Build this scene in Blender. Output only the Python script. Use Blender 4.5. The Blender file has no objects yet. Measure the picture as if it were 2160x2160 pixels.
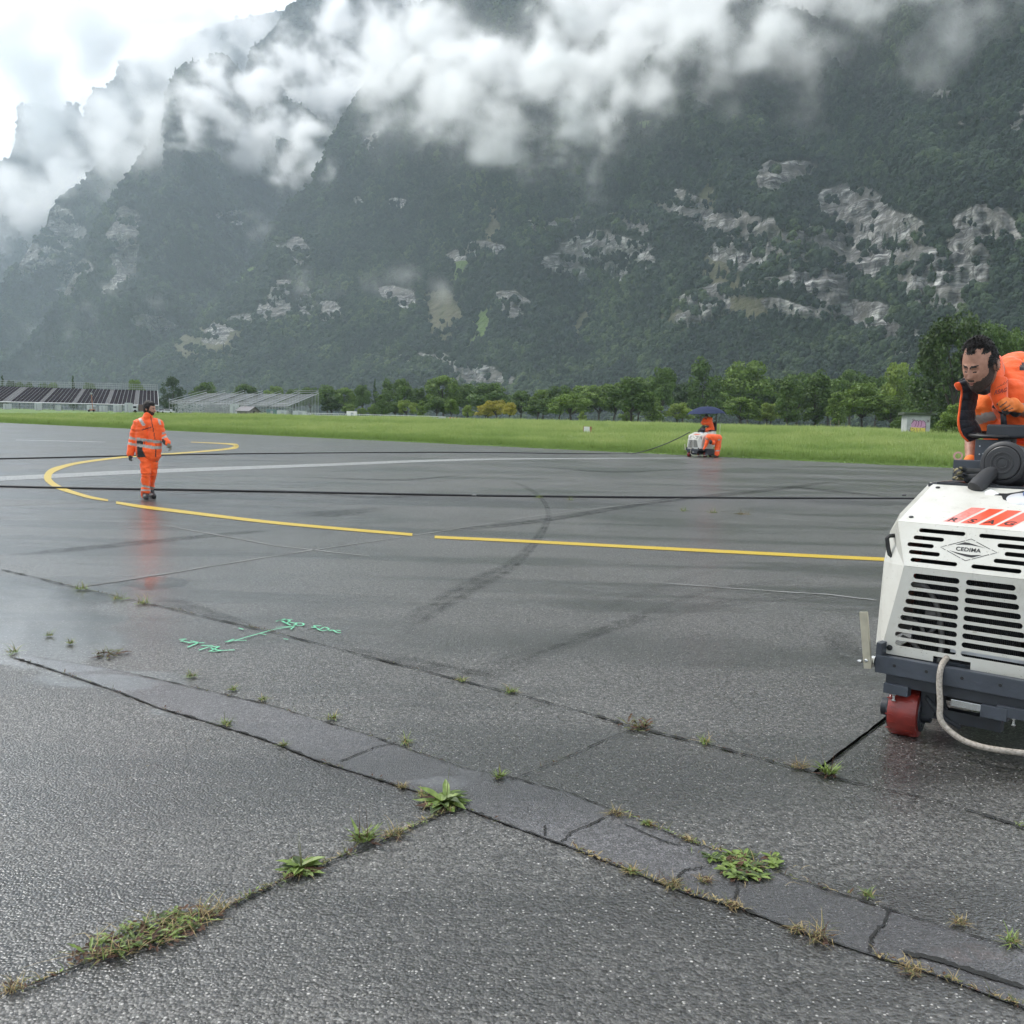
import bpy, bmesh, math, random
import numpy as np
from mathutils import Vector, Matrix, noise as mnoise
random.seed(7); RNG = np.random.default_rng(7)
SC = bpy.context.scene; COL = SC.collection
R = math.radians
# ------------------------------------------------------------------ camera
CAM_H = 1.6; FOC = 2000.0; PITCH = 5.45; ROLL = 1.52
cd = bpy.data.cameras.new('camera'); cam = bpy.data.objects.new('camera', cd); COL.objects.link(cam)
cd.sensor_width = 36; cd.lens = 36*FOC/2160; cd.clip_start = 0.05; cd.clip_end = 60000
CM = Matrix.Rotation(R(90-PITCH), 4, 'X') @ Matrix.Rotation(R(ROLL), 4, 'Z')
cam.matrix_world = Matrix.Translation((0, 0, CAM_H)) @ CM
SC.camera = cam
# ------------------------------------------------------------------ sky, sun, exposure
w = bpy.data.worlds.new('World'); SC.world = w; w.use_nodes = True
SUN_EL, SUN_AZ = 50, 298
def _world():
    nt = w.node_tree; n = nt.nodes; L = nt.links; bg = n['Background']
    sky = n.new('ShaderNodeTexSky'); sky.sky_type = 'NISHITA'; sky.sun_disc = False
    sky.sun_elevation = R(SUN_EL); sky.sun_rotation = R(SUN_AZ); sky.air_density = 1.5; sky.dust_density = 3; sky.ozone_density = 1
    tc = n.new('ShaderNodeTexCoord'); sep = n.new('ShaderNodeSeparateXYZ'); L.new(tc.outputs['Generated'], sep.inputs[0])
    mp = n.new('ShaderNodeMapping'); mp.inputs['Scale'].default_value = (1.2, 1.2, 3.2); L.new(tc.outputs['Generated'], mp.inputs[0])
    nz = n.new('ShaderNodeTexNoise'); nz.inputs['Scale'].default_value = 2.3; nz.inputs['Detail'].default_value = 7; nz.inputs['Roughness'].default_value = .52
    L.new(mp.outputs[0], nz.inputs[0])
    cr = n.new('ShaderNodeValToRGB'); e = cr.color_ramp.elements
    e[0].position = .3; e[0].color = (5.0, 5.2, 5.5, 1); e[1].position = .68; e[1].color = (6.8, 6.95, 7.2, 1)
    L.new(nz.outputs[0], cr.inputs[0])
    mx = n.new('ShaderNodeMix'); mx.data_type = 'RGBA'; mx.inputs[0].default_value = .93
    L.new(sky.outputs[0], mx.inputs[6]); L.new(cr.outputs[0], mx.inputs[7])
    L.new(mx.outputs[2], bg.inputs[0]); bg.inputs[1].default_value = .10
_world()
sd = bpy.data.lights.new('sun', 'SUN'); sd.energy = 1.35; sd.angle = R(14); sd.color = (1, .97, .93)
so = bpy.data.objects.new('sun', sd); COL.objects.link(so)
so.rotation_euler = (R(90-SUN_EL), 0, R(180-SUN_AZ))   # sun to the upper left, behind thin cloud
SC.view_settings.view_transform = 'Standard'; SC.view_settings.look = 'None'; SC.view_settings.gamma = 1
SC.view_settings.exposure = 1.45; SC.view_settings.use_curve_mapping = False
cy = SC.cycles; cy.use_denoising = True; cy.max_bounces = 16; cy.volume_bounces = 16; cy.volume_step_rate = 1.0; cy.volume_max_steps = 160
cy.diffuse_bounces = 3; cy.glossy_bounces = 3; cy.use_adaptive_sampling = True; cy.adaptive_threshold = .02
cy.transparent_max_bounces = 8
try: cy.denoiser = 'OPENIMAGEDENOISE'
except Exception: pass
# ------------------------------------------------------------------ helpers
CM3 = np.array(CM.to_3x3()); CP = np.array([0, 0, CAM_H])
def ray(px, py): return CM3 @ np.array([(px-1080)/FOC, (1080-py)/FOC, -1.0])
def G(px, py, z=0.0):
    d = ray(px, py); t = (z-CAM_H)/d[2]; return Vector(CP+d*t)
def D(px, py, Y):
    d = ray(px, py); return Vector(CP+d*(Y/d[1]))
def proj(P):
    q = (np.asarray(P, float)-CP) @ CM3
    return np.stack([1080-FOC*q[..., 0]/q[..., 2], 1080+FOC*q[..., 1]/q[..., 2]], -1)
def link(o, parent=None):
    COL.objects.link(o)
    if parent is not None: o.parent = parent
    return o
def tag(o, label=None, cat=None, group=None, kind=None):
    if label: o['label'] = label
    if cat: o['category'] = cat
    if group: o['group'] = group
    if kind: o['kind'] = kind
    return o
def empty(name, loc, label, cat, group=None, rz=0):
    o = bpy.data.objects.new(name, None); COL.objects.link(o); o.location = loc; o.rotation_euler = (0, 0, rz)
    o.empty_display_size = .1
    return tag(o, label, cat, group)
def mesh_obj(name, verts, faces, mats=None, parent=None, smooth=False, midx=None, attrs=None):
    me = bpy.data.meshes.new(name); me.from_pydata([tuple(v) for v in verts], [], faces)
    if mats is not None:
        for m in (mats if isinstance(mats, (list, tuple)) else [mats]): me.materials.append(m)
    if midx is not None: me.polygons.foreach_set('material_index', np.asarray(midx, np.int32))
    if smooth: me.polygons.foreach_set('use_smooth', np.ones(len(me.polygons), bool))
    for k, a in (attrs or {}).items():
        at = me.attributes.new(k, 'FLOAT', 'POINT'); at.data.foreach_set('value', np.asarray(a, np.float32))
    me.update(); return link(bpy.data.objects.new(name, me), parent)
def bm_obj(name, bm, mats=None, parent=None, smooth=False, auto=None):
    me = bpy.data.meshes.new(name); bmesh.ops.recalc_face_normals(bm, faces=bm.faces[:]); bm.to_mesh(me); bm.free()
    if mats is not None:
        for m in (mats if isinstance(mats, (list, tuple)) else [mats]): me.materials.append(m)
    if smooth: me.polygons.foreach_set('use_smooth', np.ones(len(me.polygons), bool))
    if auto: me.set_sharp_from_angle(angle=R(auto))
    me.update(); return link(bpy.data.objects.new(name, me), parent)
def box(bm, c, s, rot=None, bev=0.0):
    r = bmesh.ops.create_cube(bm, size=1)['verts']
    M = Matrix.Translation(c) @ (rot.to_4x4() if rot is not None else Matrix()) @ Matrix.Diagonal((*s, 1))
    bmesh.ops.transform(bm, matrix=M, verts=r)
    if bev > 0:
        es = list({e for v in r for e in v.link_edges}); bmesh.ops.bevel(bm, geom=es, offset=bev, segments=2, affect='EDGES', profile=.6)
def frame_of(d):
    d = Vector(d).normalized(); a = Vector((0, 0, 1)) if abs(d.z) < .95 else Vector((1, 0, 0))
    x = d.cross(a).normalized(); y = d.cross(x).normalized(); return x, y, d
def tube(bm, pts, rad, seg=8, cap=True, mi=0):
    pts = [Vector(p) for p in pts]; n = len(pts); rings = []
    rad = rad if isinstance(rad, (list, tuple)) else [rad]*n
    x = None
    for i, p in enumerate(pts):
        t = (pts[min(i+1, n-1)]-pts[max(i-1, 0)]).normalized()
        if x is None: x, y, _ = frame_of(t)
        else:
            x = (x-t*x.dot(t)).normalized(); y = t.cross(x)
        rings.append([bm.verts.new(p+(x*math.cos(a)+y*math.sin(a))*rad[i]) for a in [2*math.pi*k/seg for k in range(seg)]])
    for a, b in zip(rings, rings[1:]):
        for k in range(seg):
            f = bm.faces.new((a[k], a[(k+1) % seg], b[(k+1) % seg], b[k])); f.material_index = mi
    if cap:
        for rg in (rings[0], rings[-1]):
            f = bm.faces.new(rg); f.material_index = mi
def cyl(bm, p0, p1, r0, r1=None, seg=16): tube(bm, [p0, p1], [r0, r0 if r1 is None else r1], seg)
def lathe(bm, c, axis, prof, seg=24, caps=True):
    x, y, d = frame_of(axis); c = Vector(c); rings = []
    for r, h in prof:
        rings.append([bm.verts.new(c+d*h+(x*math.cos(2*math.pi*k/seg)+y*math.sin(2*math.pi*k/seg))*max(r, 1e-4)) for k in range(seg)])
    for a, b in zip(rings, rings[1:]):
        for k in range(seg): bm.faces.new((a[k], a[(k+1) % seg], b[(k+1) % seg], b[k]))
    if caps: bm.faces.new(rings[0]); bm.faces.new(rings[-1])
def catmull(pts, n=8):
    P = [Vector(p) for p in pts]; P = [P[0]*2-P[1]]+P+[P[-1]*2-P[-2]]; out = []
    for i in range(1, len(P)-2):
        for k in range(n):
            t = k/n; a, b, c, d = P[i-1], P[i], P[i+1], P[i+2]
            out.append(.5*((2*b)+(c-a)*t+(2*a-5*b+4*c-d)*t*t+(3*b-3*c+d-a)*t**3))
    out.append(P[-2]); return out
def nodes(name):
    m = bpy.data.materials.new(name); m.use_nodes = True; nt = m.node_tree
    return m, nt.nodes, nt.links, nt.nodes['Principled BSDF']
def mat(name, col, rough=.6, metal=0, var=.12, scale=8, bump=0, bscale=40, spec=.5, sheen=0, coat=0, trans=0):
    m, n, L, b = nodes(name)
    b.inputs['Roughness'].default_value = rough; b.inputs['Metallic'].default_value = metal
    b.inputs['Specular IOR Level'].default_value = spec; b.inputs['Coat Weight'].default_value = coat; b.inputs['Coat Roughness'].default_value = .12
    if sheen: b.inputs['Sheen Weight'].default_value = sheen
    if trans: b.inputs['Transmission Weight'].default_value = trans
    tc = n.new('ShaderNodeTexCoord'); nz = n.new('ShaderNodeTexNoise'); nz.inputs['Scale'].default_value = scale; nz.inputs['Detail'].default_value = 5
    L.new(tc.outputs['Object'], nz.inputs[0]); cr = n.new('ShaderNodeValToRGB'); e = cr.color_ramp.elements
    c = col[:3]; e[0].position = .3; e[1].position = .7
    e[0].color = (*[x*(1-var) for x in c], 1); e[1].color = (*[min(1, x*(1+var)) for x in c], 1)
    L.new(nz.outputs[0], cr.inputs[0]); L.new(cr.outputs[0], b.inputs['Base Color'])
    if bump:
        n2 = n.new('ShaderNodeTexNoise'); n2.inputs['Scale'].default_value = bscale; n2.inputs['Detail'].default_value = 3; L.new(tc.outputs['Object'], n2.inputs[0])
        bp = n.new('ShaderNodeBump'); bp.inputs['Strength'].default_value = bump; bp.inputs['Distance'].default_value = .02
        L.new(n2.outputs[0], bp.inputs['Height']); L.new(bp.outputs[0], b.inputs['Normal'])
    return m
def fbm(X, Y, Z, oct=5, seed=0):
    """cheap vectorised value noise, fbm of sines-free lattice noise"""
    def vn(x, y, z, s):
        xi, yi, zi = np.floor(x).astype(np.int64), np.floor(y).astype(np.int64), np.floor(z).astype(np.int64)
        fx, fy, fz = x-xi, y-yi, z-zi
        fx, fy, fz = [f*f*(3-2*f) for f in (fx, fy, fz)]
        def h(a, b, c):
            n_ = (a*374761393+b*668265263+c*2147483647+s*1274126177) & 0xffffffff
            n_ = ((n_ ^ (n_ >> 13))*1274126177) & 0xffffffff
            return ((n_ ^ (n_ >> 16)) & 0xffff)/65535.0
        r = 0
        for dx in (0, 1):
            for dy in (0, 1):
                for dz in (0, 1):
                    r = r+h(xi+dx, yi+dy, zi+dz)*np.where(dx, fx, 1-fx)*np.where(dy, fy, 1-fy)*np.where(dz, fz, 1-fz)
        return r
    X, Y, Z = np.broadcast_arrays(np.asarray(X, float), np.asarray(Y, float), np.asarray(Z, float))
    t = 0; a = 1; s = 0
    for o in range(oct):
        t = t+a*vn(X*2**o+17.3*o, Y*2**o-9.1*o, Z*2**o+4.7*o, seed+o*13); s += a; a *= .5
    return t/s*2-1
def sstep(a, b, x):
    t = np.clip((x-a)/(b-a), 0, 1); return t*t*(3-2*t)
# ------------------------------------------------------------------ ground
E0, E1 = Vector((-56, 104)), Vector((19.7, 44.2)); ED = (E1-E0).normalized(); EN = Vector((-ED.y, ED.x))
if EN.y < 0: EN = -EN
def sdist(x, y): return (x-E0.x)*EN.x+(y-E0.y)*EN.y
def zt(x, y):
    s = sdist(x, y); return np.where(s > 0, 1.35*(1-np.exp(-np.maximum(s, 0)/42.))-.02, -.02-0.03*np.minimum(-s, 3)) if isinstance(s, np.ndarray) else (1.35*(1-math.exp(-s/42.))-.02 if s > 0 else -.02-.03*min(-s, 3))
def edge_pt(a, s): p = E0+ED*a+EN*s; return p.x, p.y

def tarmac_material(name, base=(.058, .056, .053), fine=False):
    m, n, L, b = nodes(name)
    def N(t, **k):
        q = n.new(t)
        for a, v in k.items(): setattr(q, a, v)
        return q
    geo = N('ShaderNodeNewGeometry')
    def noise(scale, det=4, rough=.5, mapping=None, dist=0):
        q = N('ShaderNodeTexNoise'); q.inputs['Scale'].default_value = scale; q.inputs['Detail'].default_value = det; q.inputs['Roughness'].default_value = rough; q.inputs['Distortion'].default_value = dist
        if mapping:
            mp = N('ShaderNodeMapping'); mp.inputs['Scale'].default_value = mapping[0]; mp.inputs['Rotation'].default_value = (0, 0, mapping[1])
            L.new(geo.outputs['Position'], mp.inputs[0]); L.new(mp.outputs[0], q.inputs[0])
        else: L.new(geo.outputs['Position'], q.inputs[0])
        return q.outputs[0]
    def ramp(src, p0, p1, c0=(0, 0, 0, 1), c1=(1, 1, 1, 1)):
        q = N('ShaderNodeValToRGB'); e = q.color_ramp.elements; e[0].position = p0; e[1].position = p1; e[0].color = c0; e[1].color = c1
        L.new(src, q.inputs[0]); return q.outputs[0]
    def mth(op, a, c, clamp=False):
        q = N('ShaderNodeMath', operation=op); q.use_clamp = clamp
        for i, v in enumerate((a, c)):
            if isinstance(v, (int, float)): q.inputs[i].default_value = v
            else: L.new(v, q.inputs[i])
        return q.outputs[0]
    def mixc(f, a, c):
        q = N('ShaderNodeMix'); q.data_type = 'RGBA'
        for i, v in ((0, f), (6, a), (7, c)):
            if isinstance(v, (int, float, tuple)): q.inputs[i].default_value = v
            else: L.new(v, q.inputs[i])
        return q.outputs[2]
    # wet streaks lie along the direction the paver drove
    SA = math.atan2(-.607, .795)
    streak = noise(1.0, 5, .6, ((.10, .9, 1), R(-52)), .6)
    wetN = noise(.35, 5, .55)
    wet = ramp(mth('ADD', mth('MULTIPLY', streak, .6), mth('MULTIPLY', wetN, .4)), .47, .56)
    vo = N('ShaderNodeTexVoronoi'); vo.inputs['Scale'].default_value = 95 if not fine else 160; L.new(geo.outputs['Position'], vo.inputs[0])
    sepc = N('ShaderNodeSeparateColor'); L.new(vo.outputs['Color'], sepc.inputs[0])
    vb = N('ShaderNodeTexVoronoi'); vb.inputs['Scale'].default_value = 38; L.new(geo.outputs['Position'], vb.inputs[0])
    sepb = N('ShaderNodeSeparateColor'); L.new(vb.outputs['Color'], sepb.inputs[0])
    speck = mth('MULTIPLY', ramp(vo.outputs['Distance'], .30, .42, (1, 1, 1, 1), (0, 0, 0, 1)), mth('GREATER_THAN', sepc.outputs[0], .86 if not fine else .965))
    speck2 = mth('MULTIPLY', ramp(vb.outputs['Distance'], .10, .22, (1, 1, 1, 1), (0, 0, 0, 1)), mth('GREATER_THAN', sepb.outputs[1], .93 if not fine else .99))
    sp = mth('MAXIMUM', mth('MULTIPLY', speck, mth('ADD', mth('MULTIPLY', sepc.outputs[2], .6), .12)), mth('MULTIPLY', speck2, sepb.outputs[2]))
    big = noise(.55, 7, .65)
    c0 = mixc(ramp(big, .35, .7), tuple(x*.55 for x in base)+(1,), tuple(x*1.5 for x in base)+(1,))
    stone = mixc(mth('POWER', sepc.outputs[1], 1.6), tuple(x*.35 for x in base)+(1,), tuple(x*3.0 for x in base)+(1,))
    c1 = mixc(.6, c0, stone)
    gr_ = N('ShaderNodeMix'); gr_.data_type = 'RGBA'; gr_.blend_type = 'MULTIPLY'; gr_.inputs[0].default_value = .85 if not fine else .4
    L.new(c1, gr_.inputs[6]); L.new(ramp(noise(34, 5, .72), .38, .62, (.40, .40, .40, 1), (1.75, 1.75, 1.72, 1)), gr_.inputs[7]); c1 = gr_.outputs[2]
    c2 = mixc(mth('MULTIPLY', wet, .62), c1, (base[0]*.38, base[1]*.38, base[2]*.38, 1))
    c3 = mixc(sp, c2, (.52, .50, .47, 1))
    L.new(c3, b.inputs['Base Color'])
    # puddle film: where water stands the coat is smooth
    pud_at = N('ShaderNodeAttribute', attribute_name='puddle')
    pn = noise(.9, 5, .6, ((1, 1, 1), 0), .4)
    pud = ramp(mth('ADD', pud_at.outputs['Fac'], mth('MULTIPLY', mth('SUBTRACT', pn, .5), .9)), .45, .62)
    rr = N('ShaderNodeMapRange'); L.new(wet, rr.inputs[0]); rr.inputs[3].default_value = .46 if not fine else .40; rr.inputs[4].default_value = .28
    L.new(rr.outputs[0], b.inputs['Roughness'])
    b.inputs['Specular IOR Level'].default_value = .5
    fa0 = N('ShaderNodeAttribute', attribute_name='film'); cw = mth('MAXIMUM', mth('ADD', mth('ADD', mth('MULTIPLY', wet, .35), .35), fa0.outputs['Fac'], True), pud)
    L.new(cw, b.inputs['Coat Weight']); b.inputs['Coat IOR'].default_value = 1.33
    cr_ = N('ShaderNodeMapRange'); L.new(pud, cr_.inputs[0]); cr_.inputs[3].default_value = .17; cr_.inputs[4].default_value = .035
    L.new(cr_.outputs[0], b.inputs['Coat Roughness'])
    bp = N('ShaderNodeBump'); bp.inputs['Distance'].default_value = .0035 if not fine else .0012
    st = N('ShaderNodeMapRange'); L.new(pud, st.inputs[0]); st.inputs[3].default_value = 1.0; st.inputs[4].default_value = .15
    L.new(st.outputs[0], bp.inputs['Strength'])
    hgt = mth('ADD', mth('MULTIPLY', mth('SUBTRACT', 1, vo.outputs['Distance']), 1.1), mth('MULTIPLY', noise(60, 3, .6), 1.0))
    L.new(hgt, bp.inputs['Height']); L.new(bp.outputs[0], b.inputs['Normal'])
    bc = N('ShaderNodeBump'); bc.inputs['Distance'].default_value = .009; bc.inputs['Strength'].default_value = 1
    rip = noise(26, 3, .6, ((1, 2.6, 1), R(4)))
    hc = mth('ADD', mth('MULTIPLY', rip, .8), mth('MULTIPLY', mth('SUBTRACT', 1, vo.outputs['Distance']), .35))
    stc = N('ShaderNodeMapRange'); L.new(pud, stc.inputs[0]); stc.inputs[3].default_value = .9; stc.inputs[4].default_value = .06
    fa = N('ShaderNodeAttribute', attribute_name='film'); L.new(mth('MULTIPLY', stc.outputs[0], mth('SUBTRACT', 1, mth('MULTIPLY', fa.outputs['Fac'], .88))), bc.inputs['Strength']); L.new(hc, bc.inputs['Height']); L.new(bc.outputs[0], b.inputs['Coat Normal'])
    return m
M_tarmac = tarmac_material('wet_asphalt'); M_strip = tarmac_material('smooth_wet_asphalt', (.070, .067, .069), True)

def build_ground():
    # tarmac: graded grid so that the puddle mask has somewhere to live
    xs = np.concatenate([np.linspace(-160, -12, 16)[:-1], np.linspace(-12, 12, 97), np.linspace(12, 120, 14)[1:]])
    ys = np.concatenate([np.linspace(-60, 0, 6)[:-1], np.linspace(0, 16, 97), np.linspace(16, 330, 40)[1:]])
    X, Y = np.meshgrid(xs, ys)
    S = (X-E0.x)*EN.x+(Y-E0.y)*EN.y
    # clamp everything past the field edge onto that edge
    jag = .5*fbm(X*.35, Y*.35, 0*X, 4, 5)
    over = np.maximum(S-jag, 0); X2 = X-EN.x*over; Y2 = Y-EN.y*over
    V = np.stack([X2, Y2, 0*X2], -1).reshape(-1, 3); P = proj(np.where(V[:, 1:2] > .8, V, V+np.array([0, 50, 0])))
    pud = np.zeros(len(V))
    film = np.exp(-((P[:, 0]-330)/520)**2-((P[:, 1]-1150)/190)**2)*.85+np.exp(-((P[:, 0]-1600)/420)**2-((P[:, 1]-1120)/60)**2)*.35+np.exp(-((P[:, 0]-2080)/240)**2-((P[:, 1]-1640)/120)**2)*.95
    film = np.where(V[:, 1] > .8, film, 0)
    for cx, cy_, rx, ry in ((10, 1280, 320, 70), (60, 1365, 270, 54), (250, 1432, 250, 26), (330, 1230, 90, 18), (940, 1655, 90, 18), (420, 1500, 160, 20)):
        pud = np.maximum(pud, 1.15-np.hypot((P[:, 0]-cx)/rx, (P[:, 1]-cy_)/ry)*.75)
    pud = np.where(V[:, 1] > .8, np.clip(pud, 0, 1), 0)
    ny, nx = X.shape; F = []
    for j in range(ny-1):
        for i in range(nx-1):
            if over[j, i] > 0 and over[j, i+1] > 0 and over[j+1, i] > 0 and over[j+1, i+1] > 0: continue
            a = j*nx+i; F.append((a, a+1, a+nx+1, a+nx))
    o = mesh_obj('tarmac', V, F, M_tarmac, attrs={'puddle': pud, 'film': film}); tag(o, kind='structure')
    # field soil sheet out to the horizon
    a_ = np.concatenate([np.linspace(-9000, -300, 12)[:-1], np.linspace(-300, 400, 60), np.linspace(400, 9000, 12)[1:]])
    s_ = np.concatenate([[-9000, -500, -60, -3], np.linspace(-.6, 3, 7), np.geomspace(4, 9000, 50)])
    V = []; F = []
    for s in s_:
        for a in a_:
            x, y = edge_pt(a, s); z = float(zt(x, y))
            if s > 5 : z += .12*mnoise.noise(Vector((x*.02, y*.02, 0)))
            V.append((x, y, z))
    for j in range(len(s_)-1):
        for i in range(len(a_)-1):
            k = j*len(a_)+i; F.append((k, k+1, k+len(a_)+1, k+len(a_)))
    m, n, L, b = nodes('meadow_soil')
    geo = n.new('ShaderNodeNewGeometry'); nz = n.new('ShaderNodeTexNoise'); nz.inputs['Scale'].default_value = .25; nz.inputs['Detail'].default_value = 8; nz.inputs['Roughness'].default_value = .7
    L.new(geo.outputs['Position'], nz.inputs[0]); cr = n.new('ShaderNodeValToRGB'); e = cr.color_ramp.elements
    e[0].position = .3; e[0].color = (.062, .115, .022, 1); e[1].position = .7; e[1].color = (.12, .19, .045, 1)
    L.new(nz.outputs[0], cr.inputs[0]); L.new(cr.outputs[0], b.inputs['Base Color']); b.inputs['Roughness'].default_value = .95
    o = mesh_obj('meadow', V, F, m, smooth=True); tag(o, kind='structure')
build_ground()
# ------------------------------------------------------------------ mountains
def skyline(pts):
    az = []; te = []
    for px, py in pts:
        d = ray(px, py); az.append(math.atan2(d[0], d[1])); te.append(d[2]/math.hypot(d[0], d[1]))
    return np.array(az), np.array(te)
ROCK = [(1263,542,125,50,0),(1442,436,68,30,.1),(1543,470,80,34,.2),(1655,370,68,30,-.1),(1744,525,168,68,.2),(1845,490,130,76,.3),(1790,425,90,36,0),
 (1722,604,90,24,.15),(2090,490,70,56,.3),(2012,560,90,66,.3),(1621,604,56,18,.1),(1778,643,90,24,.25),(1062,637,46,26,.2),(850,626,38,32,.3),(1006,537,70,18,-.2),
 (900,760,70,14,.05),(960,765,80,14,.1),(610,525,32,28,.3),(580,637,36,42,.4),(274,492,32,66,.3),(325,682,66,16,.1),(760,425,11,14,0),(481,447,18,10,0),(760,432,18,9,0),
 (1990,207,70,12,.1),(2030,245,60,14,.15),(2141,257,18,46,.2),(799,302,14,14,0),(1487,660,68,22,-.3),(1840,690,120,30,.35),(1500,620,60,20,-.2),(455,455,22,9,0),(1950,620,110,40,.4),
 (105,500,60,70,.5),(60,560,30,30,0),(150,590,40,40,0),(480,690,60,22,-.4),(690,650,30,22,.3),(1180,470,60,14,-.1),(830,430,20,12,.3),(640,640,18,30,.2),(250,560,22,60,.3),(1330,470,60,14,.15),(1900,740,30,30,0),(500,478,12,8,0),(1700,660,90,20,.2),(1560,540,60,30,0),(830,760,30,10,0),(1000,790,80,20,.2)]
GRASS = [(1520,582,54,48,0,0),(939,660,46,56,.3,0),(530,570,70,9,-.75,1),(450,720,80,40,-.4,0),(1375,255,40,7,0,1),(1028,296,24,9,0,1),(1454,682,80,22,0,0),(1040,480,14,70,.3,0),(980,560,14,50,.35,1),(330,745,36,4,-.5,1),(1230,700,14,50,.2,0),(1555,650,60,30,.3,0),(1500,410,14,30,0,0),(1010,700,16,50,.4,1)]
def mask_eval(P, items, seedpx):
    px, py = P[:, 0], P[:, 1]; out = np.zeros(len(P))
    nx = 46*fbm(px/90, py/44, 0*px+seedpx, 6, 3); ny = 26*fbm(px/90, py/40, 0*px+seedpx+40, 6, 9)
    for it in items:
        cx, cy_, rx, ry, rot = it[:5]; c, s = math.cos(rot), math.sin(rot)
        dx, dy = px+nx-cx, py+ny-cy_
        r = np.hypot((dx*c+dy*s)/rx, (-dx*s+dy*c)/ry); out = np.maximum(out, sstep(1.28, .58, r))
    return out
SURF = []      # (px, py, dist) clouds of surface points, used to hang the clouds in front of the slopes
FOREST = []
def layer(name, sky, foot, crest_d, nu, nt, seed, amp=1.0, tree_n=0, masks=True, power=1.0, zf=1.0, px_per=1.0):
    az, te = skyline(sky); U = np.linspace(az[0], az[-1], nu); TE = np.interp(U, az, te)
    TE = TE+.006*fbm(U*60, 0*U, 0*U, 4, seed)*amp
    pxU = np.array([proj(np.array([math.sin(a)*1000, math.cos(a)*1000, CAM_H]))[0] for a in U])
    D0 = np.interp(pxU, *foot); D1 = D0+np.interp(pxU, *crest_d)
    T = np.linspace(0, 1, nt)
    UU, TT = np.meshgrid(np.arange(nu), T, indexing='xy'); UU = UU.astype(int)
    u = U[UU]; d0, d1, tem = D0[UU], D1[UU], TE[UU]
    zc = CAM_H+tem*d1; prof = TT**power
    d = d0+(d1-d0)*TT; z = zf+(zc-zf)*prof
    # spurs and gullies: push the surface in and out, fading at foot and crest
    fade = np.sin(np.pi*np.clip(TT, 0, 1))**.6
    sx = u*d0.mean()
    r1 = 1-np.abs(fbm(sx/420+z/900, z/1500, 0*z, 4, seed+1)); r2 = fbm(sx/130+z/300, z/170, 0*z+3, 5, seed+2)
    r3 = fbm(sx/600, z/90, 0*z+7, 4, seed+4)
    r4 = np.abs(fbm((sx+z*.35)/210, (sx-z)/900, 0*z+2, 4, seed+17)); off = (-(r1-.75)*560+r2*110+r3*60+r4*420-90)*amp*fade*(d0.mean()/2000)
    d = d+off
    z = z+fbm(sx/60, d/60, 0*z, 4, seed+6)*10*fade
    # cliff benches
    step = 95.0; q = z/step+fbm(sx/500, d/500, 0*z, 3, seed+8)*1.2; fr = q-np.floor(q)
    X, Y = np.sin(u)*d, np.cos(u)*d
    V = np.stack([X, Y, z], -1).reshape(-1, 3); P = proj(V)
    rock = mask_eval(P, ROCK, seed) if masks else 0*P[:, 0]
    gr = mask_eval(P, [g for g in GRASS], seed+5) if masks else 0*P[:, 0]
    gb = mask_eval(P, [g for g in GRASS if g[5]], seed+5) if masks else 0*P[:, 0]
    rk = rock.reshape(z.shape)
    # bare faces are steeper, faceted: push outwards with ledges
    led = np.abs(fbm(sx/34, z/16, 0*z, 4, seed+11)); led2 = fbm(sx/90+z/80, z/40, 0*z+5, 4, seed+12)
    cr3 = np.abs(fbm(sx/22, z/120, 0*z+9, 4, seed+14)); dd = rk*(-led*30-led2*34+cr3*30)
    X, Y = np.sin(u)*(d+dd), np.cos(u)*(d+dd)
    V = np.stack([X, Y, z], -1)
    # back side: falls behind the crest
    rows = [V]
    for k, (bd, bz) in enumerate(((150, .97), (500, .8), (1400, .4), (2300, -.02))):
        zz = zf+(z[-1]-zf)*bz; dk = d[-1]+bd; rows.append(np.stack([np.sin(U)*dk, np.cos(U)*dk, zz], -1)[None])
    V = np.concatenate(rows, 0); nr = V.shape[0]; V = V.reshape(-1, 3)
    ext = len(V)-len(rock); pad = np.zeros(ext)
    idx = np.arange(nr*nu).reshape(nr, nu)
    F = np.stack([idx[:-1, :-1], idx[:-1, 1:], idx[1:, 1:], idx[1:, :-1]], -1).reshape(-1, 4)
    o = mesh_obj(name, V, F.tolist(), M_mount, smooth=True, attrs={'rock': np.concatenate([rock, pad]), 'grass': np.concatenate([gr, pad]), 'bright': np.concatenate([gb, pad])})
    tag(o, kind='structure')
    SURF.append((P[:, 0], P[:, 1], np.hypot(X, Y).ravel()))
    if tree_n:
        ny_ = nt; j = RNG.integers(0, ny_-1, tree_n*3); i = RNG.integers(0, nu-1, tree_n*3)
        # weight by area relative to distance
        A = V.reshape(nr, nu, 3); e1 = A[j, i+1]-A[j, i]; e2 = A[j+1, i]-A[j, i]; ar = np.linalg.norm(np.cross(e1, e2), axis=1)
        dist = np.linalg.norm(A[j, i], axis=1); wgt = ar/dist**1.35; wgt /= np.percentile(wgt, 97)
        PJ = proj(A[j, i]); ledge = fbm(PJ[:, 0]/70, (PJ[:, 1]-PJ[:, 0]*.25)/9, 0*dist, 4, 91) > .22
        msk = 1-np.clip(np.maximum(sstep(.2, .5, rock.reshape(ny_, nu)[j, i]), gr.reshape(ny_, nu)[j, i]), 0, np.where(ledge, .2, .994))
        keep = RNG.random(len(j)) < wgt*msk; j, i, dist = j[keep], i[keep], dist[keep]
        a, b_ = RNG.random(len(j)), RNG.random(len(j))
        Pt = A[j, i]+(A[j, i+1]-A[j, i])*a[:, None]+(A[j+1, i]-A[j, i])*b_[:, None]
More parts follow.
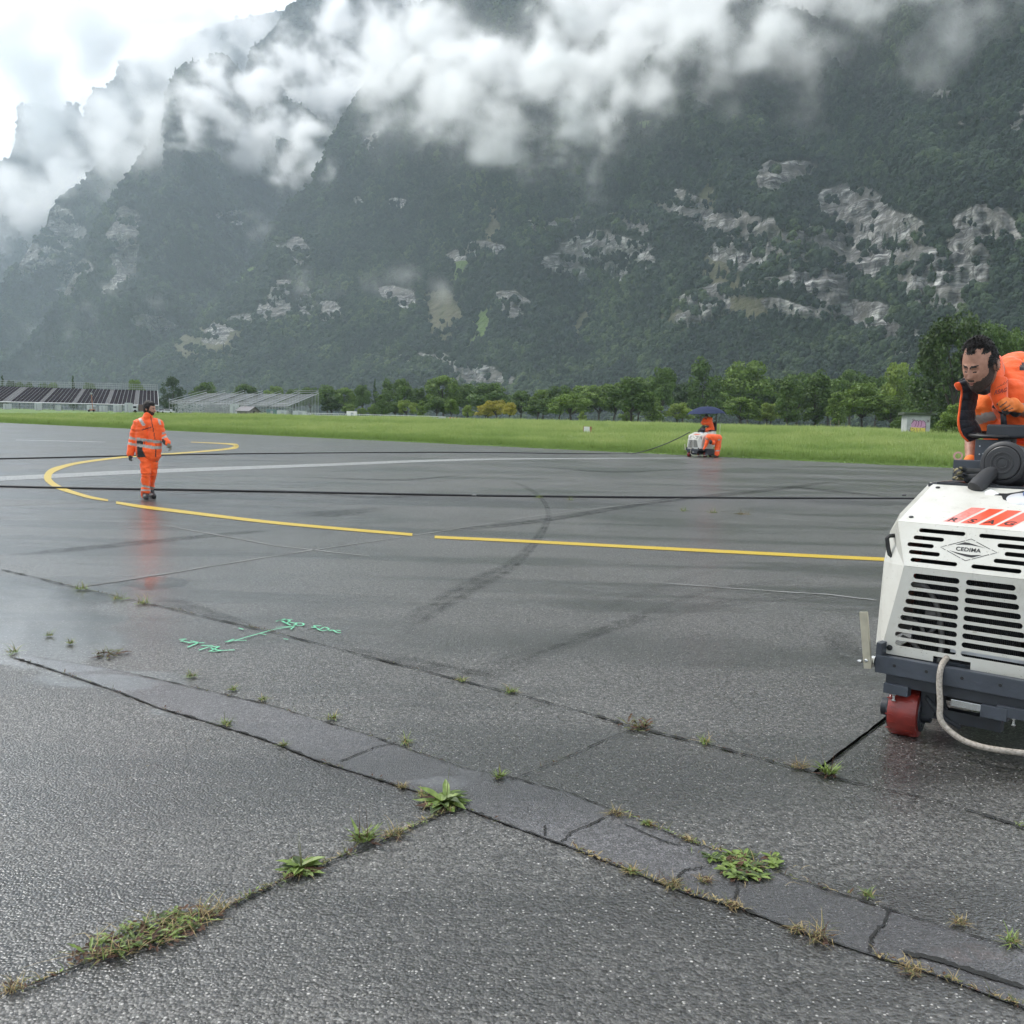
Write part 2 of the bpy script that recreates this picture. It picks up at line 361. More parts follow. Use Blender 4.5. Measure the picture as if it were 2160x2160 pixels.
        PP = proj(Pt); ok = (PP[:, 0] > -60) & (PP[:, 0] < 2230) & (PP[:, 1] > -60)
        Pt, dist = Pt[ok], dist[ok]
        bigm = fbm(Pt[:, 0]/90, Pt[:, 1]/90, Pt[:, 2]/60, 3, 77)
        sc = (4.6+dist/600)*(.45+1.0*RNG.random(len(Pt))**1.3)*(1+.35*bigm)
        FOREST.append((Pt, sc, RNG.random(len(Pt))*.55+.45*np.clip(.5+1.3*bigm, 0, 1), RNG.random(len(Pt))))
    return o

def mount_mat():
    m, n, L, b = nodes('mountain_slope'); b.inputs['Roughness'].default_value = .9; b.inputs['Specular IOR Level'].default_value = .15
    geo = n.new('ShaderNodeNewGeometry')
    def noise(s, det, rough, mp=None, dist=0):
        q = n.new('ShaderNodeTexNoise'); q.inputs['Scale'].default_value = s; q.inputs['Detail'].default_value = det; q.inputs['Roughness'].default_value = rough; q.inputs['Distortion'].default_value = dist
        if mp:
            k = n.new('ShaderNodeMapping'); k.inputs['Scale'].default_value = mp[0]; k.inputs['Rotation'].default_value = mp[1]; L.new(geo.outputs['Position'], k.inputs[0]); L.new(k.outputs[0], q.inputs[0])
        else: L.new(geo.outputs['Position'], q.inputs[0])
        return q.outputs[0]
    def ramp(src, *st):
        q = n.new('ShaderNodeValToRGB'); cr = q.color_ramp
        while len(cr.elements) < len(st): cr.elements.new(.5)
        for e, (p, c) in zip(cr.elements, st): e.position = p; e.color = (*c, 1)
        L.new(src, q.inputs[0]); return q.outputs[0]
    def mix(f, a, c):
        q = n.new('ShaderNodeMix'); q.data_type = 'RGBA'; L.new(f, q.inputs[0])
        for i, v in ((6, a), (7, c)):
            if isinstance(v, tuple): q.inputs[i].default_value = (*v, 1)
            else: L.new(v, q.inputs[i])
        return q.outputs[2]
    def att(nm):
        q = n.new('ShaderNodeAttribute'); q.attribute_name = nm; return q.outputs['Fac']
    def mth(op, a, c):
        q = n.new('ShaderNodeMath'); q.operation = op; q.use_clamp = True
        for i, v in enumerate((a, c)):
            if isinstance(v, (int, float)): q.inputs[i].default_value = v
            else: L.new(v, q.inputs[i])
        return q.outputs[0]
    strata = noise(1.0, 7, .7, ((.010, .010, .085), (.25, .18, 0)), 1.4)
    rockc = ramp(strata, (.3, (.05, .05, .05)), (.45, (.20, .20, .197)), (.60, (.68, .67, .64)), (.74, (.40, .36, .30)))
    st_ = ramp(noise(1.0, 6, .7, ((.05, .05, .006), (0, 0, 0)), .5), (.42, (.35, .35, .35)), (.6, (1, 1, 1))); mm = n.new('ShaderNodeMix'); mm.data_type = 'RGBA'; mm.blend_type = 'MULTIPLY'; mm.inputs[0].default_value = .75; L.new(rockc, mm.inputs[6]); L.new(st_, mm.inputs[7]); rockc = mm.outputs[2]
    def vor(mp, rand=1):
        k = n.new('ShaderNodeMapping'); k.inputs['Scale'].default_value = mp; k.inputs['Rotation'].default_value = (.12, .3, .5); q = n.new('ShaderNodeTexVoronoi'); q.feature = 'DISTANCE_TO_EDGE'; q.inputs['Scale'].default_value = 1
        wn_ = n.new('ShaderNodeTexNoise'); wn_.inputs['Scale'].default_value = .02; wn_.inputs['Detail'].default_value = 5; L.new(geo.outputs['Position'], wn_.inputs[0]); wv = n.new('ShaderNodeVectorMath'); wv.operation = 'MULTIPLY_ADD'; wv.inputs[1].default_value = (60, 60, 40); L.new(wn_.outputs['Color'], wv.inputs[0]); L.new(geo.outputs['Position'], wv.inputs[2])
        L.new(wv.outputs[0], k.inputs[0]); L.new(k.outputs[0], q.inputs[0]); return q.outputs['Distance']
    v1, v2 = vor((.034, .034, .016)), vor((.016, .016, .075))
    crk = ramp(mth('MULTIPLY', ramp(v1, (.0, (.0, .0, .0)), (.10, (1, 1, 1))), ramp(v2, (.0, (.15, .15, .15)), (.12, (1, 1, 1)))), (.0, (.22, .22, .22)), (.8, (1.05, 1.05, 1.05)))
    m3 = n.new('ShaderNodeMix'); m3.data_type = 'RGBA'; m3.blend_type = 'MULTIPLY'; m3.inputs[0].default_value = .85; L.new(rockc, m3.inputs[6]); L.new(crk, m3.inputs[7]); rockc = m3.outputs[2]
    blot = noise(.02, 6, .65); rockc = mix(ramp(blot, (.42, (0, 0, 0)), (.62, (1, 1, 1))), rockc, (.15, .145, .13))
    veg = ramp(noise(.06, 7, .7), (.3, (.008, .014, .007)), (.7, (.018, .028, .012)))
    scree = ramp(noise(.03, 7, .75), (.3, (.075, .085, .04)), (.7, (.15, .135, .09)))
    bright = (.10, .155, .045)
    c = mix(att('grass'), veg, scree); c = mix(att('bright'), c, bright)
    rm = mth('ADD', att('rock'), mth('MULTIPLY', mth('SUBTRACT', noise(1.0, 6, .68, ((.03, .03, .06), (.2, .15, 0)), .8), .50), 2.0))
    rm = ramp(mth('MULTIPLY', rm, att('rock')), (.16, (0, 0, 0)), (.34, (1, 1, 1)))
    c = mix(rm, c, rockc); L.new(c, b.inputs['Base Color'])
    bp = n.new('ShaderNodeBump'); bp.inputs['Strength'].default_value = 1; bp.inputs['Distance'].default_value = 16
    hh_ = n.new('ShaderNodeMath'); hh_.operation = 'ADD'; L.new(strata, hh_.inputs[0]); L.new(mth('MULTIPLY', v1, 1.5), hh_.inputs[1]); L.new(hh_.outputs[0], bp.inputs['Height']); L.new(bp.outputs[0], b.inputs['Normal'])
    return m
M_mount = mount_mat()
# near massif on the right
layer('mountain', [(250,830),(330,745),(400,700),(480,612),(545,545),(562,520),(578,464),(654,386),(693,307),(760,200),(850,80),(950,-60),(1150,-220),(1500,-420),(2000,-600),(2700,-700)],
      ([200,560,1100,1600,2160,2800], [3000,2350,1600,1150,850,800]), ([250,560,1100,2160,2800], [200,900,1700,1900,1900]), 760, 420, 11, 1.0, 80000, px_per=1)
# second spur
layer('mountain', [(-260,856),(-60,810),(40,740),(95,670),(135,610),(165,560),(200,480),(235,425),(250,400),(290,340),(340,285),(346,240),(352,190),(365,165),(400,138),(440,120),(480,112),(522,160),(530,115),(560,80),(640,0),(720,-60),(900,-300),(1300,-600)],
      ([-260,60,300,700,1300], [3500,3400,3100,3300,3600]), ([-260,60,150,300,560,900,1300], [150,420,700,1200,1700,2300,2600]), 420, 330, 31, 1.0, 52000)
# far left spur
layer('mountain', [(-400,700),(-150,650),(0,610),(22,575),(45,552),(60,520),(82,496),(98,470),(104,440),(118,425),(140,420),(180,380),(230,330),(300,260),(380,200)],
      ([-400,0,200,400], [4050,3950,4100,4400]), ([-400,0,100,400], [400,700,1100,1400]), 300, 190, 51, .9, 26000)
# crags in the cloud behind
layer('mountain', [(-500,560),(-200,400),(20,330),(34,290),(38,232),(46,222),(60,216),(90,222),(130,235),(160,215),(178,250),(184,205),(205,182),(244,178),(250,140),(262,128),(290,120),(330,100),(420,60),(560,30),(700,-10)],
      ([-500,700], [6300,6300]), ([-500,700], [900,1300]), 300, 120, 71, .7, 9000, masks=False)
def forest():
    Pt = np.concatenate([f[0] for f in FOREST]); sc = np.concatenate([f[1] for f in FOREST]); tn = np.concatenate([f[2] for f in FOREST]); rr = np.concatenate([f[3] for f in FOREST])
    m, n, L, b = nodes('forest_leaves'); b.inputs['Roughness'].default_value = .85; b.inputs['Specular IOR Level'].default_value = .2
    at = n.new('ShaderNodeAttribute'); at.attribute_type = 'INSTANCER'; at.attribute_name = 'tone'
    cr = n.new('ShaderNodeValToRGB'); E = cr.color_ramp
    while len(E.elements) < 4: E.elements.new(.5)
    for e, (p, c) in zip(E.elements, ((0, (.004, .010, .009)), (.4, (.010, .022, .015)), (.75, (.026, .044, .022)), (1, (.070, .096, .036)))): e.position = p; e.color = (*c, 1)
    L.new(at.outputs['Fac'], cr.inputs[0]); geo = n.new('ShaderNodeTexCoord'); nz = n.new('ShaderNodeTexNoise'); nz.inputs['Scale'].default_value = 5; nz.inputs['Detail'].default_value = 4
    L.new(geo.outputs['Object'], nz.inputs[0]); mx = n.new('ShaderNodeMix'); mx.data_type = 'RGBA'; mx.blend_type = 'MULTIPLY'; mx.inputs[0].default_value = .8
    r2 = n.new('ShaderNodeValToRGB'); r2.color_ramp.elements[0].position = .35; r2.color_ramp.elements[0].color = (.35, .4, .35, 1); r2.color_ramp.elements[1].position = .65; r2.color_ramp.elements[1].color = (1.25, 1.25, 1.1, 1)
    L.new(nz.outputs[0], r2.inputs[0]); L.new(cr.outputs[0], mx.inputs[6]); L.new(r2.outputs[0], mx.inputs[7]); L.new(mx.outputs[2], b.inputs['Base Color'])
    kinds = bpy.data.collections.new('forest_crowns')
    for k in range(4):
        bm = bmesh.new()
        if k < 3:
            for q in range(9):
                a = random.random()*6.28; rad = .55*math.sqrt(random.random()); h = .35+random.random()*.75
                s = .30+.22*random.random()
                vs = bmesh.ops.create_icosphere(bm, subdivisions=1, radius=s, matrix=Matrix.Translation((rad*math.cos(a), rad*math.sin(a), h*(1-.35*rad))))['verts']
                for v in vs: v.co += Vector((random.uniform(-1, 1), random.uniform(-1, 1), random.uniform(-1, 1)))*.09
            bmesh.ops.create_icosphere(bm, subdivisions=1, radius=.45, matrix=Matrix.Translation((0, 0, .1)))
        else:
            for q in range(6):
                h = .0+q*.36; r = .52*(1-q/6.4); 
                bmesh.ops.create_cone(bm, cap_ends=True, segments=7, radius1=r, radius2=r*.25, depth=.5, matrix=Matrix.Translation((0, 0, h)) @ Matrix.Rotation(q, 4, 'Z'))
            for v in bm.verts: v.co += Vector((random.uniform(-1, 1), random.uniform(-1, 1), random.uniform(-1, 1)))*.05
        me = bpy.data.meshes.new('crown'); bm.to_mesh(me); bm.free(); me.materials.append(m)
        kinds.objects.link(bpy.data.objects.new('crown', me))
    me = bpy.data.meshes.new('mountain_forest'); me.from_pydata(Pt.tolist(), [], []); me.materials.append(m)
    for nm, dat, ty in (('scl', sc, 'FLOAT'), ('tone', tn, 'FLOAT')):
        a = me.attributes.new(nm, ty, 'POINT'); a.data.foreach_set('value', dat.astype(np.float32))
    a = me.attributes.new('pick', 'INT', 'POINT'); a.data.foreach_set('value', np.where(rr > .88, 3, (rr*3.4).astype(int) % 3).astype(np.int32))
    o = link(bpy.data.objects.new('mountain_forest', me)); tag(o, 'dense dark mixed forest covering the steep mountain slopes', 'forest', kind='stuff')
    instancer(o, kinds)
def instancer(o, coll):
    ng = bpy.data.node_groups.new('scatter', 'GeometryNodeTree'); ng.interface.new_socket('Geometry', in_out='INPUT', socket_type='NodeSocketGeometry'); ng.interface.new_socket('Geometry', in_out='OUTPUT', socket_type='NodeSocketGeometry')
    N = ng.nodes; L = ng.links; gi = N.new('NodeGroupInput'); go = N.new('NodeGroupOutput')
    mp = N.new('GeometryNodeMeshToPoints'); ip = N.new('GeometryNodeInstanceOnPoints'); ci = N.new('GeometryNodeCollectionInfo')
    ci.inputs['Collection'].default_value = coll; ci.inputs['Separate Children'].default_value = True; ci.inputs['Reset Children'].default_value = True
    L.new(gi.outputs[0], mp.inputs[0]); L.new(mp.outputs[0], ip.inputs['Points']); L.new(ci.outputs[0], ip.inputs['Instance']); ip.inputs['Pick Instance'].default_value = True
    def na(nm, ty):
        q = N.new('GeometryNodeInputNamedAttribute'); q.data_type = ty; q.inputs[0].default_value = nm; return q.outputs[0]
    L.new(na('pick', 'INT'), ip.inputs['Instance Index']); L.new(na('scl', 'FLOAT'), ip.inputs['Scale'])
    rv = N.new('FunctionNodeRandomValue'); rv.data_type = 'FLOAT_VECTOR'; rv.inputs[0].default_value = (0, 0, 0); rv.inputs[1].default_value = (0, 0, 6.28)
    L.new(rv.outputs[0], ip.inputs['Rotation']); L.new(ip.outputs[0], go.inputs[0])
    md = o.modifiers.new('scatter', 'NODES'); md.node_group = ng
forest()
# ------------------------------------------------------------------ low clouds lying on the slopes
def surf_dist(px, py):
    best = None
    for (a, b_, d) in SURF:
        q = (a-px)**2+(b_-py)**2; k = np.argmin(q)
        if q[k] < 500 and (best is None or d[k] < best): best = d[k]
    return best
def cloud(blobs, vox, sigma, D0, amp, soft, nscale, seed, color=(1, 1, 1), off=120, dflt=5200):
    pts = []
    for bl in blobs:
        px, py, r = bl[:3]; dd = (bl[3] if len(bl) > 3 else None) or surf_dist(px, py) or dflt
        if len(bl) < 4: dd -= off
        d = ray(px, py); d = d/math.hypot(d[0], d[1]); c = CP+d*dd; rad = max(r*dd/FOC-D0, 4)
        k = int(18+min(60, (rad/(D0*.6))**3*14))
        q = RNG.normal(size=(k, 3)); q /= np.linalg.norm(q, axis=1)[:, None]; q *= (RNG.random(k)**(1/3.))[:, None]
        q[:, 2] *= .8
        pts.append(c+q*rad)
    P = np.concatenate(pts); me = bpy.data.meshes.new('cloud'); me.from_pydata(P.tolist(), [], [])
    veilw = amp*.9; lo, hi = P.min(0)-D0-amp*1.3, P.max(0)+D0+amp*1.3
    m = bpy.data.materials.new('cloud_vapour'); m.use_nodes = True; nt = m.node_tree; n = nt.nodes; L = nt.links
    n.remove(n['Principled BSDF']); pv = n.new('ShaderNodeVolumePrincipled'); pv.inputs['Color'].default_value = (*color, 1); pv.inputs['Density'].default_value = sigma; pv.inputs['Anisotropy'].default_value = .4
    pv.inputs['Density Attribute'].default_value = 'density'
    L.new(pv.outputs[0], n['Material Output'].inputs['Volume'])
    ng = bpy.data.node_groups.new('cloud_shape', 'GeometryNodeTree'); ng.interface.new_socket('Geometry', in_out='INPUT', socket_type='NodeSocketGeometry'); ng.interface.new_socket('Geometry', in_out='OUTPUT', socket_type='NodeSocketGeometry')
    N = ng.nodes; K = ng.links; gi = N.new('NodeGroupInput'); go = N.new('NodeGroupOutput')
    px_ = N.new('GeometryNodeProximity'); px_.target_element = 'POINTS'; K.new(gi.outputs[0], px_.inputs[0])
    pos = N.new('GeometryNodeInputPosition')
    wm = N.new('ShaderNodeVectorMath'); wm.operation = 'MULTIPLY_ADD'; ws = nscale*.9; wm.inputs[1].default_value = (ws, ws, ws*1.3); wm.inputs[2].default_value = (seed*3, 0, seed); K.new(pos.outputs[0], wm.inputs[0])
    wn = N.new('ShaderNodeTexNoise'); wn.inputs['Scale'].default_value = 1; wn.inputs['Detail'].default_value = 4; wn.inputs['Roughness'].default_value = .6; K.new(wm.outputs[0], wn.inputs[0])
    w2 = N.new('ShaderNodeVectorMath'); w2.operation = 'MULTIPLY_ADD'; wa = amp*3.2; w2.inputs[1].default_value = (wa, wa, wa); K.new(wn.outputs['Color'], w2.inputs[0])
    w3 = N.new('ShaderNodeVectorMath'); w3.operation = 'ADD'; w3.inputs[1].default_value = (-wa/2, -wa/2, -wa/2); K.new(pos.outputs[0], w3.inputs[0]); K.new(w3.outputs[0], w2.inputs[2]); K.new(w2.outputs[0], px_.inputs[2])
    def nz(sc, det, rough, z):
        mul = N.new('ShaderNodeVectorMath'); mul.operation = 'MULTIPLY_ADD'; mul.inputs[1].default_value = (sc, sc, sc*z); mul.inputs[2].default_value = (seed, seed*2, 0); K.new(pos.outputs[0], mul.inputs[0])
        q = N.new('ShaderNodeTexNoise'); q.inputs['Scale'].default_value = 1; q.inputs['Detail'].default_value = det; q.inputs['Roughness'].default_value = rough; q.inputs['Distortion'].default_value = .5
        K.new(mul.outputs[0], q.inputs[0]); return q.outputs[0]
    def M(op, a, b_, clamp=False):
        q = N.new('ShaderNodeMath'); q.operation = op; q.use_clamp = clamp
        for i, v in enumerate((a, b_)):
            if isinstance(v, (int, float)): q.inputs[i].default_value = v
            else: K.new(v, q.inputs[i])
        return q.outputs[0]
    n1 = M('SUBTRACT', nz(nscale, 6, .62, 1.1), .5)
    v = M('ADD', M('SUBTRACT', D0, px_.outputs['Distance']), M('MULTIPLY', n1, 2*amp*1.9))
    core = M('POWER', M('DIVIDE', v, soft, True), 1.7)
    veil = M('MULTIPLY', M('POWER', M('DIVIDE', M('ADD', v, veilw), veilw+soft, True), 2.2), .055)
    dens = M('ADD', core, veil)
    vc = N.new('GeometryNodeVolumeCube'); K.new(dens, vc.inputs['Density']); vc.inputs['Background'].default_value = 0
    vc.inputs['Min'].default_value = tuple(lo); vc.inputs['Max'].default_value = tuple(hi)
    res = np.maximum(8, ((hi-lo)/vox).astype(int)); print('cloud res', res)
    for i, a in enumerate('XYZ'): vc.inputs['Resolution '+a].default_value = int(res[i])
    sm = N.new('GeometryNodeSetMaterial'); sm.inputs['Material'].default_value = m; K.new(vc.outputs[0], sm.inputs[0]); K.new(sm.outputs[0], go.inputs[0])
    me.materials.append(m); o = link(bpy.data.objects.new('cloud', me)); md = o.modifiers.new('cloud_shape', 'NODES'); md.node_group = ng
    tag(o, kind='stuff'); return o
import time as _t; _t0 = _t.time()
CL_A = [(385,262,40),(430,250,55),(480,275,55),(545,270,65),(600,330,48),(560,190,55),(625,170,70),(650,250,70),(640,350,26),(700,100,50),(735,60,40),(720,190,70),(790,100,50),(850,60,45),(800,190,60),(870,90,50),(860,220,40),(910,170,45),(920,250,35),(470,200,50),(520,330,40),(410,320,34),(560,345,34),(980,240,38),(1000,290,20)]
CL_B = [(1060,180,50),(1120,200,55),(1180,160,70),(1200,80,60),(1250,30,50),(1230,250,45),(1262,290,22),(1290,200,60),(1330,110,80),(1420,150,55),(1400,60,80),(1500,110,60),(1510,30,70),(1600,80,55),(1620,0,70),(1720,55,50),(1740,-20,60),(1850,10,50),(1900,-30,60),(1980,-50,60)]
CL_C = [(1560,150,22),(1540,190,14),(1600,120,20),(1350,230,14),(1130,300,14),(900,290,16),(760,290,14),(1200,300,12),(700,360,16),(1720,140,16),(1700,190,14),(1690,225,10),(1950,110,26),(1990,90,18),(1960,150,18),(2010,120,22),(2060,70,16)]
CL_A = [(b_[0], b_[1]-(84 if b_[0] > 860 else 66 if b_[0] > 790 else 34), *b_[2:]) for b_ in CL_A]; CL_B = [(b_[0], b_[1]-38, b_[2]+(12 if b_[0] > 1380 else 0)) for b_ in CL_B]
o = cloud(CL_A, 11, .045, 100, 135, 150, 1/170., 3.1, off=260); tag(o, 'large bright cloud bank hanging over the left shoulder of the mountain', 'cloud')
o = cloud(CL_B, 8.5, .055, 72, 100, 110, 1/125., 9.7, off=170); tag(o, 'long white cloud band climbing to the upper right across the forest', 'cloud')
o = cloud(CL_C, 8, .016, 38, 60, 70, 1/80., 5.2, off=60); tag(o, 'thin torn wisps of mist over the upper right forest', 'cloud')
CL_L = [(0,540,70,6900),(70,440,70,6900),(-40,580,80,6900),(150,380,60,6900),(180,400,40,6000),(340,250,30,4300),(330,300,24,4200),(0,20,110,6000),(150,0,110,6000),(300,-20,100,6000),(450,-40,90,5900),(360,150,40,5000),(400,110,50,5300),(0,120,90,6000),(60,150,90,5900),(180,90,90,5900),(110,250,70,5900),(200,260,50,5800),(270,60,80,5600),(380,20,70,5400),(300,330,30,4700),(-60,420,120,6900),(120,380,70,5200),(60,300,60,5700),(150,400,50,6000),(230,330,45,5000),(300,200,60,5000),(330,100,70,5200),(420,60,70,5200),(520,40,60,5200),(250,240,30,5500),(140,260,40,5900),(240,300,40,4600),(290,240,40,4600),(450,110,30,4600)]
o = cloud(CL_L, 22, .026, 130, 150, 220, 1/330., 14.5); tag(o, 'pale mist bank swallowing the crags at far left', 'cloud')
CL_M = [(40,700,16),(150,690,14),(200,655,14),(330,640,14),(100,715,10),(640,600,12),(850,590,18),(800,620,10),(930,600,10),(560,470,10),(700,620,8),(260,560,14),(240,620,16),(60,760,14)]
o = cloud(CL_M, 14, .012, 40, 60, 100, 1/110., 21.5, off=80); tag(o, 'faint mist scraps clinging to the lower slopes', 'cloud')
print('clouds', _t.time()-_t0)
# ------------------------------------------------------------------ haze
def haze():
    bm = bmesh.new(); lo, hi = (-9500, -9500, -3.2), (9500, 9600, 3600)
    box(bm, [(a+b_)/2 for a, b_ in zip(lo, hi)], [b_-a for a, b_ in zip(lo, hi)])
    m = bpy.data.materials.new('haze_air'); m.use_nodes = True; n = m.node_tree.nodes; n.remove(n['Principled BSDF'])
    pv = n.new('ShaderNodeVolumePrincipled'); pv.inputs['Color'].default_value = (.76, .87, 1.0, 1); pv.inputs['Density'].default_value = .000075
    m.node_tree.links.new(pv.outputs[0], n['Material Output'].inputs['Volume'])
    o = bm_obj('haze', bm, m); tag(o, 'pale even haze filling the valley air', 'haze', kind='stuff')
haze()
# ------------------------------------------------------------------ trees
def leaf_mat():
    m, n, L, b = nodes('tree_leaves'); b.inputs['Roughness'].default_value = .6; b.inputs['Specular IOR Level'].default_value = .3
    oi = n.new('ShaderNodeObjectInfo'); geo = n.new('ShaderNodeNewGeometry'); at = n.new('ShaderNodeAttribute'); at.attribute_name = 'tone'
    cr = n.new('ShaderNodeValToRGB'); e = cr.color_ramp.elements; e[0].color = (.55, .6, .5, 1); e[1].color = (1.5, 1.42, 1.25, 1)
    L.new(at.outputs['Fac'], cr.inputs[0]); mx = n.new('ShaderNodeMix'); mx.data_type = 'RGBA'; mx.blend_type = 'MULTIPLY'; mx.inputs[0].default_value = 1
    L.new(oi.outputs['Color'], mx.inputs[6]); L.new(cr.outputs[0], mx.inputs[7]); L.new(mx.outputs[2], b.inputs['Base Color'])
    tr = n.new('ShaderNodeBsdfTranslucent'); L.new(mx.outputs[2], tr.inputs[0]); ms = n.new('ShaderNodeMixShader'); ms.inputs[0].default_value = .25
    L.new(b.outputs[0], ms.inputs[1]); L.new(tr.outputs[0], ms.inputs[2]); L.new(ms.outputs[0], n['Material Output'].inputs[0]); return m
M_leaf = leaf_mat(); M_bark = mat('bark', (.045, .036, .028), .9, bump=.6, bscale=6, scale=3)
def leaf_mesh(name, centers, radii, per, size, seed, spiky=0):
    r = np.random.default_rng(seed); V = []; tn = []
    for c, rad in zip(centers, radii):
        k = int(per*(np.mean(rad)/.2)**2); q = r.normal(size=(k, 3)); q /= np.linalg.norm(q, axis=1)[:, None]
        rr = .62+.42*r.random(k)**.6; p = c+q*rad*rr[:, None]
        t1 = np.cross(q+r.normal(size=(k, 3))*.55, r.normal(size=(k, 3))); t1 /= np.linalg.norm(t1, axis=1)[:, None]
        nn = q+r.normal(size=(k, 3))*.5; t2 = np.cross(nn, t1); t2 /= np.linalg.norm(t2, axis=1)[:, None]
        s = size*(.6+.8*r.random(k))[:, None]
        V.append(np.stack([p-t1*s-t2*s*.45, p+t1*s*.2-t2*s*.75, p+t1*s, p+t1*s*.1+t2*s*.7], 1))
        ct = r.random()*.5; tn.append(np.repeat(np.clip(ct+.5*r.random(k), 0, 1), 4))
    V = np.concatenate(V).reshape(-1, 3); F = np.arange(len(V)).reshape(-1, 4); T = np.concatenate(tn)
    me = bpy.data.meshes.new(name); me.from_pydata(V.tolist(), [], F.tolist()); me.materials.append(M_leaf)
    a = me.attributes.new('tone', 'FLOAT', 'POINT'); a.data.foreach_set('value', T.astype(np.float32)); me.update(); return me
def trunk_mesh(name, h0, tips, r0, seed):
    rg = random.Random(seed); bm = bmesh.new(); top = Vector((rg.uniform(-.02, .02), rg.uniform(-.02, .02), h0))
    tube(bm, [(0, 0, -.02), (rg.uniform(-.01, .01), 0, h0*.5), top, top+Vector((0.01, 0, .22))], [r0*1.25, r0, r0*.85, r0*.35], 8)
    for t in tips:
        t = Vector(t); mid = top.lerp(t, .5)+Vector((rg.uniform(-.04, .04), rg.uniform(-.04, .04), .02)); tube(bm, [top-Vector((0, 0, .03)), mid, t], [r0*.55, r0*.33, r0*.1], 6)
    me = bpy.data.meshes.new(name); bm.to_mesh(me); bm.free(); me.materials.append(M_bark); return me
TREE = {}
def tree_proto(kind, v):
    key = (kind, v)
    if key in TREE: return TREE[key]
    rg = np.random.default_rng(hash(kind) % 1000*0+sum(map(ord, kind))*10+v); C = []; Rr = []
    if kind == 'round':
        for k in range(34):
            a = rg.random()*6.28; el = rg.random(); rad = .36*math.sqrt(1-(el*.9)**2)*(.45+.6*rg.random()); z = .36+.50*el
            C.append((rad*math.cos(a), rad*math.sin(a), z)); s = .07+.07*rg.random(); Rr.append((s*1.15, s*1.15, s*.85))
        h0, r0 = .28, .020
    elif kind == 'low':
        for k in range(34):
            a = rg.random()*6.28; el = rg.random(); rad = .5*math.sqrt(1-(el*.8)**2)*(.35+.65*rg.random()); z = .34+.50*el*(1-.3*rad)
            C.append((rad*math.cos(a), rad*math.sin(a), z)); s = .075+.065*rg.random(); Rr.append((s*1.2, s*1.2, s*.8))
        h0, r0 = .30, .026
    elif kind == 'tall':
        for k in range(44):
            a = rg.random()*6.28; el = rg.random(); rad = .25*math.sin(math.pi*(.16+.78*el))*(.3+.8*rg.random()); z = .20+.74*el
            C.append((rad*math.cos(a), rad*math.sin(a), z)); s = .05+.05*rg.random(); Rr.append((s, s, s*1.1))
        h0, r0 = .2, .016
    elif kind == 'big':
        for k in range(90):
            a = rg.random()*6.28; el = rg.random(); rad = .34*math.sin(math.pi*(.22+.7*el))*(.5+.62*rg.random()); z = .08+.86*el
            C.append((rad*math.cos(a), rad*math.sin(a), z)); s = .045+.06*rg.random(); Rr.append((s, s, s*.9))
        h0, r0 = .16, .022
    elif kind == 'conifer':
        for k in range(40):
            el = k/40; a = rg.random()*6.28; rad = .20*(1-el)*(.4+.7*rg.random()); C.append((rad*math.cos(a), rad*math.sin(a), .1+.88*el)); s = .07*(1-el*.75); Rr.append((s*1.3, s*1.3, s*.7))
        h0, r0 = .1, .014
    elif kind == 'bush':
        for k in range(26):
            a = rg.random()*6.28; el = rg.random(); rad = .5*(.3+.7*rg.random())*math.sqrt(1-(el*.85)**2); C.append((rad*math.cos(a), rad*math.sin(a), .08+.72*el)); s = .10+.08*rg.random(); Rr.append((s*1.2, s*1.2, s))
        h0, r0 = .08, .02
    fine = {'big': (85, .012), 'conifer': (60, .020), 'tall': (60, .017), 'bush': (70, .017)}.get(kind, (75, .0165))
    me = leaf_mesh('crown', np.array(C), np.array(Rr), fine[0]*6.5, fine[1]*1.3, v+5)
    tips = [C[i] for i in range(0, len(C), max(1, len(C)//9))]
    TREE[key] = (trunk_mesh('trunk', h0, tips, r0, v), me); return TREE[key]
def ordinal(n): return {1: 'first', 2: 'second', 3: 'third'}.get(n) or f"{n}{'st' if n % 10 == 1 and n != 11 else 'nd' if n % 10 == 2 and n != 12 else 'rd' if n % 10 == 3 and n != 13 else 'th'}"
def plant_tree(px, ytop, wpx, hm, kind, v, col, label, group, name='orchard_tree', base=None):
    """height hm (m) fixes the distance"""
    yb0 = 860.4+.0265*px+3 if base is None else base
    dist = FOC*hm/(yb0-ytop); p = D(px, 900, dist*1.0); x, y = p.x, p.y
    p = G(px, 860.4+.0265*px, CAM_H-1e-3) if False else p
    d = ray(px, yb0); x, y = d[0]/d[1]*dist, dist; z = float(zt(x, y)); h = CAM_H+(yb0-0-ytop)*0+ (D(px, ytop, dist).z-CAM_H)-z
    tr, cr = tree_proto(kind, v); root = empty(name, (x, y, z-.05), label, 'tree', group, random.random()*6.28)
    wid = {'round': .86, 'low': 1.14, 'tall': .60, 'big': .78, 'conifer': .46, 'bush': 1.2}[kind]; sxy = wpx*dist/FOC/(wid)*1.16
    for nm, me in (('trunk', tr), ('crown', cr)):
        o = link(bpy.data.objects.new(nm, me), root); o.scale = (sxy, sxy, h)
        j = 1+random.uniform(-.08, .08); o.color = (col[0]*j, col[1]*j, col[2]*j, 1)
    return root
GD = (.072, .122, .030); GM = (.115, .180, .038); GL = (.175, .240, .050); GY = (.30, .27, .04); GB = (.036, .066, .022)
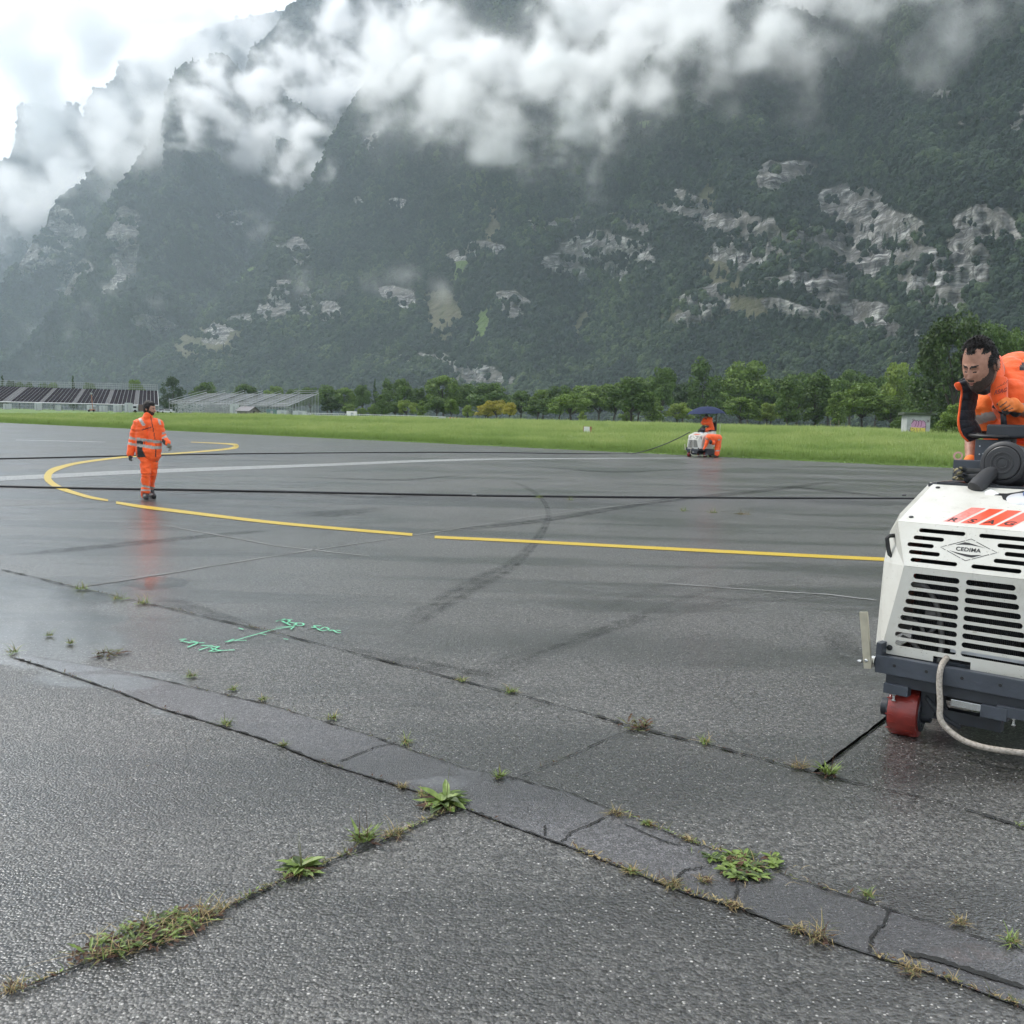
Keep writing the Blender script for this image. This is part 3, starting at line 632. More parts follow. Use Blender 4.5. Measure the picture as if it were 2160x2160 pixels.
front = [(699,832,46,8,'round',GB),(735,850,28,6,'round',GM),(762,856,24,5,'low',GM),(790,850,30,6,'round',GM),(805,832,32,9,'tall',GD),(833,845,36,7,'round',GD),(857,838,44,7.5,'low',GL),(890,845,26,7,'tall',GM),(921,832,54,9,'round',GD),
 (952,838,30,8,'round',GM),(987,850,26,6,'low',GL),(1024,846,46,7,'low',GY),(1047,838,56,8,'low',GY),(1074,845,30,6.5,'round',GY),(1133,838,54,9,'round',GD),(1203,822,92,11,'low',GM),(1228,868,17,4,'tall',GL),
 (1322,858,30,6,'tall',GM),(1331,786,100,16,'round',GD),(1375,838,54,9,'tall',GM),(1428,840,64,9,'low',GL),(1563,832,74,10,'round',GM),(1617,842,56,9,'low',GL),(1660,795,58,15,'tall',GD),(1718,783,74,17,'tall',GD),(1762,828,50,10,'tall',GM),(1817,798,96,15,'round',GM),(1877,828,62,11,'round',GM)]
LOOK = {GB: 'very dark green', GD: 'dark green', GM: 'mid green', GL: 'light green', GY: 'yellowing'}
SH = {'round': 'round-crowned', 'low': 'low spreading', 'tall': 'slender', 'big': 'tall', 'conifer': 'pointed', 'bush': 'bushy'}
for i, (px, yt, w_, h_, k_, c_) in enumerate(front):
    plant_tree(px, yt, w_, h_, k_, i % 3, c_, f'{LOOK[c_]} {SH[k_]} orchard tree, {ordinal(i+1)} from the left in the front row', 'orchard trees along the meadow')
behind = [(655,812,44,14,'round',GD),(690,806,50,15,'round',GD),(728,812,48,14,'round',GM),(765,806,34,14,'round',GD),(790,797,18,16,'conifer',GB),(812,800,40,15,'tall',GD),(848,792,52,16,'round',GD),(884,812,40,13,'round',GD),(935,784,76,18,'round',GM),(985,804,58,15,'round',GD),(1030,800,88,15,'round',GD),
 (1098,818,50,12,'round',GD),(1145,812,62,13,'low',GM),(1180,806,60,14,'round',GD),(1225,806,70,14,'round',GM),(1262,806,72,14,'round',GM),(1295,800,74,15,'round',GM),(1345,800,60,15,'round',GD),(1392,764,58,20,'round',GD),(1440,800,70,17,'round',GB),(1478,756,72,22,'tall',GD),(1510,800,70,18,'round',GM),(1575,748,104,24,'round',GM),(1560,800,90,19,'round',GB),(1625,790,70,18,'round',GD),
 (1680,776,80,20,'round',GD),(1745,790,80,18,'round',GD),(1790,770,84,20,'round',GD),(1845,782,70,19,'round',GD),(1888,752,72,21,'round',GL),(1925,786,70,19,'round',GD)]
for i, (px, yt, w_, h_, k_, c_) in enumerate(behind):
    plant_tree(px, yt, w_, h_*1.25, k_, (i+1) % 3, c_, f'{LOOK[c_]} {SH[k_]} tree, {ordinal(i+1)} from the left in the taller row behind the orchard', 'taller trees behind the orchard', 'conifer_tree' if k_ == 'conifer' else 'broadleaf_tree')
plant_tree(2006, 652, 150, 26, 'big', 0, (.038, .066, .017), 'tallest dark tree standing behind the graffiti hut', 'large trees behind the hut', 'broadleaf_tree')
plant_tree(2092, 688, 130, 26, 'big', 1, GD, 'tall dark tree right of the tallest one, behind the bearded man', 'large trees behind the hut', 'broadleaf_tree')
plant_tree(2165, 690, 120, 26, 'big', 2, GD, 'tall dark tree cut off by the right edge of the photo', 'large trees behind the hut', 'broadleaf_tree')
plant_tree(2050, 668, 130, 27, 'big', 2, GD, 'tall dark tree standing between the two tallest ones behind the hut', 'large trees behind the hut', 'broadleaf_tree')
plant_tree(2128, 676, 120, 29, 'round', 2, GD, 'dark round-topped tree filling the gap above the bearded man', 'large trees behind the hut', 'broadleaf_tree')
plant_tree(1952, 742, 90, 22, 'big', 1, GD, 'dark tree rising directly over the left end of the hut roof', 'large trees behind the hut', 'broadleaf_tree')
plant_tree(2022, 842, 92, 4.4, 'bush', 0, GM, 'leafy green bush growing against the right side of the hut', 'bushes by the hut', 'bush', base=928)
plant_tree(1915, 850, 60, 5.5, 'bush', 1, GD, 'dark bush behind the left corner of the hut', 'bushes by the hut', 'bush')
far_l = [(-20,790,34,'round',GB),(6,790,20,'conifer',GB),(24,797,22,'round',GB),(42,801,24,'round',GD),(62,802,22,'round',GD),(92,803,22,'round',GD),(114,802,26,'round',GM),(155,790,18,'conifer',GB),(190,802,32,'round',GD),(286,795,40,'round',GM),(362,795,48,'big',GB),(434,800,56,'round',GD),(516,804,50,'round',GD),(580,809,40,'round',GM),(620,815,40,'round',GD)]
for i, (px, yt, w_, k_, c_) in enumerate(far_l):
    plant_tree(px, yt, w_, 19, k_, i % 3, c_, f'{LOOK[c_]} {SH[k_]} tree, {ordinal(i+1)} from the left beyond the grandstands', 'trees beyond the grandstands', 'conifer_tree' if k_ == 'conifer' else 'broadleaf_tree', base=872)
# ------------------------------------------------------------------ meadow grass
def meadow_grass():
    m, n, L, b = nodes('meadow_grass'); b.inputs['Roughness'].default_value = .55; b.inputs['Specular IOR Level'].default_value = .35
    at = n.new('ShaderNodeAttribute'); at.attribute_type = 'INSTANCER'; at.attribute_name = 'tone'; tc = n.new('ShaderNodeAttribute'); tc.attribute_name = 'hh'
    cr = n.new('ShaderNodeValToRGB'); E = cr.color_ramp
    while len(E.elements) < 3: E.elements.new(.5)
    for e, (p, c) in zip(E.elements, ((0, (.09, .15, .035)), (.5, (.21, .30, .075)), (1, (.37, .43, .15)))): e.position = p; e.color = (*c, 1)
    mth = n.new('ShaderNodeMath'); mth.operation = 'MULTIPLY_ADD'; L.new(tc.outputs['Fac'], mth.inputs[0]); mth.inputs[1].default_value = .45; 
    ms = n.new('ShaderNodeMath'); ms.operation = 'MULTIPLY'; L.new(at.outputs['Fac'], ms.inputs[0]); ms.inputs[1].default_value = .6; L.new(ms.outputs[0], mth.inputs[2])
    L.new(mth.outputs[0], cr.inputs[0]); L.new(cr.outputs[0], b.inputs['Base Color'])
    tr = n.new('ShaderNodeBsdfTranslucent'); L.new(cr.outputs[0], tr.inputs[0]); mx = n.new('ShaderNodeMixShader'); mx.inputs[0].default_value = .35
    L.new(b.outputs[0], mx.inputs[1]); L.new(tr.outputs[0], mx.inputs[2]); L.new(mx.outputs[0], n['Material Output'].inputs[0])
    white = mat('flower_white', (.75, .75, .66), .7)
    kinds = bpy.data.collections.new('grass_tufts')
    for k in range(4):
        V = []; F = []; hh = []; mi = []; rg = random.Random(k)
        for q in range(16 if k < 3 else 7):
            a = rg.random()*6.28; rr = .16*rg.random()**.5; x, y = rr*math.cos(a), rr*math.sin(a); h = rg.uniform(.22, .46)*(1.1 if k == 2 else .9); b2 = rg.random()*6.28; l = rg.uniform(.03, .16); wd = rg.uniform(.006, .013)
            dx, dy = math.cos(b2)*l, math.sin(b2)*l; ox, oy = math.cos(b2+1.57)*wd, math.sin(b2+1.57)*wd; i = len(V)
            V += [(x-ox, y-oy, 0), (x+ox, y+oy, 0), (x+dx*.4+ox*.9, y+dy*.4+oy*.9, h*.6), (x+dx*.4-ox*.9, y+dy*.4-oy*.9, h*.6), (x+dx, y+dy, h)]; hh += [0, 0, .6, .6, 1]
            F += [(i, i+1, i+2, i+3), (i+3, i+2, i+4)]; mi += [0, 0]
        if k == 3:
            for q in range(3):
                x, y, z = rg.uniform(-.12, .12), rg.uniform(-.12, .12), rg.uniform(.42, .55); i = len(V)
                V += [(x+.045*math.cos(t), y+.045*math.sin(t), z+.01*math.sin(3*t)) for t in [j*1.047 for j in range(6)]]; hh += [1]*6; F += [tuple(range(i, i+6))]; mi += [1]
        me = bpy.data.meshes.new('tuft'); me.from_pydata(V, [], F); me.materials.append(m); me.materials.append(white); me.polygons.foreach_set('material_index', mi)
        a = me.attributes.new('hh', 'FLOAT', 'POINT'); a.data.foreach_set('value', np.array(hh, np.float32)); kinds.objects.link(bpy.data.objects.new('tuft', me))
    P = []; 
    def band(n_, s0, s1, smul):
        s = s0+(s1-s0)*RNG.random(n_); a = -40+190*RNG.random(n_)
        x = E0.x+ED.x*a+EN.x*s; y = E0.y+ED.y*a+EN.y*s; y = np.maximum(y, 5)
        p = proj(np.stack([x, y, 0*x+1], -1)); ok = (p[:, 0] > -40) & (p[:, 0] < 2200) & (y > 6)
        x, y, s = x[ok], y[ok], s[ok]; z = zt(x, y)
        big = fbm(x/9, y/9, 0*x, 3, 4); sm = fbm(x/1.6, y/1.6, 0*x+9, 2, 6)
        edge = np.clip(s/2.2, .32, 1)
        scl = smul*(.75+.5*RNG.random(len(x)))*(1+.35*big+.25*sm)*edge
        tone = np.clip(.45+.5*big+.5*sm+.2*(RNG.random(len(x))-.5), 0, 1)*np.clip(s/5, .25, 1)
        pk = np.where((RNG.random(len(x)) < .012*(s > 3)), 3, RNG.integers(0, 3, len(x)))
        P.append((np.stack([x, y, z-.02], -1), scl, tone, pk))
    band(52000, -.25, 9, .95); band(62000, 9, 32, 1.15); band(60000, 32, 90, 1.6); band(42000, 90, 260, 2.0)
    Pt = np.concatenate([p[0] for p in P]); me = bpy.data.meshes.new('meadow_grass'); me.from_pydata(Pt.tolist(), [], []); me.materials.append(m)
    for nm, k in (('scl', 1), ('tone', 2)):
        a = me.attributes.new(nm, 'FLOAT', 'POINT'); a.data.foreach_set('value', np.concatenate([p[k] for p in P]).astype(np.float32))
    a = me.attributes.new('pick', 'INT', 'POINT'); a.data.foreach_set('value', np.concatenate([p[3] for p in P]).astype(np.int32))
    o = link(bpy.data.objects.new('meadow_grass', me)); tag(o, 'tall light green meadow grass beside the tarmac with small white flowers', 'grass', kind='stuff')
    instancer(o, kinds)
    # keep tufts upright: rotate about z only
meadow_grass()
# ------------------------------------------------------------------ hut with graffiti
M_conc = mat('concrete', (.36, .37, .36), .85, var=.22, scale=1.4, bump=.4, bscale=12)
M_roofd = mat('mossy_roof', (.055, .07, .045), .9, var=.4, scale=2)
def flat_poly(name, pts2, M, mtl, parent, off=.004, th=.003):
    """pts2 outline in plane coords; M maps (u,v,0)->local; real thin slab"""
    bm = bmesh.new(); vs = [bm.verts.new((p[0], p[1], off)) for p in pts2]; f = bm.faces.new(vs)
    r = bmesh.ops.extrude_face_region(bm, geom=[f]); bmesh.ops.translate(bm, verts=[v for v in r['geom'] if isinstance(v, bmesh.types.BMVert)], vec=(0, 0, th))
    bmesh.ops.triangulate(bm, faces=bm.faces[:]); bmesh.ops.transform(bm, matrix=M, verts=bm.verts[:]); return bm_obj(name, bm, mtl, parent)
def stroke(bm, pts, wd, z=0.0, th=.003):
    """flat ribbon along a 2D polyline"""
    P = [Vector((p[0], p[1], 0)) for p in pts]; n = len(P); prev = None
    for i, p in enumerate(P):
        t = (P[min(i+1, n-1)]-P[max(i-1, 0)]).normalized(); s = Vector((-t.y, t.x, 0))*wd/2
        cur = [bm.verts.new(p+s+Vector((0, 0, z+th))), bm.verts.new(p-s+Vector((0, 0, z+th)))]
        if prev: bm.faces.new((prev[0], prev[1], cur[1], cur[0]))
        prev = cur
def hut():
    dist = 100.; d = ray(1911, 922); p0 = Vector((d[0]/d[1]*dist, dist, 0)); d = ray(1960, 924); dB = dist-.5; p1 = Vector((d[0]/d[1]*dB, dB, 0)); z = float(zt(p0.x, p0.y))+.22
    W = (p1-p0).length; u = (p1-p0).normalized(); v = Vector((-u.y, u.x, 0)); H = CAM_H+(D(1911, 875, dist).z-CAM_H)-z
    rt = empty('utility_hut', (p0.x, p0.y, z), 'small flat-roofed concrete hut with pink and yellow graffiti', 'hut'); ang = math.atan2(u.y, u.x); rt.rotation_euler = (0, 0, ang)
    Ls = 3.3
    bm = bmesh.new(); box(bm, (W/2, Ls/2, H/2-.25), (W, Ls, H+.5), bev=.02); bm_obj('wall', bm, M_conc, rt)
    bm = bmesh.new(); box(bm, (W/2+.1, Ls/2, H+.14), (W+.9, Ls+.7, .26), bev=.02); bm_obj('roof', bm, M_roofd, rt)
    M = Matrix.Translation((0, 0, 0)) @ Matrix(((1, 0, 0, 0), (0, 0, -1, 0), (0, 1, 0, 0), (0, 0, 0, 1)))
    pink, yel, dk = mat('pink_spray', (.50, .26, .40), .7), mat('yellow_spray', (.62, .50, .10), .7), mat('dark_spray', (.12, .05, .09), .7)
    def S(x, y): return ((x-675)/243.*W, (1238-y)/236.*H)        # from a close look at the wall
    up = [(722,1140),(722,1095),(740,1068),(770,1062),(795,1072),(815,1060),(845,1065),(866,1085),(874,1130),(874,1145)]
    lo = [(714,1140),(874,1145),(872,1195),(860,1225),(820,1229),(770,1222),(730,1200),(714,1170)]
    flat_poly('pink_paint', [S(*p) for p in up], M, pink, rt); flat_poly('yellow_paint', [S(*p) for p in lo], M, yel, rt)
    bm = bmesh.new()
    for st in ([(722,1100),(740,1066),(765,1060),(775,1090),(760,1135)], [(765,1070),(785,1062),(800,1090),(790,1135)], [(795,1075),(812,1060),(830,1085),(822,1135)], [(825,1070),(850,1064),(872,1090),(874,1190),(860,1226)], [(714,1140),(712,1175),(735,1210),(775,1225)], [(775,1225),(820,1231),(860,1226)], [(730,1150),(760,1165),(740,1190)], [(780,1150),(790,1190),(800,1215)], [(820,1150),(815,1200)], [(840,1140),(872,1130)], [(700,1165),(720,1205)], [(725,1050),(745,1070),(730,1085)], [(738,1045),(755,1060)], [(880,1050),(905,1080)], [(905,1050),(882,1085)]):
        stroke(bm, [S(*p) for p in st], .05, .009)
    bmesh.ops.transform(bm, matrix=M, verts=bm.verts[:]); bm_obj('outline_paint', bm, dk, rt)
    bm = bmesh.new()
    for st in ([(.6, 1.2), (.9, 1.7), (1.2, 1.2)], [(.8, 1.0), (1.3, 1.5), (1.5, 1.0), (1.2, .8)], [(1.4, 1.6), (1.7, 1.2)]): stroke(bm, st, .05, .004)
    M2 = Matrix.Translation((W, 0, 0)) @ Matrix(((0, 0, 1, 0), (1, 0, 0, 0), (0, 1, 0, 0), (0, 0, 0, 1))); bmesh.ops.transform(bm, matrix=M2, verts=bm.verts[:]); bm_obj('grey_scribble', bm, mat('grey_spray', (.16, .16, .17), .7), rt)
hut()
def marker_box():
    Y = 82; d = ray(1239, 915); x = d[0]/d[1]*Y; z = float(zt(x, Y)); rt = empty('marker_box', (x, Y, z+.1), 'small white box with rusty brown sides standing alone in the meadow', 'box', rz=-.35)
    wh = mat('white_panel', (.62, .62, .58), .6); rs = mat('rust_panel', (.28, .13, .06), .8)
    bm = bmesh.new(); box(bm, (0, 0, .42), (.52, .5, .56), bev=.02); bm_obj('cabinet', bm, wh, rt)
    for s in (-1, 1):
        bm = bmesh.new(); box(bm, (s*.285, 0, .42), (.05, .54, .62), bev=.01); bm_obj('side_panel', bm, rs, rt)
    for s in (-1, 1):
        bm = bmesh.new(); box(bm, (s*.2, 0, .05), (.06, .3, .18)); bm_obj('foot', bm, rs, rt)
marker_box()
# ------------------------------------------------------------------ far grandstands and site clutter
M_seat = mat('dark_seat_panel', (.012, .009, .013), .95, spec=.1, var=.3, scale=.3); M_steel = mat('galvanised_steel', (.30, .31, .32), .5, var=.2, scale=.5); M_aisle = mat('aisle_steel', (.07, .07, .073), .9); M_deckl = mat('light_deck', (.17, .178, .18), .85, var=.3, scale=.35)
M_whitec = mat('white_container', (.42, .43, .44), .6, var=.1, scale=1)
def quad_prism(bm, a, b_, c, d_, th=.12):
    n = (b_-a).cross(d_-a).normalized()*th; vs = [bm.verts.new(p) for p in (a, b_, c, d_, a-n, b_-n, c-n, d_-n)]
    for f in ((0, 1, 2, 3), (7, 6, 5, 4), (0, 4, 5, 1), (1, 5, 6, 2), (2, 6, 7, 3), (3, 7, 4, 0)): bm.faces.new([vs[i] for i in f])
def bar(bm, a, b_, r): tube(bm, [a, b_], r, 4)
def stand1():
    Yf, Yb = 330., 346.
    FL, FR = D(-120, 845, Yf), D(335, 855.5, Yf); BL, BR = D(-60, 812.5, Yb), D(332.5, 823.5, Yb)
    rt = empty('grandstand', (FL.x, Yf, float(zt(FL.x, Yf))), 'long temporary grandstand with dark seating panels and pale aisles', 'grandstand'); o0 = rt.location
    def pt(s, t): return FL.lerp(FR, s).lerp(BL.lerp(BR, s), t)-o0
    n = 52; bmA, bmC = bmesh.new(), bmesh.new()
    aisle = {14, 15, 23, 31, 39, 46}
    for i in range(n):
        s0, s1 = (i+.07)/n, (i+.93)/n; bmB = bmesh.new() if i in aisle else None; quad_prism(bmB if i in aisle else bmA, pt(s0, .02), pt(s1, .02), pt(s1, .98), pt(s0, .98))
        if bmB: bm_obj('aisle', bmB, M_aisle, rt)
        bar(bmC, pt(i/n, 0), pt(i/n, 1), .035)
    up = Vector((0, 0, 1))
    bar(bmC, pt(1, 0), pt(1, 1), .12)
    for k in range(3): bar(bmC, pt(0, 1)+up*(.5+k*.75), pt(1, 1)+up*(.5+k*.75), .05)
    for i in range(0, n*2+1): bar(bmC, pt(i/n/2, 1), pt(i/n/2, 1)+up*2.1, .04)
    bar(bmC, pt(0, 0), pt(1, 0), .22)
    bm_obj('seating_panel', bmA, M_seat, rt); bm_obj('frame', bmC, M_steel, rt)
    bm = bmesh.new()
    for i in range(0, n+1, 1):
        a = pt(i/n, 0); b_ = pt(i/n, 1); bar(bm, a, Vector((a.x, a.y, 0)), .07); bar(bm, b_, Vector((b_.x, b_.y, 0)), .09); bar(bm, Vector((a.x, a.y, .2)), b_, .06)
    for z in (.6, 1.5): bar(bm, Vector((pt(0, 0).x, pt(0, 0).y, z)), Vector((pt(1, 0).x, pt(1, 0).y, z)), .06)
    bm_obj('understructure', bm, M_steel, rt)
def stand2():
    Yf, Yb = 300., 322.
    FL, FR = D(357, 851, Yf), D(606, 859, Yf); BL, BR = D(436, 829.5, Yb), D(672, 831.5, Yb)
    rt = empty('grandstand', (FL.x, Yf, float(zt(FL.x, Yf))), 'pale grey unfinished grandstand of bare scaffold terraces, right of the dark one', 'grandstand'); o0 = rt.location
    def pt(s, t): return FL.lerp(FR, s).lerp(BL.lerp(BR, s), t)-o0
    up = Vector((0, 0, 1)); bmA, bmC = bmesh.new(), bmesh.new(); rows = 16
    for j in range(rows):
        for i in range(6): quad_prism(bmA, pt((i+.02)/6, j/rows)+up*.05, pt((i+.96)/6, j/rows)+up*.05, pt((i+.96)/6, (j+.62)/rows), pt((i+.02)/6, (j+.62)/rows), .1)
    for i in range(7):
        bar(bmC, pt(i/6, 0)+up*.3, pt(i/6, 1)+up*.3, .13); bar(bmC, pt(i/6, 0)+up*1.1, pt(i/6, 1)+up*1.1, .06)
    for t in (0, 1):
        for k in (.5, 1.1): bar(bmC, pt(0 if t == 0 else .78, t)+up*k, pt(1, t)+up*k, .06)
    for i in range(40):
        a, b_ = pt(i/39, 0), pt(i/39, 1); bar(bmC, a, a+up*1.1, .04); bar(bmC, Vector((a.x, a.y, 0)), a, .06); bar(bmC, Vector((b_.x, b_.y, 0)), b_, .08)
        if i % 3 == 0: bar(bmC, Vector((b_.x, b_.y, .4)), a, .06)
    for k in range(22): a = pt(1, 0).lerp(pt(1, 1), k/21); bar(bmC, Vector((a.x, a.y, 0)), a, .06)
    for z in (.8, 1.8): bar(bmC, Vector((pt(0, 0).x, pt(0, 0).y, z)), Vector((pt(1, 0).x, pt(1, 0).y, z)), .05)
    bm_obj('terrace', bmA, M_deckl, rt); bm_obj('scaffold_frame', bmC, M_steel, rt)
    # loose scaffold racks in front
    rr = random.Random(3)
    for k, (xa, xb, lab) in enumerate(((373, 432, 'tangled heap of scaffold tubes standing before the left end of the pale grandstand'), (432, 470, 'stacked barred steel racks before the pale grandstand'), (470, 500, 'second pile of scaffold frames just left of the small shed'))):
        bm = bmesh.new(); Y = 280.; x0 = D(xa, 860, Y).x; x1 = D(xb, 860, Y).x; g = float(zt(x0, Y)); h = 3.0
        for q in range(150 if k != 1 else 0):
            x = rr.uniform(x0, x1); y = Y+rr.uniform(-2, 2); z = g+rr.uniform(.1, h); a = rr.random()*3.14; l = rr.uniform(.3, .9)
            bar(bm, (x-math.cos(a)*l, y, z-math.sin(a)*l), (x+math.cos(a)*l, y+rr.uniform(-.4, .4), z+math.sin(a)*l), .05)
        if k == 1:
            for i in range(13): xx = x0+(x1-x0)*i/12; bar(bm, (xx, Y, g), (xx, Y, g+h), .07)
            for i in range(7): zz = g+h*i/6; bar(bm, (x0, Y, zz), (x1, Y, zz), .07)
            box(bm, ((x0+x1)/2, Y+1.2, g+h*.35), (x1-x0-.3, 1.2, h*.62)); box(bm, ((x0+x1)/2+.3, Y+1.0, g+h*.85), ((x1-x0)*.7, 1.0, h*.2))
        tag(bm_obj('scaffold_pile', bm, M_steel), lab, 'scaffolding', 'scaffold piles by the grandstand')
stand1(); stand2()
def put_box(name, x0, x1, y0, y1, Y, mtl, label, cat, group=None, depth=2.5, parts=None):
    a = D(x0, y1, Y); b_ = D(x1, y0, Y); g = float(zt(a.x, Y)); w_, h_ = b_.x-a.x, b_.z-g
    rt = empty(name, ((a.x+b_.x)/2, Y, g), label, cat, group)
    bm = bmesh.new(); box(bm, (0, depth/2, h_/2+.03), (w_, depth, h_), bev=.03)
    for k in range(3): box(bm, (w_*(-.33+.33*k), -.03, h_/2), (.06, .05, h_*.94))
    bm_obj('shell', bm, mtl, rt); bm = bmesh.new(); box(bm, (w_*.12, -.05, h_*.45), (w_*.3, .05, h_*.75)); bm_obj('door', bm, M_steel, rt); return rt
for k, (x0, x1, y0, y1, where) in enumerate(((6,16,852,862,'farthest left under the dark grandstand'),(73,80,850,861,'second from the left under the dark grandstand'),(117,121,855,862,'narrowest, under the middle of the dark grandstand'),(183,195,855,866,'left of the pair beside the orange mast'),(209,220,856,867,'right of the orange mast'),(239,250,853,868,'tall one below the right half of the dark grandstand'),(263,273,850,864,'stacked high just left of the walking man'),(485,499,853,874,'immediately left of the small shed'))):
    put_box('storage_container', x0, x1, y0, y1, 300 if x0 < 400 else 262, M_whitec, f'white site container, {where}', 'container', 'white site containers')
put_box('storage_container', 562, 580, 864, 876, 262, mat('teal_container', (.12, .19, .20), .5), 'blue-grey container right of the small shed', 'container', 'coloured site containers')
put_box('storage_container', 196, 208, 858, 867, 300, mat('grey_container', (.22, .23, .24), .6), 'grey box between two white containers under the dark grandstand', 'container', 'coloured site containers')
put_box('site_tent', 584, 604, 866, 878, 255, M_whitec, 'white site tent, left of the pair beside the shed', 'tent', 'white site tents')
put_box('site_tent', 618, 642, 867, 879, 255, M_whitec, 'white site tent, right of the pair beside the shed', 'tent', 'white site tents')
put_box('ticket_booth', 731, 750, 868, 880, 240, mat('booth_white', (.7, .66, .64), .5), 'white booth with a red edge under the orchard trees', 'booth')
def shed():
    Y = 250.; a = D(500, 876, Y); b_ = D(547, 876, Y); g = float(zt(a.x, Y)); W = b_.x-a.x; rt = empty('shed', (a.x, Y, g), 'weathered grey wooden shed with a pitched roof in front of the pale grandstand', 'shed', rz=.0)
    wd = mat('weathered_wood', (.17, .155, .145), .85, var=.3, scale=2); rf = mat('shed_roof', (.13, .125, .13), .7, var=.2)
    rt.rotation_euler = (0, 0, -.5); h = 1.5; Wf = W*.72; Ls = W*.62
    bm = bmesh.new(); box(bm, (Wf/2, Ls/2, h/2), (Wf, Ls, h))
    vs = [bm.verts.new(p) for p in ((Wf, 0, h), (Wf, Ls, h), (Wf, Ls/2, h+.9), (0, 0, h), (0, Ls, h), (0, Ls/2, h+.9))]
    bm.faces.new(vs[:3]); bm.faces.new(vs[3:]); bm_obj('wall', bm, wd, rt)
    bm = bmesh.new()
    quad_prism(bm, Vector((-.4, -.4, h-.25)), Vector((Wf+.4, -.4, h-.25)), Vector((Wf+.4, Ls/2, h+1.0)), Vector((-.4, Ls/2, h+1.0))); quad_prism(bm, Vector((-.4, Ls/2, h+1.0)), Vector((Wf+.4, Ls/2, h+1.0)), Vector((Wf+.4, Ls+.4, h-.25)), Vector((-.4, Ls+.4, h-.25)))
    bm_obj('roof', bm, rf, rt); bm = bmesh.new(); box(bm, (Wf+.03, Ls*.5, .65), (.06, .8, 1.3)); bm_obj('door', bm, mat('dark_door', (.05, .045, .04), .8), rt)
shed()
def truck():
    Y = 292.; a = D(279, 868, Y); g = float(zt(a.x, Y)); rt = empty('site_truck', (a.x, Y, g), 'small truck with white cab and brown cargo box parked behind the walking man', 'truck')
    bm = bmesh.new(); box(bm, (.9, 1, 1.35), (1.7, 2, 1.7), bev=.15); bm_obj('cab', bm, M_whitec, rt); bm = bmesh.new(); box(bm, (.8, -.02, 1.7), (1.0, .06, .6)); bm_obj('window', bm, M_seat, rt)
    bm = bmesh.new(); box(bm, (3.4, 1, 1.55), (3.0, 2.1, 2.0), bev=.03); bm_obj('cargo_box', bm, mat('brown_box', (.10, .06, .05), .7), rt)
    for x in (.9, 4.2):
        bm = bmesh.new(); cyl(bm, (x, -.1, .45), (x, .3, .45), .45); bm_obj('wheel', bm, M_seat, rt)
    Y = 285.; a = D(193, 866, Y); g = float(zt(a.x, Y)); rt = empty('aerial_lift', (a.x, Y, g), 'orange mast of a lifting machine raised against the dark grandstand', 'lift'); org = mat('orange_lift', (.30, .12, .06), .7)
    bm = bmesh.new(); box(bm, (0, .5, .5), (1.4, 1.2, .45), bev=.1); bm_obj('chassis', bm, org, rt)
    bm = bmesh.new(); bar(bm, (.2, .5, .7), (-.2, .5, 5.2), .11); bm_obj('mast', bm, org, rt); bm = bmesh.new(); box(bm, (-.25, .5, 5.4), (.6, .5, .5)); bm_obj('platform', bm, M_steel, rt)
    for x in (-.7, .7):
        bm = bmesh.new(); cyl(bm, (x, -.3, .3), (x, .0, .3), .3); bm_obj('wheel', bm, M_seat, rt)
    for k, (px, Y, lab) in enumerate(((343, 288, 'grey parked car right behind the walking man'), (354, 286, 'silver parked car next to the scaffold heap, rightmost of the two'))):
        a = D(px, 868, Y); g = float(zt(a.x, Y)); rt = empty('parked_car', (a.x, Y, g), lab, 'car', 'parked cars by the stands'); cm = mat('car_paint', (.25, .26, .28) if k == 0 else (.45, .46, .47), .35, coat=.5)
        bm = bmesh.new(); box(bm, (0, 0, .55), (3.9, 1.7, .6), bev=.2); box(bm, (.1, 0, 1.05), (2.1, 1.5, .55), bev=.2); bm_obj('body', bm, cm, rt)
        bm = bmesh.new(); box(bm, (.1, -.76, 1.07), (1.7, .03, .32)); bm_obj('window', bm, M_seat, rt)
        for x in (-1.2, 1.2):
            bm = bmesh.new(); cyl(bm, (x, -.9, .32), (x, -.65, .32), .32); bm_obj('wheel', bm, M_seat, rt)
truck()
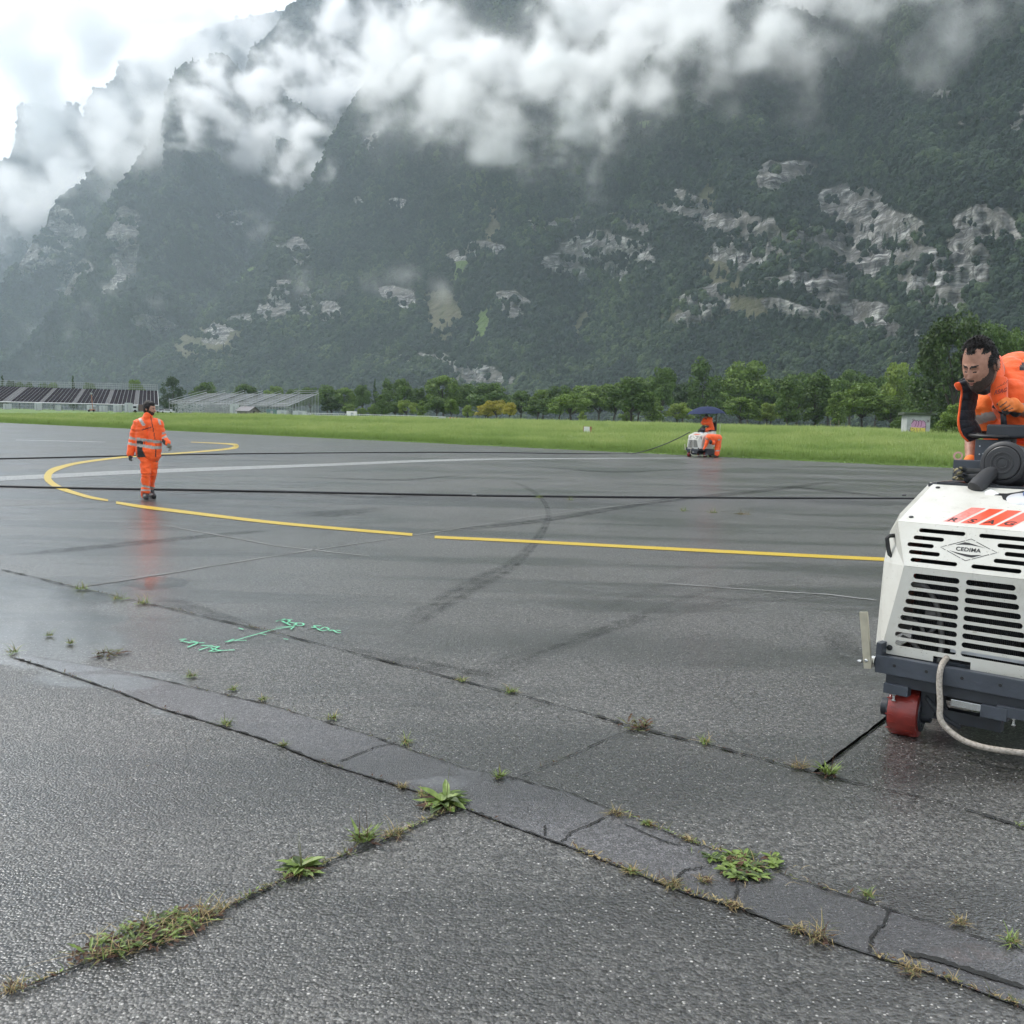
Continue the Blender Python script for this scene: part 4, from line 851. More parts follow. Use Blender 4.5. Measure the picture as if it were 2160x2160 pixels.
def rail_fence():
    Y = 225.; a = D(640, 878, Y); b_ = D(935, 885, Y); g = float(zt(a.x, Y)); bm = bmesh.new(); n = 60
    for i in range(n+1): x = a.x+(b_.x-a.x)*i/n; bar(bm, (x, Y, g-.1), (x, Y, g+1.15), .04)
    for z in (.3, .72, 1.12): bar(bm, (a.x, Y, g+z), (b_.x, Y, g+z), .045)
    tag(bm_obj('rail_fence', bm, mat('white_rail', (.6, .61, .62), .5)), 'white rail fence running behind the left orchard trees', 'fence')
    Y = 185.; a = D(945, 884, Y); b_ = D(1030, 884, Y); g = float(zt(a.x, Y)); bm = bmesh.new(); n = 26
    for i in range(n):
        x0, x1 = a.x+(b_.x-a.x)*i/n, a.x+(b_.x-a.x)*(i+1)/n; z0, z1 = g+.95-.35*i/n, g+.95-.35*(i+1)/n; nf = len(bm.faces); quad_prism(bm, Vector((x0, Y, z0-.3)), Vector((x1, Y, z1-.3)), Vector((x1, Y, z1)), Vector((x0, Y, z0)), .03); bm.faces.ensure_lookup_table()
        for f in bm.faces[nf:]: f.material_index = i % 2
    rt = empty('barrier', (0, 0, 0), 'red and white striped barrier strip behind the yellowing trees', 'barrier'); bm_obj('striped_rail', bm, [M_whitec, mat('red_stripe', (.5, .05, .04), .5)], rt)
    for x in (a.x, b_.x, (a.x+b_.x)/2): bm = bmesh.new(); bar(bm, (x, Y+.03, g), (x, Y+.03, g+.9), .04); bm_obj('post', bm, M_steel, rt)
    Y = 165.; a = D(906, 890, Y); b_ = D(940, 890, Y); g = float(zt(a.x, Y)); bm = bmesh.new(); box(bm, ((a.x+b_.x)/2, Y, g+.35), (b_.x-a.x, .5, .8), bev=.03); box(bm, (b_.x-.6, Y-.1, g+.5), (1.2, .8, 1.1), bev=.03)
    tag(bm_obj('low_wall', bm, M_conc), 'low grey concrete block wall under the dark orchard tree', 'wall')
    # stake frame round the sapling
    Y = 150.; bm = bmesh.new(); a = D(1760, 905, Y); g = float(zt(a.x, Y))
    for s in (-1, 1): bar(bm, (a.x+s*.65, Y, g-.1), (a.x+s*.65, Y, g+1.9), .05)
    bar(bm, (a.x-.8, Y, g+.9), (a.x+.8, Y, g+.9), .04); tag(bm_obj('tree_stakes', bm, mat('stake_wood', (.2, .17, .13), .8)), 'wooden stake frame guarding the slim orchard tree', 'stakes')
rail_fence()
# ------------------------------------------------------------------ joints, strip, painted lines on the tarmac
OV = 2160/1932.
def ov(l): return [(x*OV, y*OV) for x, y in l]
def dens_line(pts, n=10, jit=0.0, seed=0):
    r = random.Random(seed); out = []
    for a, b_ in zip(pts, pts[1:]):
        for k in range(n): out.append(a.lerp(b_, k/n)+Vector((r.uniform(-jit, jit), r.uniform(-jit, jit), 0)))
    out.append(pts[-1]); return out
def ribbon(name, pts, half, z, mtl, jit=0, seed=1, taper=True, parent=None):
    """pts world; half width m (number or list)"""
    r = random.Random(seed); V = []; F = []; n = len(pts)
    for i, p in enumerate(pts):
        t = (pts[min(i+1, n-1)]-pts[max(i-1, 0)]); t.z = 0; t.normalize(); s = Vector((-t.y, t.x, 0)); h = half[i] if isinstance(half, list) else half
        if taper and i in (0, n-1): h *= .2
        V += [p+s*h*(1+r.uniform(-jit, jit)), p-s*h*(1+r.uniform(-jit, jit))]
        V[-1].z = V[-2].z = z
        if i: F.append((2*i-2, 2*i-1, 2*i+1, 2*i))
    return mesh_obj(name, V, F, mtl, parent)
def GP(l, z=0): return [G(x, y, z) for x, y in l]
M_crack = mat('joint_dirt', (.009, .009, .008), .85, var=.5, scale=30, bump=.5)
J = {
 'far': [(0,1075),(75,1092),(150,1111),(225,1128),(300,1144),(400,1168),(520,1195),(680,1236),(850,1280),(1000,1318),(1100,1344),(1190,1372),(1320,1403),(1450,1437),(1540,1461),(1640,1485),(1750,1508),(1850,1537),(1940,1566)],
 'up': [(60,1240),(200,1262),(350,1295),(500,1330),(600,1360),(700,1390),(790,1422),(880,1453),(960,1468),(1080,1500),(1180,1540),(1300,1590),(1400,1622),(1500,1662),(1620,1700),(1760,1745),(1940,1800)],
 'low': [(20,1240),(60,1252),(130,1275),(220,1305),(300,1337),(400,1366),(500,1397),(600,1437),(700,1468),(760,1487),(830,1508),(880,1528),(950,1555),(1080,1602),(1200,1650),(1300,1690),(1400,1717),(1500,1757),(1640,1803),(1760,1840),(1940,1908)],
 'near': [(-20,1880),(60,1862),(150,1826),(250,1790),(370,1750),(455,1702),(530,1665),(620,1628),(700,1600),(780,1562),(870,1520)],
 'cross': [(965,1474),(1010,1455),(1080,1425),(1140,1398),(1195,1376)],
}
SEAM = [[(140,1110),(300,1085),(500,1052),(700,1022),(830,1003),(1000,975),(1250,945),(1430,920),(1620,903)], [(960,952),(1100,960),(1250,968),(1400,973),(1700,996)], [(1240,1100),(1400,1112),(1560,1122),(1660,1134)], [(0,954),(200,947),(300,943)], [(-10,853),(150,850),(400,862),(700,880),(1000,897)], [(300,990),(520,1030),(700,1050)]]
def joints():
    for k, (nm, l, hw, lab) in enumerate((('far', J['far'], .0085, 0), ('up', J['up'], .0042, 0), ('low', J['low'], .0052, 0), ('near', J['near'], .0095, 0), ('cross', J['cross'], .005, 0))):
        p = dens_line(GP(ov(l)), 14, .0035, k); h = [hw*(.25+2.6*abs(mnoise.noise(Vector((i*.21, k*7, 0))))) for i in range(len(p))]
        tag(ribbon('pavement_joint', p, h, .0075, M_crack, .5, k), kind='structure')
    m = mat('old_seam', (.16, .16, .155), .8, var=.3, scale=2)
    for k, l in enumerate(SEAM): tag(ribbon('pavement_seam', dens_line(GP(ov(l)), 8, .01, k+30), .022 if k else .018, .005, m, .5, k), kind='structure')
    # filled strip between the two long joints
    a, b_ = dens_line(GP(ov(J['up'])), 6), dens_line(GP(ov(J['low'])), 6); n = 90
    def res(P):
        L_ = [0]
        for p, q in zip(P, P[1:]): L_.append(L_[-1]+(q-p).length)
        out = []; j = 0
        for i in range(n):
            t = L_[-1]*i/(n-1)
            while j < len(P)-2 and L_[j+1] < t: j += 1
            out.append(P[j].lerp(P[j+1], (t-L_[j])/max(L_[j+1]-L_[j], 1e-6)))
        return out
    A, B = res(a), res(b_); V = []; F = []
    for i in range(n):
        for k in range(5): q = A[i].lerp(B[i], k/4); V.append((q.x, q.y, .004))
    for i in range(n-1):
        for k in range(4): F.append((i*5+k, i*5+k+1, i*5+k+6, i*5+k+5))
    P = proj(np.array(V)); pud = np.zeros(len(V))
    for cx, cy_, rx, ry in ((100, 1390, 240, 40), (220, 1440, 150, 25), (940, 1650, 90, 16), (1010, 1620, 50, 10), (2050, 2010, 160, 22), (1330, 1730, 80, 10)): pud = np.maximum(pud, 1.1-np.hypot((P[:, 0]-cx)/rx, (P[:, 1]-cy_)/ry)*.7)
    tag(mesh_obj('filled_strip', V, F, M_strip, attrs={'puddle': np.clip(pud, 0, 1)}), kind='structure')
    for k, l in enumerate(([(1640,1800),(1645,1770),(1670,1740),(1678,1715)], [(1060,1592),(1075,1575),(1105,1562),(1140,1545)], [(1025,1580),(1030,1560)], [(1385,1700),(1392,1680),(1388,1660)], [(1275,1665),(1290,1645),(1330,1640)], [(640,1440),(700,1415),(750,1402)], [(1700,1800),(1760,1812),(1850,1840),(1935,1868)], [(1180,1558),(1250,1590),(1290,1600)])):
        tag(ribbon('surface_crack', dens_line(GP(ov(l)), 9, .005, k+50), .004 if k != 6 else .012, .0085, M_crack, .5, k), kind='structure')
    # fresh saw cut and its dark wet trace
    tag(ribbon('saw_cut', dens_line(GP(ov([(1536,1461),(1590,1420),(1640,1382),(1700,1335)])), 6, .0015), .0085, .0095, mat('saw_cut', (.002, .002, .002), 1, spec=0), .3, 3, taper=False), kind='structure')
joints()
def paint_mat(name, col, wear=.42):
    m, n, L, b = nodes(name); b.inputs['Roughness'].default_value = .4; geo = n.new('ShaderNodeNewGeometry'); nz = n.new('ShaderNodeTexNoise'); nz.inputs['Scale'].default_value = 22; nz.inputs['Detail'].default_value = 6; nz.inputs['Roughness'].default_value = .75
    L.new(geo.outputs['Position'], nz.inputs[0]); cr = n.new('ShaderNodeValToRGB'); e = cr.color_ramp.elements; e[0].position = wear-.05; e[0].color = (0, 0, 0, 1); e[1].position = wear+.03; e[1].color = (1, 1, 1, 1)
    L.new(nz.outputs[0], cr.inputs[0]); b.inputs['Base Color'].default_value = (*col, 1); L.new(cr.outputs[0], b.inputs['Alpha']); b.inputs['Coat Weight'].default_value = .4; b.inputs['Coat Roughness'].default_value = .2; return m
M_yel = paint_mat('yellow_paint_line', (.55, .38, .025), .36); M_wht = paint_mat('white_paint_line', (.40, .40, .39), .47)
def lines():
    def bandpx(name, pts, th, mtl, z=.006):
        V = []; F = []
        C = catmull([(x*OV, y*OV, t) for (x, y), t in zip(pts, th)], 6)
        for i, c in enumerate(C):
            t = C[min(i+1, len(C)-1)]-C[max(i-1, 0)]; t = Vector((t.x, t.y)).normalized(); s = Vector((-t.y, t.x))*c.z*OV/2
            for q in (1, -1): p = G(c.x+s.x*q, c.y+s.y*q, z); V.append(p)
            if i: F.append((2*i-2, 2*i-1, 2*i+1, 2*i))
        tag(mesh_obj(name, V, F, mtl), kind='structure')
    bandpx('yellow_line', [(1740,1058.5),(1668,1055),(1500,1047),(1250,1034.5),(1000,1021.5),(820,1013)], [6.2,6.2,6,5.6,5.2,5], M_yel)
    bandpx('yellow_line', [(778,1008.5),(650,998),(500,984),(350,966),(270,956),(219,948)], [5,5,5.2,5.6,5.6,4.5], M_yel)
    bandpx('yellow_line', [(204,944),(170,938),(135,928),(110,919),(95,909),(90,900),(97,889),(120,880),(150,873),(200,866),(250,861),(330,855.5),(400,850),(435,846),(447,842),(440,838.5),(415,836.5),(360,834)], [3,5,6,8,10,14,10,6,4,3.4,3,2.6,2.8,3.6,7,3.4,1.8,1], M_yel, .0075)
    bandpx('white_line', [(-60,907),(0,903),(120,897),(240,891),(420,884),(600,877.5),(760,871),(870,867.5),(965,866),(1100,865),(1300,864)], [9,8,7.4,7,6.4,5,4.2,3.4,2.2,1.5,1.0], M_wht, .005)
    bandpx('white_line', [(30,830),(120,832),(200,834)], [1,1,.6], M_wht, .005)
    m = paint_mat('ghost_yellow', (.28, .22, .08), .665)
    bandpx('old_yellow_line', [(60,1560),(150,1510),(240,1465),(330,1425),(400,1395)], [10,14,14,12,8], m, .005)
lines()
def spray():
    g = paint_mat('green_spray', (.14, .56, .31), .40); z8 = lambda x, y: G(350+x/4.83, 1250+y/4.83)
    W1 = [[(135,490),(200,485),(160,500)],[(145,505),(210,515),(250,525)],[(220,570),(340,520)],[(250,520),(390,525)],[(250,505),(330,520)],[(335,600),(455,560)],[(360,550),(480,552)],[(440,565),(545,560)],[(440,615),(545,560)],[(455,575),(540,600),(700,597)],[(440,615),(580,603)]]
    W2 = [[(1120,305),(1215,280)],[(1140,300),(1180,290),(1290,287)],[(1180,300),(1270,345)],[(1210,285),(1262,300),(1220,325)],[(1260,312),(1330,330),(1300,347)],[(1320,320),(1395,325),(1395,345),(1330,347)]]
    W3 = [[(1480,365),(1530,370),(1510,350),(1585,352)],[(1540,380),(1590,400),(1660,387),(1620,365),(1575,383)],[(1660,405),(1700,395),(1745,420),(1785,422)],[(1735,395),(1780,402)]]
    AR = [[(600,520),(720,498),(830,465),(950,432),(1100,390),(1210,372),(1310,358)],[(600,520),(695,488)],[(705,505),(825,500)],[(1120,368),(1310,358)],[(1270,388),(1310,358)],[(740,375),(790,390)],[(965,432),(1020,445)],[(1200,485),(1245,492)]]
    for k, (S_, lab) in enumerate(((W1, 'green sprayed word lying upside down left of the arrow, in front of the joint'), (W2, 'green sprayed word beyond the joint, starting above the arrow tip'), (W3, 'short green sprayed word to the right of the longer one'), (AR, 'green sprayed double arrow crossing the pavement joint'))):
        bm = bmesh.new()
        for st in S_:
            P = [z8(*p) for p in st]; P = catmull(P, 4) if len(P) > 2 else dens_line(P, 4); prev = None
            for i, p in enumerate(P):
                t = (P[min(i+1, len(P)-1)]-P[max(i-1, 0)]).normalized(); s = Vector((-t.y, t.x, 0))*(.0075 if k < 3 else .006)*(1+random.uniform(-.2, .2)); cur = []
                for q in (1, -1):
                    v = bm.verts.new((p.x+s.x*q, p.y+s.y*q, .0095+.0006*k)); cur.append(v)
                if prev: bm.faces.new((prev[0], prev[1], cur[1], cur[0]))
                prev = cur
        tag(bm_obj('spray_marking', bm, g), lab, 'writing', 'green sprayed survey marks')
spray()
# ------------------------------------------------------------------ hoses on the ground
M_rub = mat('black_rubber', (.012, .012, .013), .45, var=.2, scale=20)
def hoses():
    a = [(-80,1024,0),(0,1025.5,0),(200,1030,0),(400,1033,0),(600,1037,0),(800,1041,0),(1005,1045,0),(1300,1048,0),(1600,1050,0),(1900,1051,0),(2100,1052,0),(2250,1053,0)]
    bm = bmesh.new(); tube(bm, catmull([G(x, y, .022) for x, y, z in a], 6), .022, 8); o = bm_obj('black_hose', bm, M_rub, smooth=True); tag(o, 'nearer thick black hose lying straight across the tarmac', 'hose')
    bm = bmesh.new(); cyl(bm, G(996, 1044.7, .024), G(1004, 1045.1, .024), .028); bm_obj('coupling', bm, mat('coupling_steel', (.16, .16, .16), .4, metal=.6), o)
    b_ = [(-80,968),(0,967.5),(180,963.5),(330,960),(550,956.5),(800,954.5),(1000,954),(1150,956),(1260,957),(1330,957)]
    pts = [G(x, y, .022) for x, y in b_]; Y = pts[-1].y; 
    for (x, y, dy) in ((1365, 950, 1.0), (1400, 938, 2.5), (1425, 927, 3.5), (1446, 916.5, 4.6), (1456, 911, 4.9)): pts.append(D(x, y, 49.0-(1446-x)/116*1.5))
    bm = bmesh.new(); tube(bm, catmull(pts, 6), .024, 8); tag(bm_obj('black_hose', bm, M_rub, smooth=True), 'farther black hose rising from the tarmac to the distant saw under the umbrella', 'hose')
hoses()
# ------------------------------------------------------------------ weeds
def plant_mat(name, c0, c1, rough=.5):
    m, n, L, b = nodes(name); b.inputs['Roughness'].default_value = rough; geo = n.new('ShaderNodeNewGeometry'); nz = n.new('ShaderNodeTexNoise'); nz.inputs['Scale'].default_value = 28; nz.inputs['Detail'].default_value = 3
    L.new(geo.outputs['Position'], nz.inputs[0]); cr = n.new('ShaderNodeValToRGB'); e = cr.color_ramp.elements; e[0].position = .3; e[0].color = (*c0, 1); e[1].position = .68; e[1].color = (*c1, 1); L.new(nz.outputs[0], cr.inputs[0]); L.new(cr.outputs[0], b.inputs['Base Color'])
    tr = n.new('ShaderNodeBsdfTranslucent'); L.new(cr.outputs[0], tr.inputs[0]); ms = n.new('ShaderNodeMixShader'); ms.inputs[0].default_value = .25; L.new(b.outputs[0], ms.inputs[1]); L.new(tr.outputs[0], ms.inputs[2]); L.new(ms.outputs[0], n['Material Output'].inputs[0]); return m
M_wg = plant_mat('weed_leaf', (.085, .135, .022), (.22, .30, .07)); M_wd = plant_mat('weed_leaf_dark', (.03, .05, .015), (.075, .11, .03)); M_wb = plant_mat('dead_leaf', (.045, .022, .014), (.12, .06, .035), .8); M_ws = plant_mat('straw', (.26, .19, .08), (.42, .33, .16), .7); M_wo = plant_mat('olive_blade', (.06, .08, .02), (.15, .15, .05))
WM = [M_wg, M_wd, M_wb, M_ws, M_wo]
def add_leaf(V, F, MI, base, az, ln, wd, lift, droop, mi, r, lobed=0):
    n = 7; d = Vector((math.cos(az), math.sin(az), 0)); s = Vector((-d.y, d.x, 0)); i0 = len(V); tw = r.uniform(-.3, .3)
    for k in range(n+1):
        t = k/n; w_ = wd*math.sin(math.pi*min(1, (.06+.94*t)**.85))*(.55+.45*t if t < .7 else 1)*(1+(.35*((k % 2)*2-1) if lobed else r.uniform(-.08, .08)))
        if k == 0: w_ = wd*.12
        if k == n: w_ = wd*.05
        p = base+d*ln*t*math.cos(lift*(1-.5*t))+Vector((0, 0, ln*(math.sin(lift)*t-droop*t*t)))+s*tw*wd*math.sin(3*t)
        p.z = max(p.z, .011+.004*r.random()); V += [p+s*w_+Vector((0, 0, .12*w_)), p-Vector((0, 0, .25*w_)), p-s*w_+Vector((0, 0, .12*w_))]
        for v in (-3, -2, -1): V[v] = Vector((V[v].x, V[v].y, max(V[v].z, .0105)))
        if k:
            a = i0+3*(k-1); F += [(a, a+1, a+4, a+3), (a+1, a+2, a+5, a+4)]; MI += [mi, mi]
def add_blade(V, F, MI, base, az, ln, wd, lift, mi, r, curl=.5):
    n = 4; d = Vector((math.cos(az), math.sin(az), 0)); s = Vector((-d.y, d.x, 0)); i0 = len(V); p = base.copy(); a = lift
    for k in range(n+1):
        w_ = wd*(1-k/n*.85); V += [p+s*w_, p-s*w_]; st = ln/n; p = p+d*math.cos(a)*st+Vector((0, 0, math.sin(a)*st)); a -= curl*r.uniform(.2, 1); d = Matrix.Rotation(r.uniform(-.18, .18), 3, 'Z') @ d; s = Vector((-d.y, d.x, 0))
        p.z = max(p.z, .0115)
        if k: q = i0+2*(k-1); F.append((q, q+1, q+3, q+2)); MI.append(mi)
def weed(x, y, kind, size, label, seed, name='weed', sx=1, ang=0, cat='weed', grp='weeds growing in the pavement joints'):
    size *= .86 if kind in ('tuft', 'dry') else 1
    r = random.Random(seed); c = G(x*OV, y*OV); V, F, MI = [], [], []
    def off(s):
        a = r.random()*6.28; q = s*math.sqrt(r.random()); dx, dy = q*math.cos(a)*sx, q*math.sin(a); return Vector((dx*math.cos(ang)-dy*math.sin(ang), dx*math.sin(ang)+dy*math.cos(ang), .008))
    if kind == 'rosette':
        for k in range(30): add_leaf(V, F, MI, off(.12*size), k*2.4+r.uniform(-.3, .3), size*r.uniform(.4, .8), size*r.uniform(.12, .19), r.uniform(.1, 1.0), r.uniform(.25, .6), 0 if r.random() < .8 else 1, r)
        for k in range(5): add_leaf(V, F, MI, off(.25*size), r.random()*6.28, size*.6, size*.15, .08, .1, 2, r)
        for k in range(2): add_blade(V, F, MI, off(.1*size), r.random()*6.28, size*1.1, .0022, 1.4, 4, r, .05)
        for k in range(10): add_blade(V, F, MI, off(.5*size), r.random()*6.28, size*.5, .0016, .4, 3, r)
    elif kind == 'mixed':
        for k in range(int(60*sx)): add_leaf(V, F, MI, off(size*.5), r.random()*6.28, size*r.uniform(.18, .42), size*r.uniform(.03, .065), r.uniform(.1, .9), r.uniform(.1, .5), r.choice([0, 0, 0, 1, 2]), r, lobed=1)
        for k in range(int(60*sx)): add_leaf(V, F, MI, off(size*.62), r.random()*6.28, size*r.uniform(.1, .25), size*r.uniform(.03, .07), r.uniform(0, .3), .2, 2, r)
        for k in range(int(70*sx)): add_blade(V, F, MI, off(size*.6), r.random()*6.28, size*r.uniform(.25, .6), .0018, r.uniform(.2, 1.2), r.choice([0, 3, 3, 4]), r)
        for k in range(12): add_blade(V, F, MI, off(size*.5), ang+r.uniform(-.7, .7)+(0 if r.random() < .6 else 3.14), size*r.uniform(.8, 1.3), .0017, .15, 3, r, .12)
    elif kind == 'patch':
        for q in range(int(13*sx)):
            o = off(size*.55)
            for k in range(9): add_leaf(V, F, MI, o+Vector((0, 0, .003)), k*.75+r.random(), size*r.uniform(.16, .27), size*r.uniform(.045, .075), r.uniform(.1, .55), .3, r.choice([0, 0, 0, 1, 1, 2]) if k < 8 else 1, r)
        for k in range(30): add_blade(V, F, MI, off(size*.7), r.random()*6.28, size*r.uniform(.15, .3), .002, r.uniform(.4, 1.3), r.choice([0, 4, 3]), r)
    elif kind == 'tuft':
        for k in range(34): add_blade(V, F, MI, off(size*.25), r.random()*6.28, size*r.uniform(.4, .9), .0026, r.uniform(.1, 1.2), r.choice([0, 0, 4, 4, 3]), r)
        for k in range(6): add_leaf(V, F, MI, off(size*.3), r.random()*6.28, size*.35, size*.05, .4, .3, 0, r)
    elif kind == 'leafy':
        for k in range(44): add_leaf(V, F, MI, off(size*.25), r.random()*6.28, size*r.uniform(.35, .8), size*r.uniform(.035, .06), r.uniform(.5, 1.3), r.uniform(.1, .4), 0 if r.random() < .85 else 4, r)
        for k in range(14): add_leaf(V, F, MI, off(size*.35), r.random()*6.28, size*r.uniform(.3, .5), size*.05, .1, .1, 2, r)
        for k in range(4): add_blade(V, F, MI, off(size*.2), r.random()*6.28, size*1.4, .0018, 1.35, 2, r, .06)
    elif kind == 'dry':
        for k in range(46): add_blade(V, F, MI, off(size*.35), r.random()*6.28, size*r.uniform(.4, 1.0), .0016, r.uniform(.05, 1.1), r.choice([3, 3, 4, 2]), r)
        for k in range(12): add_leaf(V, F, MI, off(size*.4), r.random()*6.28, size*.3, size*.05, .1, .1, r.choice([2, 4]), r, 1)
    elif kind == 'red':
        for k in range(40): add_leaf(V, F, MI, off(size*.45), r.random()*6.28, size*r.uniform(.2, .45), size*.045, r.uniform(0, .8), .3, r.choice([2, 2, 4]), r, 1)
        for k in range(12): add_blade(V, F, MI, off(size*.3), r.random()*6.28, size*.5, .0025, .8, 4, r)
    o = mesh_obj(name, V, F, WM, midx=MI); o.location = (c.x, c.y, 0); tag(o, label, cat, grp); return o
wl = [(838,1519,'rosette',.165,'large bright broad-leaved plant at the crossing of the joints'),(566,1643,'rosette',.125,'flat rosette of broad leaves right of the long leafy clump'),(685,1590,'leafy',.12,'upright bright green tuft between two rosettes on the near joint'),
 (745,1576,'dry',.13,'withered brown-green plant just left of the largest plant'),(1545,1772,'dry',.13,'star-shaped dry grass clump on the lower joint at right'),(765,1404,'tuft',.10,'green tuft on the upper joint above the puddle in the strip'),(626,1359,'tuft',.10,'green tuft on the upper joint, second from the puddle'),(426,1369,'tuft',.11,'yellow-green tuft on the lower joint at left'),
 (360,1279,'tuft',.12,'single green tuft on the strip edge below the word at left'),(440,1304,'tuft',.09,'left one of two small tufts right of the strip edge bend'),(495,1322,'tuft',.09,'right one of two small tufts right of the strip edge bend'),(207,1237,'red',.20,'reddish-brown flat clump on the wet strip at far left'),(965,1307,'tuft',.14,'dense olive tuft on the far joint left of the crack junction'),(872,1287,'tuft',.10,'low tuft on the far joint, just left of the dense olive one'),
 (1203,1373,'red',.19,'reddish clump where the cross crack meets the far joint'),(1330,1403,'tuft',.11,'small pale tuft on the far joint right of the reddish clump'),(1505,1449,'dry',.13,'dirty tuft just left of the saw cut end'),(1563,1464,'leafy',.12,'dark muddy tuft just right of the saw cut end'),
 (1160,1540,'dry',.085,'brown-green tuft on the upper joint right of the crossing'),(1222,1558,'tuft',.07,'small green tuft on the upper joint, right of the brown-green one'),(1300,1589,'dry',.06,'tiny dark tuft just left of the big leafy patch'),(1190,1648,'tuft',.07,'little tuft on the lower joint below the smooth strip'),(1637,1694,'tuft',.06,'small light green tuft on the upper joint right of the leafy patch'),
 (1810,1745,'dry',.07,'small dry tuft on the upper joint near the right edge'),(1908,1781,'tuft',.09,'green tuft on the upper joint at the right edge'),(535,1410,'tuft',.07,'tiny tuft on the lower joint right of the yellow-green one'),(25,1233,'tuft',.14,'small green sprig in the puddle at the left edge'),(93,1201,'tuft',.10,'left one of two sprigs standing in the puddle'),(132,1216,'tuft',.10,'right one of two sprigs standing in the puddle'),
 (155,1113,'tuft',.22,'mossy tuft on the far joint at left'),(225,1132,'tuft',.20,'mossy tuft on the far joint, right of the leftmost one'),(268,1140,'tuft',.20,'mossy tuft on the far joint under the reflection of the man'),(758,1488,'dry',.06,'tiny brown tuft on the lower joint before the crossing'),(797,1503,'tuft',.07,'little tuft touching the left side of the largest plant'),(944,1470,'leafy',.07,'small leafy sprout right of the joint crossing'),
 (1290,965,'tuft',.30,'left one of three far tufts beyond the yellow line'),(1345,968,'tuft',.32,'middle one of three far tufts beyond the yellow line'),(1402,971,'dry',.42,'dry yellowish far tuft, right one of three beyond the yellow line'),(1017,940,'tuft',.30,'far tuft beside the hose coupling'),(1075,944,'tuft',.26,'far tuft just right of the hose coupling'),
 (25,1870,'dry',.09,'yellow straw clump in the near joint at the left edge'),(1385,1630,'dry',.05,'dry sprig among the cracks right under the leafy patch'),(1270,1672,'dry',.08,'straw clump on the lower joint below the leafy patch'),(1380,1712,'dry',.07,'straw clump on the lower joint, right of the crack'),(1505,1757,'dry',.07,'straw clump just left of the star-shaped dry grass'),(1720,1838,'dry',.08,'dry straw clump on the lower joint near the bottom right'),(1330,1665,'dry',.07,'yellow dry clump on the short crack below the leafy patch')]
for i, (x, y, k, s, lab) in enumerate(wl): weed(x, y, k, s, lab, 100+i, 'grass_tuft' if k in ('tuft', 'dry') else 'weed', cat='grass tuft' if k in ('tuft', 'dry') else 'weed')
_a, _b = G(150*OV, 1826*OV), G(370*OV, 1750*OV); JA = math.atan2(_b.y-_a.y, _b.x-_a.x)
weed(278, 1768, 'mixed', .155, 'long tangled clump of green leaves, dead leaves and straw on the near joint', 5, sx=2.3, ang=JA)
weed(400, 1725, 'dry', .13, 'curly tuft of dry straw at the right end of the long leafy clump', 6, 'grass_tuft', cat='grass tuft')
weed(1408, 1636, 'patch', .22, 'wide patch of flat pale green leaves spreading over the upper joint', 7, sx=1.5, ang=-.55)
def joint_litter():
    r = random.Random(9); V, F, MI = [], [], []
    segs = [(J['up'], 960, 1300, 7, (0, 4, 3, 2)), (J['up'], 1440, 1940, 3, (4, 3, 2, 2)), (J['low'], 1180, 1940, 9, (3, 3, 4, 2)), (J['near'], 150, 880, 9, (2, 3, 4, 4, 0)), (J['far'], 140, 420, 3, (4, 4, 2)), (J['far'], 420, 1540, .9, (4, 2)), (J['far'], 1570, 1940, 12, (0, 4, 4, 0)), (J['low'], 20, 880, 1.2, (2, 4, 2)), (J['cross'], 960, 1060, 2, (4, 2)), (J['up'], 400, 960, 1.0, (4, 2))]
    for l, x0, x1, dn, pal in segs:
        P = GP(ov(l)); Q = ov(l)
        for a, b_, qa, qb in zip(P, P[1:], Q, Q[1:]):
            if qb[0]/OV < x0 or qa[0]/OV > x1: continue
            L_ = (b_-a).length; c = int(L_*dn*32)
            for k in range(c):
                p = a.lerp(b_, r.random())+Vector((r.gauss(0, .007), r.gauss(0, .007), .009))
                if mnoise.noise(p*1.6) < -.12: continue
                if r.random() < .6: add_blade(V, F, MI, p, r.random()*6.28, r.uniform(.012, .05), .0016, r.uniform(.1, 1.3), r.choice(pal), r)
                else: add_leaf(V, F, MI, p, r.random()*6.28, r.uniform(.01, .03), r.uniform(.003, .006), r.uniform(0, .8), .1, r.choice(pal), r)
    tag(mesh_obj('joint_moss', V, F, WM, midx=MI), 'moss, straw bits and tiny blades lining the pavement joints', 'moss', kind='stuff')
joint_litter()

